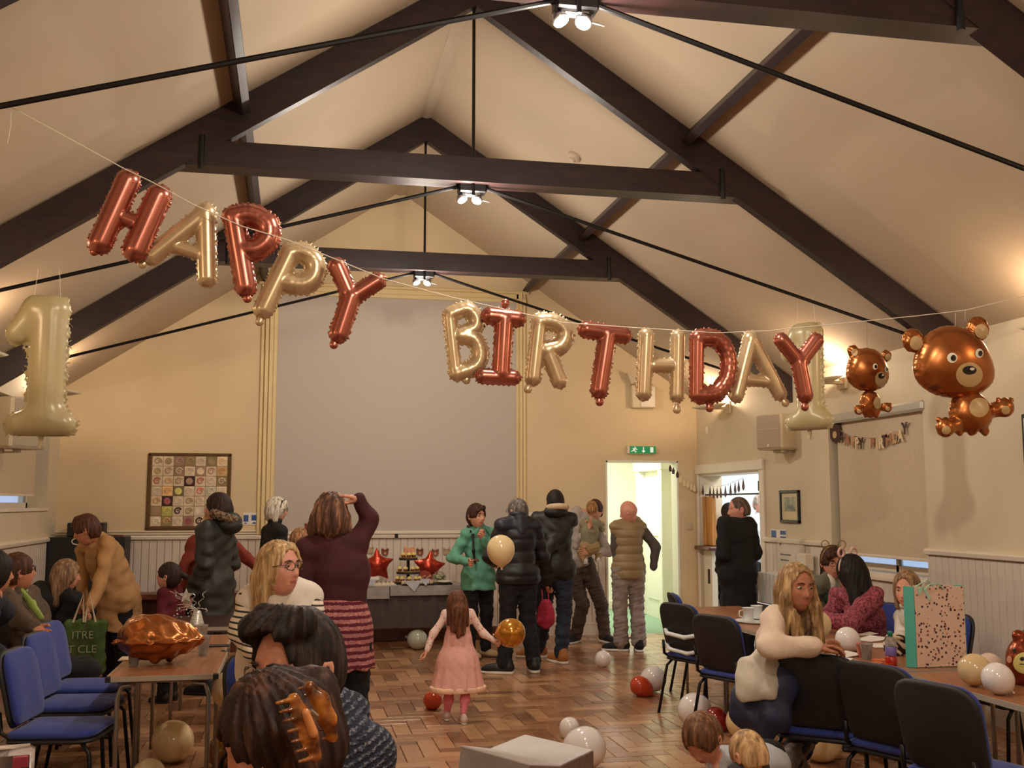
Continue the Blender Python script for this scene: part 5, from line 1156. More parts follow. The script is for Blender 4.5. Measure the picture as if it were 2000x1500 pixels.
p.top(m_cam, c=.022, to=.92, extra=ck, wr=.006, cuts=[(p.J['pel']+np.array((0, 0, -.27)), (-.15, 0, -1))], name='cardigan'); p.trousers(m_blk2, c=.01); p.shoes(m_blackp)
p.hair(H_('chestnut', 74, 42, 26), 'short', 1.7, nape=-.08, amp=.002, locks=[((0, .04, .10), (-.02, .085, .06), .035, .022)]); p.done()
r = thing('tote_bag', 'green printed tote bag with pale handles held by the stooping woman', 'bag'); c = py(166, 1264, 9.2)
S = SDF().box(c, (.155, .055, .215), rd=.03); V, Fq = S.mesh(.010, disp=waves(.008, .14, 5, 11)); npmesh('bag_body', V, Fq, cloth('olive_green', (62, 82, 34), var=.2, vs=5), r)
for dx in (-.09, .0): MB().tube([c+np.array((dx, -.05, .20)), c+np.array((dx*.5+.02, -.02, .42)), c+np.array((dx+.08, -.05, .20))], .009, 6).build('handle', cloth('ecru_strap', (190, 176, 150)), r)
def text(s, size, loc, rot, m, name='lettering', parent=None, ext=.001, bold=0., align='CENTER'):
    cu = bpy.data.curves.new(name, 'FONT'); cu.body = s; cu.size = size; cu.extrude = ext; cu.offset = bold; cu.align_x = align; cu.align_y = 'CENTER'; cu.materials.append(m)
    o = bpy.data.objects.new(name, cu); COL.objects.link(o); me = bpy.data.meshes.new_from_object(o.evaluated_get(bpy.context.evaluated_depsgraph_get())); bpy.data.objects.remove(o); o = bpy.data.objects.new(name, me); COL.objects.link(o); o.location = loc; o.rotation_euler = rot
    if parent: o.parent = parent
    return o
m_ecru = mat('faded_print', (142, 146, 112), .8)
for t_, dz in (('ITRE', .10), ('T CLE', -.01), ('PE T', -.13)): text(t_, .085, c+np.array((-.01, -.066, dz)), (PI/2, 0, 0), m_ecru, parent=r)
rebase(r, tuple(c-np.array((0, 0, .215))))
# ---- seated: green scarf, straight hair in black, child, dark figure at the edge
m_olive = cloth('brown_tweed', (82, 66, 52), var=.15, vs=40)
p = Person('seated person with short brown hair, glasses and a lime green scarf', -2.98, 7.95, 1.62, 1.25, 'warm', seat=True, fat=1.2, look=1.1, tilt=(.12, 0, 0), hands=('relax', ('flat', (1, 0, 0))),
    pose=dict(head=[36, 1118, 7.75], neck=[25, 1150, 7.8], shr=[12, 1168, 7.55], shl=[55, 1165, 8.0], elr=[40, 1212, 7.45], wrr=[68, 1226, 7.3], ell=[80, 1200, 7.9], wrl=[85, 1222, 7.8]))
p.top(m_olive, c=.026, wr=.006, hem=None); p.trousers(m_blk2); p.shoes(m_blackp); p.glasses(); p.hair(H_('chestnut', 74, 42, 26), 'short', 1.2)
sc_ = cloth('lime_scarf', (150, 176, 92)); p.ring('scarf', sc_, p.J['neck']+np.array((.0, 0, .005)), .075, .022, nrm=(.3, 0, 1)); p.part('scarf_end', SDF().chain([p.J['neck']+np.array((.07, -.08, -.01)), py(62, 1180, 7.6), py(80, 1206, 7.5)], [.022, .024, .02], n=(0, 1, 0), fl=.5), .007, sc_); p.done()
p = Person('seated woman with long straight light brown hair all in black', -3.25, 9.5, 1.64, .75, 'rosy', seat=True, fat=1.08, look=1.35, tilt=(-.05, 0, 0), hands=('relax', 'relax'), pose=dict(head=[130, 1124, 9.5], neck=[126, 1152, 9.55], shr=[146, 1168, 9.35], shl=[104, 1168, 9.7]))
p.top(m_blk, c=.02); p.trousers(m_blk2); p.shoes(m_blackp); p.hair(hairmat('mousy', (140, 108, 80), (196, 164, 128), 50), 'long', 1.4, face=(.056, .07, .10), locks=[((.06, -.02, 0), (.075, .0, -.20), .034, .022), ((-.06, -.02, 0), (-.075, .0, -.20), .034, .022), ((.03, -.07, 0), (.05, -.06, -.22), .05, .03), ((0, -.07, 0), (0, -.08, -.20), .05, .03)]); p.done()
p = Person('child with dark hair in a maroon top, smiling towards the camel cardigan', -2.2, 9.35, 1.10, -1.1, 'fair', child=1, hs=.88, look=-1.3, tilt=(.2, 0, 0), hands=('relax', 'relax'), pose=dict(head=[328, 1126, 9.3], neck=(0, 0, .82)))
p.top(cloth('deep_red_top', (92, 18, 30)), c=.014, hem=.45); p.trousers(m_blk2); p.shoes(m_blackp); p.hair(H_('espresso', 44, 26, 22), 'short', 1.0, locks=[((0, -.10, .05), (.02, -.15, .03), .022, .028)], nape=-.09); p.done()
p = Person('person in dark navy seated at the picture edge with black hair', -3.42, 6.75, 1.70, 1.2, 'warm', seat=True, fat=1.1, look=1.0, eyes=False, hands=('relax', 'relax'), pose=dict(head=[-12, 1120, 6.8], neck=[-18, 1160, 6.8], shr=[-30, 1190, 6.5], shl=[0, 1195, 7.0], elr=[-32, 1262, 6.5], wrr=[4, 1284, 6.45]))
p.top(cloth('dark_navy', (20, 24, 36)), c=.03); p.trousers(cloth('grey_jogger', (44, 48, 54))); p.shoes(cloth('grey_trainer', (60, 66, 70)), wht); p.hair(H_('black', 30, 22, 20), 'long', 1.6, locks=[((.05, -.04, 0), (.07, -.02, -.14), .04, .03), ((-.05, -.04, 0), (-.07, -.02, -.14), .04, .03)]); p.done()
# ---- guests at the wall-side tables
m_fleece = cloth('cream_fleece_jacket', (218, 196, 176), var=.03, vs=30, bs=220, b=.4)
p = Person('blond woman in a cream fleece jacket turning round, arm along the chair back', 1.50, 5.60, 1.68, 1.2, 'tan', seat=True, look=TOCAM-.12, tilt=(.0, -.05, 0), hs=.98, hands=('relax', ('relax', (0, -1, .3))), body_vox=.014,
    pose=dict(head=[1556, 1150, 5.2], neck=[1548, 1186, 5.35], shr=[1512, 1208, 5.22], shl=[1572, 1212, 5.8], elr=[1504, 1262, 5.08], wrr=[1592, 1264, 5.03], ell=[1560, 1270, 5.9], wrl=[1600, 1262, 5.95], chest=[1530, 1262, 5.5], pel=(0, 0, .31), knr=[1580, 1400, 5.85], knl=[1598, 1398, 6.0], anl=[1552, 1492, 5.65], anr=[1535, 1515, 5.45]))
p.top(m_fleece, c=.028, wr=.006, to=.98, vox=.010, lam=.11); p.ring('collar', m_fleece, p.J['neck']+np.array((.015, -.01, -.005)), .075, .032, nrm=(-.1, -.35, 1)); p.trousers(cloth('navy_jean', (22, 26, 40)), to=.75)
p.shoes(cloth('grey_boot', (120, 108, 98)), wht, dirs=[-2.0, -2.2]); S = SDF()
for sd in 'lr': S.cone(p.J['an'+sd]+np.array((0, 0, .04)), p.J['an'+sd]*.6+p.J['kn'+sd]*.4, .048, .06, k=.01)
p.part('boot_shafts', S, .010, cloth('grey_boot', (120, 108, 98)))
p.hair(hairmat('ashblond', (150, 116, 76), (216, 182, 132), 46), 'long', 1.1, face=(.072, .080, .118), amp=.002, hl=.008, locks=[((.055, .02, .05), (.078, .03, -.06), .028, .026), ((.075, .02, -.05), (.085, .02, -.22), .034, .034), ((.05, .05, -.12), (.035, .075, -.24), .03, .03), ((-.055, .03, .03), (-.075, .05, -.10), .026, .03), ((-.07, .055, -.08), (-.085, .08, -.26), .034, .026), ((.04, -.05, -.02), (.05, -.05, -.20), .05, .04), ((-.04, -.05, -.02), (-.05, -.04, -.2), .05, .04)]); p.done()
m_sage = cloth('sage_jacket', (110, 112, 96), var=.05)
p = Person('young man with glasses and wire bear ears in a sage green jacket', 3.1, 8.0, 1.74, TOCAM+.5, 'rosy', seat=True, look=TOCAM+.22, tilt=(-.08, 0, 0), hands=('relax', 'relax'), pose=dict(head=[1627, 1100, 7.85], neck=[1620, 1130, 7.9], chest=[1622, 1165, 7.9], shl=[1655, 1145, 8.0], shr=[1592, 1142, 7.8]))
p.top(m_sage, c=.026, wr=.005); p.part('tshirt_panel', SDF().ell(p.J['chest']*.55+p.J['neck']*.45+p.fwd*.075, (.055, .05, .12)), .007, cloth('white_tee', (224, 220, 212))); p.part('tshirt_print', SDF().ell(p.J['chest']+p.fwd*.115, (.06, .04, .055)), .007, cloth('tee_green', (30, 62, 40)))
p.trousers(m_blk2); p.shoes(m_blackp); p.glasses(); p.hair(H_('wavy', 64, 38, 24), 'short', 1.5, amp=.003, locks=[((-.04, .06, .07), (.04, .075, .06), .03, .028), ((-.065, -.03, -.01), (-.07, -.04, -.085), .022, .018), ((.065, -.03, -.01), (.07, -.04, -.085), .022, .018)], nape=-.1)
def earband(p, m, mr, solid=False):
    b = MB(); b.tube([p.hp((.088*math.sin(a), .02, .03+.098*math.cos(a))) for a in np.linspace(-1.7, 1.7, 15)], .006, 6)
    for sd in (-1, 1):
        c = (sd*.062, .02, .142); b.tube([p.hp((c[0]+.028*math.cos(a), c[1], c[2]+.030*math.sin(a))) for a in np.linspace(0, 2*PI, 15)[:-1]], mr, 6, closed=True)
    b.build('bear_ear_headband', m, p.root, True)
earband(p, mat('gold_wire_band', (150, 118, 66), .4, metal=.4), .004); p.done()
T = NT('rose_print_shirt'); _n = T.noise(70, 4); T.l(T.ramp(_n, [(.38, (88, 26, 44)), (.6, (168, 84, 96))]), T.b.inputs['Base Color']); T.b.inputs['Roughness'].default_value = .8; m_rsh = T.m
p = Person('person in a rose printed shirt with long black hair and pale bear ears', 2.92, 7.25, 1.66, -1.15, 'warm', seat=True, fat=1.2, look=-.35, eyes=False, hands=('relax', 'relax'), pose=dict(head=[1661, 1120, 7.1], neck=[1672, 1152, 7.15], shr=[1640, 1168, 7.35], shl=[1704, 1168, 6.98], ell=[1656, 1220, 6.8], wrl=[1610, 1208, 6.9], elr=[1625, 1205, 7.35], wrr=[1600, 1200, 7.3], chest=[1690, 1205, 7.15]))
p.top(m_rsh, c=.028, wr=.006); p.trousers(m_blk2); p.shoes(m_blackp); p.hair(hairmat('jet', (16, 12, 12), (40, 30, 28), 50), 'long', 1.8, locks=[((.0, -.07, 0), (.01, -.11, -.17), .07, .06), ((.05, -.05, 0), (.06, -.10, -.18), .05, .05), ((-.05, -.05, 0), (-.06, -.10, -.18), .05, .05), ((.065, .0, 0), (.07, -.01, -.13), .03, .03)])
earband(p, mat('pale_pink_band', (224, 188, 178), .6), .010); p.done()
m_wj = cloth('white_jumper', (216, 208, 198), var=.03)
T = NT('floral_trouser'); _v = T.n('ShaderNodeTexVoronoi'); _v.inputs['Scale'].default_value = 24; T.l(T.co(), _v.inputs['Vector']); _m = T.n('ShaderNodeMath', operation='LESS_THAN'); T.l(_v.outputs['Distance'], _m.inputs[0]); _m.inputs[1].default_value = .33
_h = T.sep(_v.outputs['Color'])[0]; T.l(T.mix(_m.outputs[0], (20, 22, 36), T.ramp(_h, [(0, (196, 92, 70)), (.3, (214, 190, 110)), (.5, (150, 196, 176)), (.75, (220, 214, 206)), (.9, (60, 84, 120))], 'CONSTANT')), T.b.inputs['Base Color']); T.b.inputs['Roughness'].default_value = .85; m_flor = T.m
p = Person('light brown haired woman in a white jumper behind the spotted gift bag', 2.93, 6.65, 1.62, -1.45, 'fair', seat=True, look=TOCAM+.85, tilt=(-.1, 0, 0), hs=.94, hands=('relax', 'relax'), pose=dict(head=[1771, 1152, 6.45], neck=[1780, 1184, 6.5], shr=[1768, 1205, 6.78], shl=[1822, 1207, 6.35], ell=[1868, 1250, 6.25], wrl=[1840, 1262, 6.0], elr=[1762, 1245, 6.6], wrr=[1756, 1258, 6.25], chest=[1800, 1235, 6.6]))
p.top(m_wj, c=.022, wr=.004); p.ring('roll_collar', m_wj, p.J['neck']+np.array((-.01, -.01, .01)), .052, .024); p.trousers(m_flor, c=.03); p.shoes(m_blackp)
p.hair(hairmat('mousy', (140, 108, 80), (196, 164, 128), 50), 'long', 1.0, face=(.062, .075, .115), hl=.01, locks=[((.065, -.02, 0), (.07, -.02, -.12), .028, .02), ((-.065, -.02, 0), (-.07, -.02, -.12), .028, .02), ((0, -.07, 0), (0, -.08, -.10), .04, .04)]); p.done()
# ---- close to the viewpoint: dark haired man, hair with claw clip, boy, baby
T = NT('blue_knit'); v = T.mapping((1, 1, 1), rot=(0, .5, .3)); w = T.n('ShaderNodeTexWave', wave_type='BANDS', bands_direction='Z'); w.inputs['Scale'].default_value = 18; w.inputs['Distortion'].default_value = 3; w.inputs['Detail'].default_value = 2; w.inputs['Detail Scale'].default_value = 6; T.l(v, w.inputs['Vector'])
vo = T.n('ShaderNodeTexVoronoi'); vo.inputs['Scale'].default_value = 95; T.l(v, vo.inputs['Vector']); f = T.math('MULTIPLY', w.outputs['Fac'], T.math('SUBTRACT', 1.1, vo.outputs['Distance'])); T.l(T.ramp(f, [(.15, (30, 36, 54)), (.45, (78, 86, 106)), (.8, (142, 142, 150))]), T.b.inputs['Base Color']); T.bump(f, 1, .012); T.b.inputs['Roughness'].default_value = .95; m_knit = T.m
p = Person('man with swept dark hair and glasses in a chunky blue knit', -1.27, 2.62, 1.78, TOCAM+.85, 'rosy', seat=True, look=TOCAM+.80, tilt=(-.10, 0, 0), hs=1.04, hands=('relax', 'relax'), body_vox=.013,
    pose=dict(head=[577, 1308, 2.6], neck=[640, 1395, 2.72], shl=[705, 1482, 2.62], shr=[600, 1500, 2.95], chest=[660, 1620, 2.8], pel=(0, 0, .30)))
p.top(m_knit, c=.032, wr=.004, vox=.010); p.ring('collar', m_knit, p.J['neck']+np.array((0, 0, -.012)), .072, .030, nrm=(-.3, -.3, 1)); p.trousers(m_blk2); p.shoes(m_blackp)
p.glasses(mat('clear_frame', (150, 140, 132), .2, metal=.6)); p.hair(hairmat('raven', (34, 25, 22), (74, 58, 52), 42), 'short', 1.0, amp=.0022, vox=.005, nape=-.075, hl=.030, face=(.062, .078, .100), locks=[((-.05, .035, .100), (.045, .070, .098), .030, .034), ((-.05, .02, .11), (.05, .03, .11), .030, .034), ((-.04, .070, .092), (.03, .088, .090), .018, .022), ((0, -.05, .03), (0, -.07, -.03), .06, .05)]); p.done()
p = Person('head of dark brown hair gathered by a tortoiseshell claw, nearest of all', -1.42, 1.95, 1.60, TOCAM+.35, 'rosy', seat=True, look=TOCAM+1.35, tilt=(-.45, 0, 0), hs=.90, eyes=False, hands=('relax', 'relax'), body_vox=.015, pose=dict(head=[540, 1446, 1.98], neck=[590, 1545, 2.05], shl=[690, 1640, 2.0], shr=[510, 1640, 2.2], chest=[600, 1800, 2.1]))
p.top(cloth('dusky_top', (96, 62, 60)), c=.02); p.trousers(m_blk2); p.shoes(m_blackp); p.hair(hairmat('cocoa', (54, 34, 28), (104, 72, 56), 34), 'long', 1.0, amp=.003, vox=.005, locks=[((.07, -.01, .03), (.075, -.02, -.04), .034, .03), ((-.07, -.01, .03), (-.075, -.02, -.04), .034, .03), ((0, -.08, .03), (.01, -.105, .05), .045, .04), ((-.02, -.07, -.02), (0, -.10, .03), .045, .04)])
p.done()
r = thing('hair_claw', 'tortoiseshell claw clip gripping the nearest dark brown hair', 'hair clip'); m_tort = NT('tortoiseshell'); _n = m_tort.noise(28, 3); m_tort.l(m_tort.ramp(_n, [(.35, (70, 30, 14)), (.55, (168, 96, 34)), (.7, (206, 140, 60))]), m_tort.b.inputs['Base Color']); m_tort.b.inputs['Roughness'].default_value = .15; m_tort.b.inputs['Coat Weight'].default_value = .6; m_tort = m_tort.m
A = [np.array(py(x, y, 1.80)) for x, y in ((574, 1365), (588, 1400), (604, 1440), (618, 1478))]; B = [np.array(py(x, y, 1.83)) for x, y in ((604, 1342), (626, 1368), (640, 1405), (650, 1440))]
for nm, Q, sd in (('claw_half', A, -1), ('claw_half', B, 1)):
    S = SDF().chain(Q, [.010, .014, .014, .009], k=.006, n=(0, 1, 0), fl=.5)
    for i in range(7):
        t = i/6*2.999; k_ = int(t); q0 = Q[k_]+(Q[k_+1]-Q[k_])*(t-k_); dr = np.array((-.030*sd if sd < 0 else -.016, .012, -.004*sd)); S.cone(q0, q0+(dr if sd > 0 else -dr*.9), .0048, .0026, k=.003)
    V, Fq = S.mesh(.0025); npmesh(nm, V, Fq, m_tort, r)
S = SDF().cone(py(597, 1392, 1.79), py(612, 1432, 1.79), .007, .008, k=.004); V, Fq = S.mesh(.0025); npmesh('finger_grip', V, Fq, mat('amber_plastic', (214, 140, 84), .2, coat=.5), r); MB().tube([py(606, 1388, 1.79), py(618, 1398, 1.80)], .004).build('hinge', m_chrome, r); rebase(r, tuple(py(610, 1410, 1.8)))
m_pgh = cloth('pale_grey_hoodie', (178, 182, 190), var=.04)
p = Person('boy with short brown hair in a pale grey hoodie bending forward', .78, 4.42, 1.02, TOCAM+.45, 'rosy', child=1, hs=.86, eyes=False, look=-2.3, tilt=(-.75, 0, 0), hands=('relax', 'relax'), pose=dict(head=[1372, 1444, 4.35], neck=[1402, 1482, 4.42], shl=[1440, 1512, 4.5], shr=[1395, 1530, 4.35], chest=[1436, 1518, 4.6], pel=(0, -.28, .44), hil=(-.05, -.28, .42), hir=(.05, -.28, .42), knl=(-.06, -.18, .24), knr=(.06, -.18, .24), anl=(-.06, -.26, .05), anr=(.06, -.26, .05), ell=[1450, 1600, 4.5], wrl=[1430, 1650, 4.4], elr=[1385, 1590, 4.3], wrr=[1370, 1640, 4.25]))
p.top(m_pgh, c=.012, vox=.009); p.ring('hood', m_pgh, p.J['neck']+np.array((.02, .02, .0)), .045, .024, nrm=(-.5, 0, 1)); p.trousers(m_blk2); p.shoes(m_blackp); p.hair(hairmat('boybrown', (112, 76, 52), (160, 118, 84), 60), 'crop', .9, nape=-.06, amp=.0008); p.done()
p = Person('toddler with fine blond hair and a white collar beside the boy', py(1462, 1474, 3.9)[0], 3.9, .76, -.6, 'fair', child=1, hs=.70, eyes=False, look=-.4, tilt=(-.3, 0, 0), hands=('relax', 'relax'), pose=dict(head=[1460, 1476, 3.88]))
p.top(cloth('charcoal_top', (52, 50, 54)), c=.016, vox=.010); p.ring('collar', cloth('white_collar', (214, 206, 194)), p.J['neck']+np.array((0, 0, .012)), .045, .018); p.trousers(m_blk2); p.shoes(m_blackp); p.hair(hairmat('babyfair', (196, 156, 110), (230, 200, 156), 50), 'crop', .5, nape=-.06, amp=.0006); p.done()
# ================================================================== THINGS ON WALLS AND TABLES
def on(name, label, cat, mb_, m, group=None, smooth=False, loc=None):
    o = mb_.build(name, m, None, smooth)
    if loc is not None: o.data.transform(Matrix.Translation(-Vector(loc))); o.location = loc
    return tag(o, label, cat, group)
def disc(mb_, c, r, t, n=18, axis='y'):
    pts = [(c[0]+r*math.cos(2*PI*k/n), c[2]+r*math.sin(2*PI*k/n)) for k in range(n)]; return mb_.prism(pts, 'y', c[1]-t, c[1])
# ---- patchwork quilt of ammonites
q = thing('quilt', 'patchwork wall quilt of ammonite squares with olive binding', 'quilt'); QX0, QX1, QZ0, QZ1 = -2.86, -1.965, 1.325, 2.185
qy = YB-.012
MB().box((QX0, qy, QZ0), (QX1, YB-.002, QZ1)).build('backing', cloth('quilt_backing', (120, 96, 58)), q)
m_bind = cloth('olive_binding', (92, 66, 30))
MB().box((QX0-.02, qy-.006, QZ1-.022), (QX1+.02, YB-.001, QZ1+.012), bev=.004).box((QX0-.03, qy-.006, QZ0-.02), (QX1+.02, YB-.001, QZ0+.016), bev=.004).box((QX0-.025, qy-.006, QZ0), (QX0+.014, YB-.001, QZ1), bev=.004).box((QX1-.014, qy-.006, QZ0), (QX1+.02, YB-.001, QZ1), bev=.004).build('binding', m_bind, q)
QC = """E8 E8 P5 O5 E7 O4 E8|E8 E7 P5 E9 P6 E8 T6|E7 E8 E8 K1 E9 E8 O5|E6 T8 O3 E8 E8 G7 E9|E9 K1 E8 E8 E8 E8 E8|O6 L6 E8 E8 E8 E7 E8|E9 O6 E9 P6 E9 E8 E8"""
MC = """O6 O6 P7 O7 E7 O6 T8|O7 P7 E7 E8 E9 P7 T5|R5 T6 O7 P7 R6 E8 E8|E9 T7 L8 E9 R8 G8 E7|T6 M5 E9 O7 E8 E7 E8|P6 L8 K3 O7 G8 E7 E8|G9 T7 G7 M4 K3 E7 E8"""
CB = dict(E=(226, 208, 180), P=(150, 112, 96), O=(140, 122, 76), K=(56, 32, 34), G=(190, 188, 170), T=(214, 166, 104), L=(190, 190, 90), R=(190, 92, 70), M=(176, 70, 96))
def cc(t): b = tuple(int(v*.68+w*.32) for v, w in zip(CB[t[0]], (196, 176, 146))) if t[0] != 'K' else CB['K']; f = .55+.075*int(t[1]) if t[0] not in 'EK' else (.72+.035*int(t[1]) if t[0] == 'E' else 1+.1*int(t[1])); return tuple(min(255, int(v*f)) for v in b)
cell = (QX1-QX0-.05)/7; cz = (QZ1-QZ0-.05)/7
for j, (ra, rb) in enumerate(zip(QC.split('|'), MC.split('|'))):
    for i, (a, b) in enumerate(zip(ra.split(), rb.split())):
        x0 = QX0+.025+i*cell; z1 = QZ1-.025-j*cz
        pt = MB().box((x0+.002, qy-.005, z1-cz+.002), (x0+cell-.002, qy+.001, z1-.002), bev=.002).build('patch', cloth('patch_'+a, cc(a), var=.05, b=.1), q)
        cx, czz = x0+cell/2, z1-cz/2; w = random.uniform(-.6, .6); b_ = MB()
        if (i+j) % 4 == 1: disc(b_, (cx, qy-.005, czz), cell*.33, .004)
        else: b_.tube([(cx+cell*.36*(1-t/15.)*math.cos(t*.75+w), qy-.006, czz+cell*.36*(1-t/15.)*math.sin(t*.75+w)) for t in range(14)], [.011*(1-t/16.)+.001 for t in range(14)], 5)
        b_.build('ammonite', cloth('motif_'+b, cc(b), var=.1, b=.1), pt)
rebase(q, ((QX0+QX1)/2, YB, QZ1))
# ---- exit sign
e = thing('exit_sign', 'green emergency exit sign over the corridor doorway', 'sign'); a = py(1228, 871, YB-.06); b = py(1281, 886, YB-.06); x0, x1, z0, z1 = a[0]+.015, b[0], b[2], a[2]
m_eg = mat('exit_green', (22, 140, 84), .4, emit=((22, 140, 84), .35)); m_ew = mat('exit_white', (236, 244, 238), .4, emit=((236, 244, 238), .5))
MB().box((x0-.03, YB-.055, z0-.004), (x1+.004, YB, z1+.004), bev=.008).build('housing', m_white, e); MB().box((x0, YB-.062, z0), (x1, YB-.054, z1)).build('face', m_eg, e)
w = x1-x0; h = z1-z0; y = YB-.063
pic = MB(); disc(pic, (x0+w*.20, y, z0+h*.80), h*.09, .002); pic.prism([(x0+w*.08, z0+h*.62), (x0+w*.12, z0+h*.7), (x0+w*.24, z0+h*.68), (x0+w*.29, z0+h*.5), (x0+w*.26, z0+h*.47), (x0+w*.21, z0+h*.58), (x0+w*.18, z0+h*.4), (x0+w*.25, z0+h*.28), (x0+w*.22, z0+h*.1), (x0+w*.19, z0+h*.12), (x0+w*.2, z0+h*.26), (x0+w*.13, z0+h*.34), (x0+w*.04, z0+h*.22), (x0+w*.04, z0+h*.3), (x0+w*.11, z0+h*.44), (x0+w*.14, z0+h*.6)], 'y', y-.002, y)
pic.box((x0+w*.50, y-.002, z0+h*.3), (x0+w*.535, y, z0+h*.88)).prism([(x0+w*.44, z0+h*.38), (x0+w*.5175, z0+h*.1), (x0+w*.595, z0+h*.38)], 'y', y-.002, y).box((x0+w*.78, y-.002, z0+h*.16), (x0+w*.90, y, z0+h*.86)); pic.build('pictogram', m_ew, e)
rebase(e, ((x0+x1)/2, YB, z0))
# ---- loudspeakers
def speaker(label, x, s, y0, y1, z0, z1, turn):
    r = thing('loudspeaker', label, 'loudspeaker', 'pale wall loudspeakers'); cy_, cz_ = (y0+y1)/2, (z0+z1)/2; hy, hz = (y1-y0)/2, (z1-z0)/2
    M = Matrix.Translation((x-s*.17, cy_, cz_))@Matrix.Rotation(turn, 4, 'Z'); D_ = .13
    MB().box((-D_, -hy, -hz), (D_, hy, hz), M, bev=.02).build('cabinet', m_spk, r)
    MB().box((-s*D_-.006, -hy*.88, -hz*.9), (-s*D_+.006, hy*.88, hz*.92), M, bev=.004).build('grille', m_grl, r)
    MB().box((-s*D_-.010, -hy*.8, hz*.12), (-s*D_, hy*.8, hz*.15), M).build('grille_rib', m_spk, r)
    MB().lathe([(.001, -.003), (.014, -.002), (.014, .002), (.001, .003)], M=M@Matrix.Translation((-s*D_-.007, 0, -hz*.75))@Matrix.Rotation(PI/2, 4, 'Y'), n=12).build('badge', m_white, r)
    MB().box((min(x, x-s*.06), cy_-.03, z0-.04), (max(x, x-s*.06), cy_+.03, z1-.1), bev=.005).box((x-s*.17-.03, cy_-.03, z0-.03), (x-s*.17+.03, cy_+.03, z0), bev=.004).box((min(x, x-s*.18), cy_-.02, z0-.035), (max(x, x-s*.18), cy_+.02, z0-.02)).build('wall_bracket', m_spk, r); return rebase(r, (x, cy_, z0))
m_spk = mat('speaker_beige', (198, 184, 158), .5); m_grl = mat('speaker_grille', (168, 152, 130), .7, bump=.3, bs=400)
speaker('pale loudspeaker on the wall behind the sideways number one', WX, 1, 10.14, 10.48, 2.16, 2.53, .45)
speaker('pale loudspeaker on the wall behind the big cream one', -WX, -1, 10.15, 10.60, 2.10, 2.56, -.5)
# ---- small wall fittings
a = py(1245, 780, YB-.05); u = thing('projector_bracket_box', 'cream alarm box behind the letter H', 'alarm box'); cx, cz_ = py(1252, 772, YB)[0], py(1252, 772, YB)[2]
MB().box((cx-.15, YB-.10, cz_-.17), (cx+.16, YB, cz_+.12), bev=.01).build('box_body', m_wallr, u); MB().box((cx-.04, YB-.115, cz_-.16), (cx+.15, YB-.098, cz_+.10), bev=.004).build('front_panel', m_white, u)
MB().prism([(cx-.22, cz_+.27), (cx-.16, cz_+.13), (cx-.07, cz_+.18), (cx-.08, cz_+.22)], 'y', YB-.12, YB-.04).build('horn', m_spk, u); rebase(u, (cx, YB, cz_))
c = px(1346, 1030, WX) if False else py(1346, 1028, YB); on('light_switch', 'double light switch beside the kitchen doorway corner', 'switch', MB().box((c[0]-.045, YB-.012, c[2]-.045), (c[0]+.045, YB, c[2]+.045), bev=.006).box((c[0]-.025, YB-.018, c[2]-.018), (c[0]-.004, YB-.010, c[2]+.018), bev=.003).box((c[0]+.004, YB-.018, c[2]-.018), (c[0]+.025, YB-.010, c[2]+.018), bev=.003), m_spk, loc=(c[0], YB, c[2]))
c = px(1382, 841, WX); on('heat_sensor', 'tiny white sensor strip above the kitchen doorway', 'sensor', MB().box((WX-.02, c[1]-.02, c[2]-.045), (WX, c[1]+.02, c[2]+.045), bev=.005), m_white, loc=tuple(c))
# smoke detector on the slope
X_ = 1.15
def onslope(x, y):   # point of the right slope
    d = ray(x, y); t = (RID-CAM[2]-SL*CAM[0])/(d[2]+SL*d[0]); return CAM+d*t
c = onslope(1122, 305); M = Matrix.Translation(Vector(c))@frame_of((-SL, 0, -1)).to_4x4(); on('smoke_detector', 'round cream smoke detector on the ceiling slope', 'smoke detector', MB().lathe([(.065, 0), (.065, .02), (.05, .035), (.035, .038), (.03, .055), (.001, .058)], M=M, n=28).box((.03, -.012, .03), (.05, .012, .04), M), m_ceil, smooth=False, loc=tuple(c))
# notices
def notice(name, label, c, w, h, axis, m, lines, ml, cat='notice'):
    r = thing(name, label, cat)
    if axis == 'y':
        MB().box((c[0]-w/2, c[1]-.004, c[2]-h/2), (c[0]+w/2, c[1], c[2]+h/2)).build('sheet', m, r); b = MB()
        for (x0, x1, z0, z1) in lines: MB().box((c[0]+w*(x0-.5), c[1]-.006, c[2]+h*(z0-.5)), (c[0]+w*(x1-.5), c[1]-.004, c[2]+h*(z1-.5))).build('print', ml, r)
    else:
        MB().box((c[0]-.004, c[1]-w/2, c[2]-h/2), (c[0], c[1]+w/2, c[2]+h/2)).build('sheet', m, r); b = MB()
        for (x0, x1, z0, z1) in lines: MB().box((c[0]-.006, c[1]-w*(x1-.5), c[2]+h*(z0-.5)), (c[0]-.004, c[1]-w*(x0-.5), c[2]+h*(z1-.5))).build('print', ml, r)
    return rebase(r, tuple(c))
m_paper = mat('white_paper', (232, 226, 216), .7); m_ink = mat('grey_ink', (110, 104, 104), .7); m_blueink = mat('sign_blue', (40, 78, 150), .5)
c = py(1045, 1017, YB-.003); notice('wall_notice', 'white typed notice pinned beside the stage frame', c, .16, .21, 'y', m_paper, [(.1, .75, z, z+.03) for z in (.2, .3, .4, .5, .6, .7, .8)], m_ink)
c = py(488, 1013, YB-.003); notice('wall_sign', 'blue and white sign by the ribbed stage frame', c, .16, .14, 'y', m_paper, [(.05, .40, .25, .8), (.62, .97, .35, .8), (.1, .3, .08, .16), (.7, .92, .08, .2)], m_blueink, 'sign')
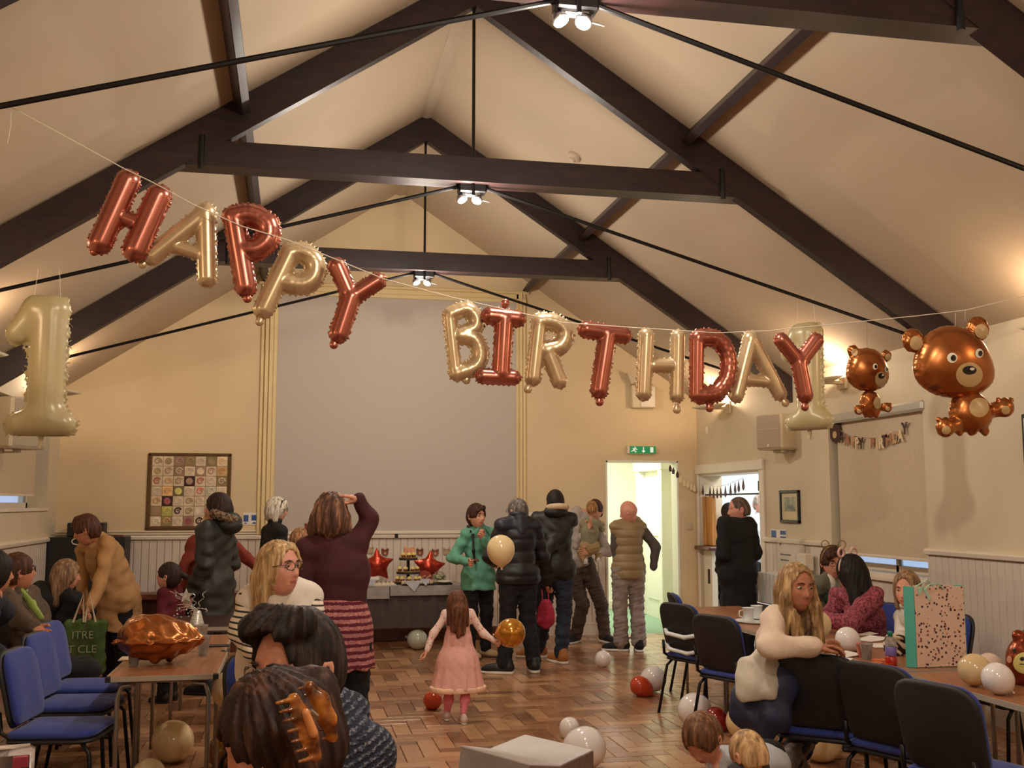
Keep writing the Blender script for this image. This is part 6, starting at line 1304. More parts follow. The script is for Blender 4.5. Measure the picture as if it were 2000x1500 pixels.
c = px(1521, 1045, WX-.003); notice('wall_sign', 'small blue and white sign above the dado rail', c, .38, .12, 'x', m_paper, [(.05, .36, .12, .88), (.62, .97, .1, .4), (.62, .97, .55, .9)], m_blueink, 'sign')
c = px(1545, 1087, WX-.02); notice('wall_notice', 'white notice sheet with dark lines on the side wainscot', c, .62, .36, 'x', m_wains, [(.10, .15, .80, .92), (.12, .5, .52, .56), (.12, .42, .36, .40), (.42, .5, .06, .2)], m_ink)
# picture
r = thing('framed_picture', 'small dark framed drawing beside the kitchen doorway', 'picture'); a, b = px(1526, 958, WX), px(1565, 1022, WX); y0, y1, z0, z1 = b[1], a[1], b[2]-.0, a[2]
fr = MB()
for lo, hi in (((y0, z0), (y1, z0+.03)), ((y0, z1-.03), (y1, z1)), ((y0, z0), (y0+.03, z1)), ((y1-.03, z0), (y1, z1))): fr.box((WX-.03, lo[0], lo[1]), (WX, hi[0], hi[1]), bev=.005)
fr.build('frame', mat('frame_black', (28, 20, 16), .35), r); MB().box((WX-.012, y0+.025, z0+.025), (WX-.001, y1-.025, z1-.025)).build('mount', mat('picture_mount', (214, 200, 160), .6), r)
T = NT('pencil_sketch'); T.l(T.ramp(T.noise(9, 5), [(.35, (98, 112, 104)), (.62, (186, 184, 156))]), T.b.inputs['Base Color']); MB().box((WX-.015, y0+.09, z0+.12), (WX-.010, y1-.09, z1-.07)).build('drawing', T.m, r); rebase(r, (WX, (y0+y1)/2, z0))
c = px(2004, 870, WX); r = thing('framed_board', 'black edged board further along the window wall', 'board'); MB().box((WX-.03, c[1]-.85, c[2]-.22), (WX, c[1], c[2]+.22), bev=.006).build('frame', m_blackp, r); MB().box((WX-.034, c[1]-.82, c[2]-.19), (WX-.02, c[1]-.03, c[2]+.19)).build('panel', m_white, r); rebase(r, (WX, c[1]-.4, c[2]-.22))
# ---- black cabinet in the corner
r = thing('upright_cabinet', 'tall black cabinet in the corner behind the camel cardigan', 'cabinet')
MB().box((-3.84, 12.50, 0), (-3.03, 12.93, 1.245), bev=.008).build('carcass', mat('matt_black', (12, 12, 12), .5), r); MB().box((-3.82, 12.485, .05), (-3.44, 12.502, 1.20), bev=.003).build('door', mat('matt_black', (12, 12, 12), .5), r); MB().box((-3.43, 12.485, .05), (-3.05, 12.502, 1.20), bev=.003).build('door', mat('matt_black', (12, 12, 12), .5), r)
MB().box((-3.47, 12.472, .75), (-3.455, 12.487, .9)).build('handle', m_chrome, r); rebase(r, (-3.43, 12.7, 0))
c = py(170, 1029, 12.7); on('equipment_box', 'small black box on top of the tall black cabinet', 'box', MB().box((c[0]-.19, 12.6, 1.247), (c[0]+.19, 12.85, 1.40), bev=.008).box((c[0]-.15, 12.592, 1.27), (c[0]+.05, 12.602, 1.37), bev=.003), mat('matt_black', (12, 12, 12), .5), loc=(c[0], 12.72, 1.247))
on('walking_stick', 'dark stick lying across the cabinet top', 'stick', MB().tube([(c[0]+.12, 12.56, 1.262), (c[0]+.28, 12.55, 1.262), (c[0]+.41, 12.56, 1.258)], .009), m_dkw, loc=(c[0]+.2, 12.56, 1.247))
on('cable_loop', 'white cable loop hanging over the cabinet edge', 'cable', MB().tube([(c[0]-.05+.06*math.cos(a_), 12.475, 1.20+.035*math.sin(a_)) for a_ in np.linspace(0, 2*PI, 17)[:-1]], .007, 6, closed=True), m_white, loc=(c[0], 12.475, 1.2))
on('dark_bench', 'low dark wooden bench behind the smiling child', 'bench', MB().box((-2.95, 12.2, .58), (-1.75, 12.55, .64), bev=.006).box((-2.9, 12.25, 0), (-2.84, 12.5, .58)).box((-1.86, 12.25, 0), (-1.8, 12.5, .58)).box((-2.9, 12.45, .1), (-1.8, 12.48, .58)), m_dkw, loc=(-2.35, 12.4, 0))
# ---- dark plinth under the buffet
trim(MB().box((-1.5, 12.86, 0), (1.30, 12.96, .14), bev=.006), m_dkw, 'low brown plinth board below the stage')
# ---- buffet
BX0, BX1, BY0, BY1, BZ = -.62, .66, 12.02, 12.72, .70
r = thing('buffet_table', 'long buffet table hidden by a dark cloth', 'table'); MB().box((BX0, BY0, BZ-.04), (BX1, BY1, BZ-.004), bev=.004).build('table_top', m_lam, r)
for x in (BX0+.06, BX1-.06):
    for y in (BY0+.08, BY1-.08): MB().tube([(x, y, BZ-.04), (x, y, 0)], .016).build('leg', m_steel, r)
rebase(r, (0, 12.4, 0))
def pleated(x0, x1, y, z0, z1, amp, n, seed=0):
    b = MB(); R0 = random.Random(seed); N = n*6; vs = []; 
    for i in range(N+1):
        x = x0+(x1-x0)*i/N; o = amp*math.sin(i/6*2*PI+R0.uniform(-.3, .3)); vs += [(x, y+o*.3, z1), (x, y+o*1.0-.01, (z0+z1)/2), (x, y+o*1.4-.015, z0)]
    fs = []
    for i in range(N):
        for j in (0, 1): fs.append((i*3+j, (i+1)*3+j, (i+1)*3+j+1, i*3+j+1))
    return b.add(vs, fs)
m_skc = cloth('taupe_cloth', (74, 64, 60), var=.08); m_ply = cloth('grey_paper_cloth', (150, 142, 138), var=.05, rough=.7); m_nap = cloth('pale_blue_paper', (190, 194, 204), rough=.7)
on('table_skirt', 'dark taupe cloth hanging down the buffet table', 'tablecloth', pleated(BX0-.01, BX1+.01, BY0-.012, .25, BZ-.005, .012, 9, 3), m_skc, smooth=True, loc=(0, BY0, .25))
b = pleated(BX0-.02, -.16, BY0-.035, .57, BZ+.001, .005, 3, 5); pb = pleated(-.15, BX1+.02, BY0-.035, .60, BZ+.001, .005, 4, 6); b.add(pb.v, pb.f); b.box((BX0-.02, BY0-.035, BZ-.001), (BX1+.02, BY1, BZ+.003)); on('paper_cloth', 'grey paper cover over the buffet top', 'tablecloth', b, m_ply, loc=(0, 12.3, BZ))
for i, (x, y, w, h, lb) in enumerate(((806, 1146, .20, .10, 'pale napkin corner hanging below the row of sandwiches'), (830, 1142, .12, .06, 'small pale napkin corner hanging at the honey cake'), (721, 1143, .15, .05, 'pale napkin corner under the white tray'))):
    c = py(x, y-8, BY0-.05); on('napkin', lb, 'napkin', MB().prism([(c[0]-w/2, c[2]+.02), (c[0]+w/2, c[2]+.02), (c[0]+w*.1, c[2]-h)] if i < 2 else [(c[0]-w/2, c[2]+.02), (c[0]+w/2, c[2]+.02), (c[0]+w*.3, c[2]-h), (c[0]-w*.3, c[2]-h)], 'y', BY0-.052, BY0-.05), m_nap, 'pale paper napkins on the buffet edge', loc=tuple(c))
def star(label, cx, cy, rpx, Y, rot):
    r = thing('star_balloon', label, 'balloon', 'red foil stars on the buffet'); c = py(cx, cy, Y); k = rpx*Y*1.02/2085; S = SDF()
    for i in range(5):
        a_ = rot+i*2*PI/5; t = c+np.array((math.sin(a_), 0, math.cos(a_)))*k; S.cone(c, t-(t-c)*.06, k*.44, k*.05, k=.02, n=(0, 1, 0), fl=.5)
        S.cone(c, t, k*.40, .006, k=.008, n=(0, 1, 0), fl=.10)
    V, Fq = S.mesh(.009); npmesh('foil_body', V, Fq, rmat('red_foil', (182, 66, 48), .75, .25), r); return rebase(r, (c[0], c[1], c[2]-k*.8))
star('red foil star behind the white sandwich tray', 737, 1104, 33, 12.5, -.05); star('red foil star half hidden by the cake stand and gift boxes', 838, 1108, 33, 12.58, .1)
m_cake = mat('yellow_icing', (228, 204, 128), .7, var=.1, vs=40); m_case = mat('brown_cake_case', (122, 74, 46), .7); m_tier = mat('black_card', (26, 22, 22), .5); m_gldr = mat('gold_rim', (196, 156, 90), .35, metal=.6)
r = thing('cake_stand', 'three tier black card cake stand at the middle of the buffet', 'cake stand'); c0 = py(797, 1128, 12.3); X0 = c0[0]-.0
for z, w in ((BZ+.035, .17), (.845, .14), (1.00, .11)):
    n = 8; pl = [(X0+w*math.cos(2*PI*k/n+.39), 12.3+w*math.sin(2*PI*k/n+.39)) for k in range(n)]; MB().prism(pl, 'z', z-.028, z).build('tier', m_tier, r); MB().prism([(X0+(a_[0]-X0)*1.03, 12.3+(a_[1]-12.3)*1.03) for a_ in pl], 'z', z-.002, z+.003).build('tier_rim', m_gldr, r)
MB().tube([(X0, 12.3, BZ), (X0, 12.3, 1.0)], .018, 8).build('centre_post', m_tier, r); rebase(r, (X0, 12.3, BZ))
ORD = ['first', 'second', 'third', 'fourth', 'fifth', 'sixth', 'seventh', 'eighth', 'ninth']
def cupcake(x, y, z, lb):
    r = thing('cupcake', lb, 'cupcake', 'yellow iced cupcakes'); MB().lathe([(.018, 0), (.026, .026)], (x, y, z), 10).build('case', m_case, r); MB().lathe([(.027, .026), (.029, .034), (.022, .046), (.010, .056), (.001, .058)], (x, y, z), 10, cap=False).build('icing', m_cake, r, True); return rebase(r, (x, y, z))
tn = {0: 'bottom', 1: 'middle', 2: 'top'}
for t, (z, w, n) in enumerate(((BZ+.038, .13, 5), (.848, .105, 4), (1.003, .07, 3))):
    for i in range(n): a_ = PI+PI*(i+.5)/n; cupcake(X0+w*math.cos(a_), 12.3+w*math.sin(a_), z, 'yellow iced cupcake, %s from the first star, %s tier of the cake stand' % (ORD[i], tn[t]))
# top decoration: little bunting pieces
on('cake_topper', 'pink and gold party box on the top tier of the cake stand', 'box', MB().box((X0-.045, 12.29, 1.003), (X0+.07, 12.36, 1.09), bev=.006).prism([(X0-.055, 1.09), (X0+.08, 1.09), (X0+.07, 1.12), (X0+.01, 1.10), (X0-.04, 1.125)], 'y', 12.30, 12.35), cloth('peach_print', (206, 150, 116), var=.2, vs=50), loc=(X0, 12.32, 1.003))
cupt = [c for c in bpy.data.objects if c.get('category') == 'cupcake']
# sandwich tray and rows
def tray(label, x0, x1, y, z, col, name='tray'): return on(name, label, 'tray', MB().box((x0, y-.10, z), (x1, y+.10, z+.008), bev=.003).box((x0, y-.10, z), (x1, y-.092, z+.022)).box((x0, y+.092, z), (x1, y+.10, z+.022)), col, loc=((x0+x1)/2, y, z))
a, b = py(707, 1135, 12.14)[0], py(772, 1135, 12.14)[0]; tray('white tray of quartered sandwiches in front of the red star', a, b, 12.15, BZ+.003, m_white)
m_bread = mat('white_bread', (226, 206, 172), .8, var=.05, vs=60); m_fill = mat('sandwich_filling', (112, 92, 60), .7, var=.3, vs=60)
def sandwich(x, y, z, w, lb, g, ang=0):
    r = thing('sandwich', lb, 'sandwich', g); M = Matrix.Translation((x, y, z))@Matrix.Rotation(ang, 4, 'Z')
    for k_, (a_, b_, m) in enumerate(((-.014, -.004, m_bread), (-.004, .004, m_fill), (.004, .014, m_bread))): MB().prism([(-w/2, 0), (w/2, 0), (0, w*.8)], 'y', a_, b_, M).build(('bread_slice', 'filling', 'bread_slice')[k_], m, r)
    return rebase(r, (x, y, z))
for i in range(7): sandwich(a+.04+i*(b-a-.08)/6, 12.13+random.uniform(-.02, .02), BZ+.012, .05, '%s triangle sandwich from the maroon jumper side of the white tray' % ORD[i], 'sandwiches on the white tray', random.uniform(-.5, .5))
a, b = py(784, 1137, 12.1)[0], py(846, 1137, 12.1)[0]; tray('black platter with a row of pointed white sandwiches', a, b, 12.12, BZ+.003, m_tier, 'platter')
for i in range(9): sandwich(a+.02+i*(b-a-.04)/8, 12.10, BZ+.012, .052, '%s upright white sandwich from the tray side of the black platter' % ORD[i], 'sandwich triangles on the black platter', 1.3)
on('name_card', 'blank white name card standing over the sandwich tray', 'card', MB().box((py(720, 1127, 12.2)[0], 12.22, BZ+.06), (py(741, 1127, 12.2)[0], 12.224, BZ+.095)).tube([(py(730, 1127, 12.2)[0], 12.222, BZ+.003), (py(730, 1127, 12.2)[0], 12.222, BZ+.07)], .002), m_paper, loc=(py(730, 1127, 12.2)[0], 12.22, BZ))
on('name_card', 'blank white name card tilted among the pointed sandwiches', 'card', MB().box((py(806, 1125, 12.2)[0], 12.2, BZ+.04), (py(817, 1125, 12.2)[0], 12.204, BZ+.085)).tube([(py(811, 1127, 12.2)[0], 12.202, BZ+.003), (py(811, 1127, 12.2)[0], 12.202, BZ+.05)], .002), m_paper, loc=(py(811, 1125, 12.2)[0], 12.2, BZ))
c = py(831, 1118, 12.35); r = thing('gift_box', 'pink arched party box with rosy flowers beside the cake stand', 'box'); MB().prism([(c[0]-.085, BZ+.004), (c[0]+.085, BZ+.004), (c[0]+.085, BZ+.07), (c[0]+.05, BZ+.13), (c[0], BZ+.15), (c[0]-.05, BZ+.13), (c[0]-.085, BZ+.07)], 'y', 12.33, 12.40).build('box_body', cloth('brick_card', (150, 66, 44)), r); MB().box((c[0]-.10, 12.29, BZ+.003), (c[0]+.09, 12.33, BZ+.05), bev=.004).build('front_tray', cloth('dusty_pink_card', (182, 140, 132)), r)
fb = MB()
for i in range(6): fb.lathe([(.001, -.016), (.016, 0), (.001, .016)], (c[0]-.05+.02*i, 12.31, BZ+.065+.012*(i % 3)), 8, cap=False)
fb.build('flower_heads', cloth('rose_petal', (212, 150, 130)), r, True); rebase(r, (c[0], 12.34, BZ))
c = py(858, 1116, 12.3); on('gift_box', 'blue and gold wrapped parcel at the buffet end', 'box', MB().box((c[0]-.07, 12.3, BZ+.004), (c[0]+.08, 12.42, BZ+.10), bev=.006).tube([(c[0]+.0+.05*math.cos(t), 12.29, BZ+.10+.04*math.sin(t)) for t in np.linspace(0, 2*PI, 13)[:-1]], .007, 6, closed=True), cloth('teal_gold', (132, 132, 110), var=.5, vs=22), loc=(c[0], 12.35, BZ))
on('cake_platter', 'dark platter with pale plate next to the green jacket', 'tray', MB().box((c[0]-.10, 12.06, BZ+.004), (c[0]+.12, 12.24, BZ+.024), bev=.006), m_tier, loc=(c[0], 12.15, BZ)); on('paper_plate', 'pale paper plate on the buffet corner', 'plate', MB().lathe([(.02, 0), (.055, .002), (.085, .018), (.088, .017), (.055, -.0)], (py(868, 1132, 12.1)[0], 12.10, BZ+.026), 20), m_paper, loc=(py(868, 1132, 12.1)[0], 12.1, BZ+.02))
# bear cut-outs on the wall
for i, (x, y, col, lb) in enumerate(((723, 1075, (186, 166, 138), 'pale round bear cut-out stuck above the red star'), (752, 1079, (134, 72, 54), 'brown bear cut-out next to the pale one'), (820, 1079, (128, 70, 52), 'brown bear cut-out over the half hidden star'), (850, 1080, (146, 92, 72), 'tan bear cut-out over the half hidden star'), (602, 1030, (140, 62, 50), 'red brown bear cut-out low on the grey screen'), (613, 1044, (168, 118, 92), 'tan bear cut-out by the raised arm woman'), (872, 1078, (180, 150, 128), 'pale bear cut-out at the green sleeve'))):
    Yc = YB-.030 if y > 1050 or x < 620 else YB-.028; c = py(x, y, YB-.03); r = thing('bear_cutout', lb, 'decoration', 'card bear cut-outs'); b = MB(); b.prism([(c[0]+.042*math.cos(t), c[2]+.036*math.sin(t)) for t in np.linspace(0, 2*PI, 15)[:-1]], 'y', YB-.034, YB-.029)
    b.build('face', cloth('card_%d' % i, col, b=.05), r); e = MB(); disc(e, (c[0]-.03, YB-.03, c[2]+.034), .016, .004); disc(e, (c[0]+.03, YB-.03, c[2]+.034), .016, .004); e.build('ears', cloth('card_%d' % i, col), r); e = MB(); disc(e, (c[0], YB-.034, c[2]-.008), .014, .002); e.build('muzzle', m_tan, r); rebase(r, tuple(c))
# ---- banner HAPPY BIRTHDAY on the blind
r = thing('birthday_banner', 'small brown card HAPPY BIRTHDAY garland with bear head across the blind', 'banner'); 
bn = [(1631, 843, 'O', 0), (1643, 855, 'H', 0), (1655, 860, 'A', 1), (1666, 863, 'P', 2), (1674, 866, 'P', 3), (1682, 867, 'Y', 0), (1705, 867, 'B', 1), (1713, 868, 'I', 3), (1721, 866, 'R', 3), (1728, 862, 'T', 0), (1736, 859, 'H', 1), (1749, 855, 'D', 2), (1758, 852, 'A', 3), (1767, 838, 'Y', 0)]
cols = [mat('banner_brown', (66, 34, 28), .6), mat('banner_tan', (168, 112, 76), .6), mat('banner_sand', (196, 154, 116), .6), mat('banner_cream', (224, 200, 158), .6)]
XB = WX+.022
for x, y, ch, ci in bn:
    c = px(x, y, XB)
    if ch == 'O':
        MB().prism([(c[1]+.11*math.cos(t), c[2]+.10*math.sin(t)) for t in np.linspace(0, 2*PI, 17)[:-1]], 'x', XB-.004, XB).build('bear_head', cols[0], r)
        for dy in (-.08, .08): MB().prism([(c[1]+dy+.035*math.cos(t), c[2]+.09+.035*math.sin(t)) for t in np.linspace(0, 2*PI, 11)[:-1]], 'x', XB-.004, XB).build('ear', cols[0], r)
        MB().prism([(c[1]+.04*math.cos(t), c[2]-.03+.035*math.sin(t)) for t in np.linspace(0, 2*PI, 11)[:-1]], 'x', XB-.007, XB-.004).build('muzzle', m_tan, r)
    else: text(ch, .135, (XB-.002, c[1], c[2]), (PI/2, 0, -PI/2), cols[ci], 'letter_card', r, .0015, .006)
MB().tube([px(x, y-11, XB-.002) for x, y in ((1626, 835), (1643, 853), (1666, 861), (1690, 864), (1713, 864), (1740, 857), (1776, 835))], .0018, 5).build('cord', m_string, r)
rebase(r, tuple(px(1700, 855, XB)))
# ---- bunting at the doorways
r = thing('bunting', 'string of small card bear tags from the corridor doorway to the kitchen frame', 'bunting'); P = [py(1308, 905, 12.95), py(1330, 925, 12.9), py(1345, 935, 12.9), px(1365, 950, WX-.03)]
MB().tube(P, .002, 5).build('cord', m_string, r)
for i, (x, y) in enumerate(((1309, 914), (1315, 919), (1323, 926), (1329, 936), (1336, 942), (1343, 946), (1350, 950), (1356, 953))):
    c = py(x, y, 12.9); MB().prism([(c[0]-.016, c[2]-.045), (c[0]+.016, c[2]-.045), (c[0]+.02, c[2]+.0), (c[0]+.0, c[2]+.045), (c[0]-.02, c[2]+.0)], 'y', 12.897, 12.9).build('tag', cols[0] if i < 3 else cols[3], r)
rebase(r, tuple(P[0]))
r = thing('bunting', 'row of dark teardrop tags hanging before the kitchen transom', 'bunting'); PT = [(1373, 957), (1387, 960), (1394, 963), (1401, 963), (1408, 962), (1417, 960), (1427, 957), (1436, 953), (1443, 950), (1452, 946)]; XK = WX+.03
MB().tube([px(x, y-13, XK) for x, y in PT], .002, 5).build('cord', m_string, r)
for x, y in PT: c = px(x, y, XK); MB().prism([(c[1]-.03, c[2]-.05), (c[1]-.035, c[2]-.02), (c[1], c[2]+.07), (c[1]+.035, c[2]-.02), (c[1]+.03, c[2]-.05), (c[1], c[2]-.07)], 'x', XK-.003, XK).build('tag', mat('plum_card', (84, 50, 56), .6), r)
rebase(r, tuple(px(1410, 955, XK)))
# ---- leaflet rack with sanitiser by the kitchen door
r = thing('leaflet_rack', 'white magazine rack with upright files behind the long coat', 'rack'); 
MB().box((3.40, 9.75, 0), (3.80, 10.35, .62), bev=.006).build('base_unit', m_dkw, r)
for i in range(6): MB().box((3.42, 9.78+i*.09, .62), (3.78, 9.84+i*.09, .92), bev=.004).build('file', m_paper if i % 2 else m_kit, r)
MB().box((3.70, 9.8, .95), (3.80, 10.0, 1.12), bev=.01).build('sanitiser', m_white, r); rebase(r, (3.6, 10, 0))
# ---- cups, mugs, bottle, plates
m_clear = mat('clear_plastic', (226, 226, 220), .12, trans=.75, alpha=.75); m_pinkc = mat('pink_plastic', (228, 128, 112), .3, trans=.2)
def cup(name, label, x, y, zb, r0, r1, h, m, group=None, handle=False, fill=None, cat='cup'):
    r = thing(name, label, cat, group); MB().lathe([(r0, 0), (r1, h), (r1+.003, h), (r1-.002, h-.001), (r0-.002, .003), (.001, .003)], (x, y, zb), 20, cap=False).build('cup_wall', m, r, True); MB().lathe([(.001, 0), (r0, .0)], (x, y, zb+.001), 20, cap=False).build('base', m, r)
    MB().tube([(x+r1*math.cos(t), y+r1*math.sin(t), zb+h) for t in np.linspace(0, 2*PI, 21)[:-1]], .0022, 5, closed=True).build('rim', m, r, True)
    if handle: MB().tube([(x-r1*.95, y, zb+h*.82), (x-r1-.028, y, zb+h*.75), (x-r1-.030, y, zb+h*.4), (x-r0*1.0, y, zb+h*.22)], .005, 8).build('handle', m, r, True)
    return rebase(r, (x, y, zb))
c = pz(397, 1281, .72); cup('plastic_cup', 'clear plastic cup in front of the further table joint', c[0], c[1], .721, .026, .038, .115, m_clear, 'clear plastic cups')
c = pz(384, 1262, .72); cup('plastic_cup', 'clear plastic cup just behind the other one', c[0]+.02, c[1]+.12, .721, .026, .038, .115, m_clear, 'clear plastic cups')
c = pz(292, 1276, .72); cup('plastic_cup', 'clear plastic cup beneath the upturned bear balloon', c[0]-.02, c[1]-.5, .721, .024, .036, .10, m_clear, 'clear plastic cups')
c = pz(1462, 1216, .72); cup('mug', 'white mug with its handle towards the coated man', c[0], c[1], .735, .036, .044, .095, m_kit, 'white mugs', True, cat='mug'); cup('mug', 'white mug half behind the first and the blond hair', c[0]+.13, c[1]+.14, .735, .036, .044, .095, m_kit, 'white mugs', cat='mug')
on('serving_tray', 'white edged oval tray under the mugs', 'tray', MB().lathe([(.001, 0), (.15, .001), (.17, .014), (.176, .013), (.15, -.001)], (c[0]+.08, c[1]+.0, .722), 28), m_kit, smooth=True, loc=(c[0]+.08, c[1], .722)); 
c = pz(1684, 1283, .72); cup('plastic_cup', 'pink plastic cup on the table by the white balloon', c[0], c[1], .721, .025, .033, .075, m_pinkc); c = pz(1702, 1290, .72); cup('plastic_cup', 'clear plastic tumbler between the pink cup and the bottle', c[0], c[1]+.05, .721, .025, .036, .085, m_clear, 'clear plastic cups')
c = pz(1741, 1300, .72); r = thing('squash_bottle', 'squash bottle with green cap, lilac label and red drink', 'bottle'); x, y, z = c[0], c[1], .721
MB().lathe([(.030, 0), (.032, .004), (.032, .045), (.026, .052)], (x, y, z), 20).build('red_drink', mat('red_drink', (176, 34, 12), .15, coat=.5), r, True); MB().lathe([(.027, .053), (.029, .09), (.030, .10), (.0305, .115), (.032, .13), (.022, .150), (.012, .158)], (x, y, z), 20).build('bottle_body', m_clear, r, True)
MB().lathe([(.0300, .055), (.0312, .057), (.0312, .100), (.0300, .102)], (x, y, z), 20, cap=False).build('label', mat('lilac_label', (128, 108, 176), .4), r, True); MB().lathe([(.013, .156), (.014, .180), (.010, .185), (.001, .185)], (x, y, z), 14).build('cap', mat('green_cap', (26, 118, 92), .35), r, True); rebase(r, (x, y, z))
c = pz(1716, 1298, .72); b = MB(); R0 = random.Random(4)
for i in range(5): M = Matrix.Translation((c[0]+R0.uniform(-.05, .05), c[1]+R0.uniform(-.05, .04), .724+i*.004))@Matrix.Rotation(R0.uniform(0, 3), 4, 'Z')@Matrix.Rotation(.12*R0.uniform(-1, 1), 4, 'X'); b.box((-.05, -.025, 0), (.05, .025, .002), M)
on('crisp_packet', 'torn orange foil packet on the table before the bottle', 'packet', b, mat('orange_foil', (226, 110, 44), .3, metal=.5), loc=(c[0], c[1], .722))
for i, (x, y, w, l_, an, lb) in enumerate(((1700, 1250, .10, .16, .4, 'open white greeting card lying past the white balloon'), (1690, 1240, .07, .10, .1, 'folded white card at the rose sleeve'), (1735, 1262, .12, .20, -.2, 'white paper sheet behind the squash bottle'), (1640, 1281, .10, .16, .1, 'white napkin by the resting hand'), (1648, 1290, .05, .08, .8, 'small white scrap on the table edge'))):
    c = pz(x, y, .72); M = Matrix.Translation((c[0], c[1], .723))@Matrix.Rotation(an, 4, 'Z'); on('greeting_card', lb, 'card', MB().box((-w, -l_/2, 0), (0, l_/2, .002), M).box((0, -l_/2, 0), (w, l_/2, .002), M@Matrix.Rotation(-.12, 4, 'Y')), m_paper, 'papers on the long tables', loc=tuple(c))
c = pz(1768, 1285, .72); S = SDF().box((c[0]+.02, c[1]+.12, .78), (.06, .05, .055), rd=.02); V, Fq = S.mesh(.007, disp=waves(.008, .05, 6, 8)); 
T = NT('black_white_wrap'); w = T.n('ShaderNodeTexWave', wave_type='BANDS', bands_direction='DIAGONAL'); w.inputs['Scale'].default_value = 9; w.inputs['Distortion'].default_value = 2; T.l(T.co(), w.inputs['Vector']); T.l(T.ramp(w.outputs['Fac'], [(.40, (20, 16, 14)), (.5, (212, 196, 168))]), T.b.inputs['Base Color']); o = npmesh('wrapped_present', V, Fq, T.m); o.data.transform(Matrix.Translation((-c[0], -c[1], -.72))); o.location = (c[0], c[1], .72); tag(o, 'present in black and white striped wrap by the gift bag', 'present')
# ---- gift bag
T = NT('confetti_print'); v = T.n('ShaderNodeTexVoronoi'); v.inputs['Scale'].default_value = 46; T.l(T.mapping((1, 1, 1)), v.inputs['Vector']); m1 = T.math('LESS_THAN', v.outputs['Distance'], .30); T.l(T.mix(m1, (226, 196, 178), T.ramp(T.sep(v.outputs['Color'])[0], [(0, (70, 28, 44)), (.35, (150, 64, 70)), (.55, (40, 34, 52)), (.75, (206, 150, 96)), (.88, (140, 110, 100))], 'CONSTANT')), T.b.inputs['Base Color']); T.b.inputs['Roughness'].default_value = .45; m_conf = T.m
m_teal = mat('teal_card', (84, 178, 160), .5); r = thing('gift_bag', 'tall gift bag with confetti spots and a teal side panel', 'gift bag'); a, b = pz(1790, 1305, .72), pz(1889, 1302, .72); Yg = (a[1]+b[1])/2; x0, x1 = py(1791, 1303, Yg)[0], py(1889, 1303, Yg)[0]; zt = py(1840, 1145, Yg)[2]; dp = .085
MB().box((x0, Yg, .722), (x1, Yg+.002, zt)).build('front_panel', m_conf, r); MB().box((x0, Yg+dp, .722), (x1, Yg+dp+.002, zt)).build('back_panel', m_conf, r)
sx = py(1773, 1300, Yg+.0)[0]; MB().prism([(x0, Yg), (x0+.002, Yg), (x0-.034, Yg+dp*.5), (x0+.002, Yg+dp), (x0, Yg+dp), (x0-.038, Yg+dp*.5)], 'z', .722, zt).build('side_gusset', m_teal, r); MB().prism([(x1, Yg), (x1+.002, Yg), (x1+.026, Yg+dp*.5), (x1+.002, Yg+dp), (x1, Yg+dp), (x1+.022, Yg+dp*.5)], 'z', .722, zt).build('side_gusset', m_teal, r); MB().box((x0, Yg, .7215), (x1, Yg+dp, .724)).build('base', m_teal, r)
rb = mat('mint_ribbon', (170, 214, 190), .4); MB().tube([(x0+.06, Yg-.003, zt-.02), (x0+.09, Yg-.012, zt+.012), (x0+.14, Yg-.01, zt+.016), (x0+.18, Yg-.003, zt-.015)], .004, 6).build('ribbon_handle', rb, r); MB().tube([(x0+.06, Yg+dp, zt-.01), (x0+.12, Yg+dp-.02, zt+.03), (x0+.18, Yg+dp, zt-.01)], .004, 6).build('ribbon_handle', rb, r)
MB().prism([(x0+.05, zt), (x0+.07, zt-.01), (x0+.10, zt-.07), (x0+.085, zt-.075)], 'y', Yg-.006, Yg-.003).prism([(x0+.06, zt+.01), (x0+.02, zt-.01), (x0+.03, zt-.05)], 'y', Yg-.006, Yg-.003).build('ribbon_bow', rb, r); rebase(r, ((x0+x1)/2, Yg+dp/2, .722))
# ---- centrepiece
r = thing('table_centrepiece', 'silver star on a stick with curled ribbons in a cone weight', 'centrepiece'); c = pz(384, 1222, .72); x, y, z = c[0], c[1], .722; m_sil = mat('silver_glitter', (200, 196, 190), .35, metal=.6, var=.2, vs=90)
MB().lathe([(.055, 0), (.055, .004), (.028, .10), (.020, .108)], (x, y, z), 20).build('cone_weight', m_sil, r, True); MB().tube([(x-.01, y, z+.1), (x-.08, y, z+.20)], .004, 6).build('stick', m_sil, r)
sc = (x-.08, y-.01, z+.215); MB().prism([(sc[0]+(.055 if i % 2 == 0 else .024)*math.sin(i*PI/5), sc[2]+(.055 if i % 2 == 0 else .024)*math.cos(i*PI/5)) for i in range(10)], 'y', y-.018, y-.004).build('star', m_sil, r)
R0 = random.Random(5)
for i in range(11):
    dx, dz = R0.uniform(-.20, .09), R0.uniform(.04, .16); MB().tube([(x-.01+dx*t+.012*math.sin(t*16+i), y+R0.uniform(-.002, .002)+.012*math.cos(t*16+i), z+.10+dz*t-(.10*t*t if i % 2 else 0)) for t in np.linspace(0, 1, 16)], .0028, 4).build('curled_ribbon', cloth('pinkish_ribbon', (206, 178, 168)) if i % 2 else m_sil, r)
for i in range(12): a_ = (x+R0.uniform(-.17, .07), y+R0.uniform(-.02, .02), z+R0.uniform(.06, .19)); MB().lathe([(.001, -.007), (.008, 0), (.001, .007)], a_, 7, cap=False).build('foil_bead', m_sil, r, True)
rebase(r, (x, y, z))
c = pz(430, 1262, .72); on('smartphone', 'dark phone lying on the further teak table', 'phone', MB().box((c[0]-.10, c[1]-.05, .721), (c[0]+.06, c[1]+.03, .729), bev=.003), m_blackp, loc=tuple(c))
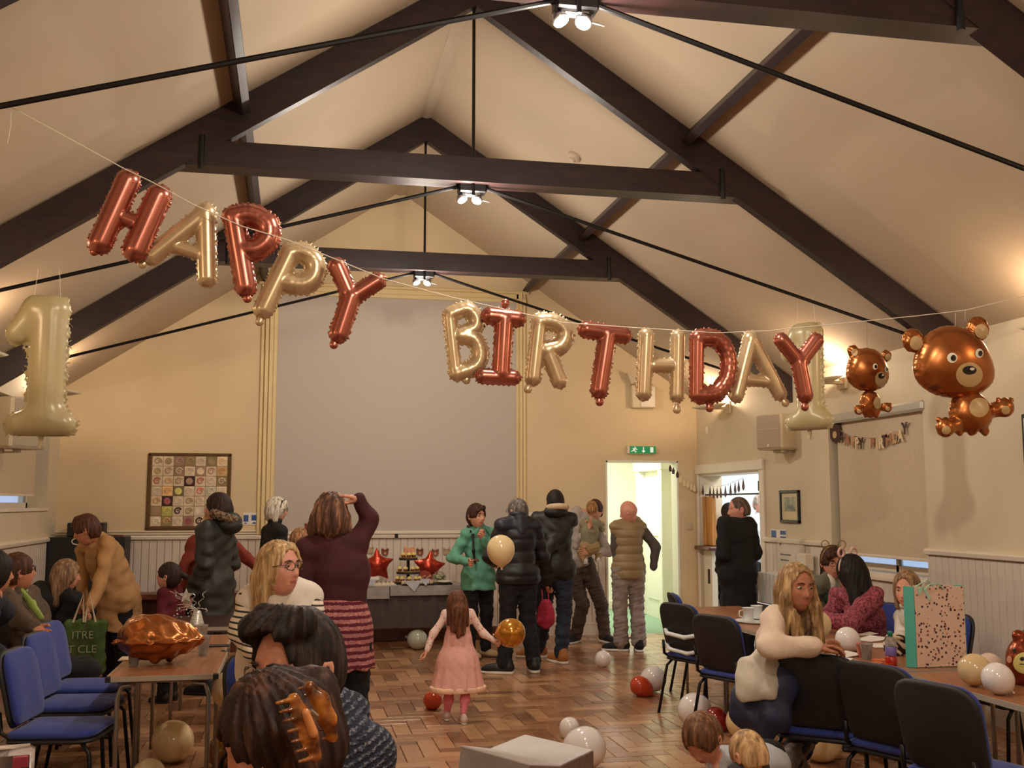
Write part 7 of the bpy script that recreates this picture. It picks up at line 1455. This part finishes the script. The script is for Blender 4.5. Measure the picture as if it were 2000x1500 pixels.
c = pz(244, 1289, .72); on('paper_napkin', 'white folded napkin on the table corner under the bear balloon', 'napkin', MB().prism([(c[0]-.03, c[1]-.06), (c[0]+.09, c[1]-.02), (c[0]+.05, c[1]+.1), (c[0]-.03, c[1]+.1)], 'z', .721, .727), m_bread, loc=tuple(c))
# ---- grey fabric box with raised pale lid, and the packet at the lower corner
r = thing('storage_box', 'grey felt box with folded pale lid on the parquet', 'box'); Yb = 4.9; g = lambda x, y, Y: tuple(py(x, y, Y))
A, B, C_, D_, E_ = g(900, 1458, Yb), g(1035, 1495, Yb-.10), g(1095, 1497, Yb-.12), g(1158, 1467, Yb+.25), g(1025, 1437, Yb+.45)
A2 = g(958, 1464, Yb+.3); f = lambda p: (p[0], p[1], 0)
m_felt = cloth('grey_felt', (150, 142, 136), var=.05); m_lid = cloth('pale_lid', (196, 192, 192), var=.02, rough=.6); m_mauve = cloth('mauve_side', (132, 106, 102))
def slab(name, P, m, t=.006): return MB().add([*P], [tuple(range(len(P)))]).build(name, m, r, solid=t)
slab('front_side', [A, B, f(B), (A[0]-.05, A[1], 0)], m_felt); slab('end_side', [B, C_, D_, f(D_), f(C_), f(B)], m_mauve); slab('back_side', [A2, E_, D_, f(D_), f(E_), f(A2)], m_felt)
slab('lid_flap', [A2, E_, D_, C_], m_lid, .012); slab('front_flap', [A, A2, C_, B], m_lid, .01); MB().box((A[0]+.075, A[1]-.022, A[2]-.035), (A[0]+.115, A[1]-.012, A[2]-.020)).build('care_label', mat('label_green', (186, 206, 176), .6), r); rebase(r, (A[0]+.3, Yb+.1, 0))
r = thing('sweet_packet', 'clear packet with pink print lying at the lower corner', 'packet'); c = py(30, 1486, 3.0); M = Matrix.Translation(Vector(c))@Matrix.Rotation(.2, 4, 'Z')@Matrix.Rotation(.5, 4, 'X'); MB().box((-.055, -.02, -.05), (.045, .02, .045), M, bev=.012).build('packet_body', mat('pale_film', (206, 190, 182), .2, coat=.4), r, True); MB().box((-.01, -.022, -.01), (.035, .021, .035), M, bev=.006).build('pink_print', mat('pink_film', (222, 96, 110), .3), r); rebase(r, tuple(c))
# what carries the packet: a dark bag on an empty chair seat right in front
r = thing('rucksack', 'charcoal rucksack under the clear packet', 'bag'); S = SDF().box((c[0]+.03, c[1]+.05, (c[2]-.05+.49)/2), (.13, .10, (c[2]-.05-.49)/2), rd=.06); V, Fq = S.mesh(.010, disp=waves(.006, .12, 5, 6)); npmesh('bag_body', V, Fq, cloth('charcoal_nylon', (54, 58, 62), rough=.5), r); MB().tube([(c[0]+.0, c[1]-.03, c[2]-.07), (c[0]+.04, c[1]-.04, c[2]-.03), (c[0]+.09, c[1]-.03, c[2]-.08)], .008).build('carry_loop', m_blackp, r); rebase(r, (c[0]+.03, c[1]+.05, .49))
o = dup(chair0); o.rotation_euler = (0, 0, -.3); o.location = (c[0]+.03, c[1]+.05, 0); o['label'] = 'blue chair carrying the charcoal rucksack at the lower corner'
# ---- coat and straps on the chairs
r = thing('hung_coat', 'navy coat with white lining draped over a chair back', 'coat'); Yc = 5.15
V3 = [(1500, 1258, 5.42), (1545, 1256, 5.24), (1600, 1262, 5.10)]
S = SDF(); S.chain([py(1512, 1268, 5.46), py(1545, 1262, 5.32), py(1580, 1266, 5.18)], [.035, .04, .035], n=(1, 0, 0), fl=.9)
S.chain([py(1512, 1275, 5.36), py(1480, 1330, 5.32), py(1462, 1385, 5.30)], [.05, .085, .10], n=(.3, 1, 0), fl=.5, k=.05); S.chain([py(1540, 1270, 5.26), py(1520, 1340, 5.20), py(1512, 1400, 5.18)], [.05, .08, .09], n=(.3, 1, 0), fl=.45, k=.05)
S.chain([py(1462, 1385, 5.30), py(1500, 1415, 5.22)], [.07, .07], k=.05, n=(.3, 1, 0), fl=.5); V, Fq = S.mesh(.010, disp=waves(.006, .12, 5, 12)); npmesh('coat_body', V, Fq, cloth('navy_coat', (34, 42, 70), rough=.6), r)
S = SDF(); S.chain([py(1500, 1272, 5.26), py(1478, 1310, 5.20), py(1465, 1340, 5.18)], [.045, .075, .08], n=(.3, 1, 0), fl=.35, k=.05).chain([py(1505, 1275, 5.25), py(1500, 1350, 5.16)], [.03, .035], n=(.3, 1, 0), fl=.4, k=.04); V, Fq = S.mesh(.010, disp=waves(.004, .12, 5, 13)); npmesh('white_lining', V, Fq, cloth('oatmeal_lining', (206, 198, 182)), r); rebase(r, tuple(py(1500, 1400, 5.2)))
r = thing('tied_strap', 'white cloth straps tied around the black chair back', 'strap'); ch = [o for o in bpy.data.objects if o.get('label', '').startswith('blue chair with white straps')][0]
M = Matrix.Translation(ch.location)@Matrix.Rotation(ch.rotation_euler.z, 4, 'Z')
for z_, w_ in ((.62, .010), (.50, .009)):
    P = [M@Vector(v) for v in ((-.235, -.20, z_+.03), (-.1, -.262-(z_-.49)*.2, z_), (.1, -.262-(z_-.49)*.2, z_-.012), (.235, -.20, z_+.02), (.235, -.15, z_+.02), (-.235, -.15, z_+.03))]
    S = SDF(); 
    for a_, b_ in zip(P, P[1:]+P[:1]): S.cone(tuple(a_), tuple(b_), w_*1.6, w_*1.6, k=.01, n=None)
    V, Fq = S.mesh(.007); npmesh('strap', V, Fq, m_kit, r)
rebase(r, tuple(M@Vector((0, -.26, .5))))
r = thing('held_card', 'small dark card held by the woman in the green jacket', 'card'); c = py(926, 1094, 10.93); MB().box((-.05, -.03, -.004), (.05, .03, .004), Matrix.Translation(Vector(c))@Matrix.Rotation(.3, 4, 'X')).build('card_body', cloth('brown_card', (92, 60, 46)), r); rebase(r, tuple(c))
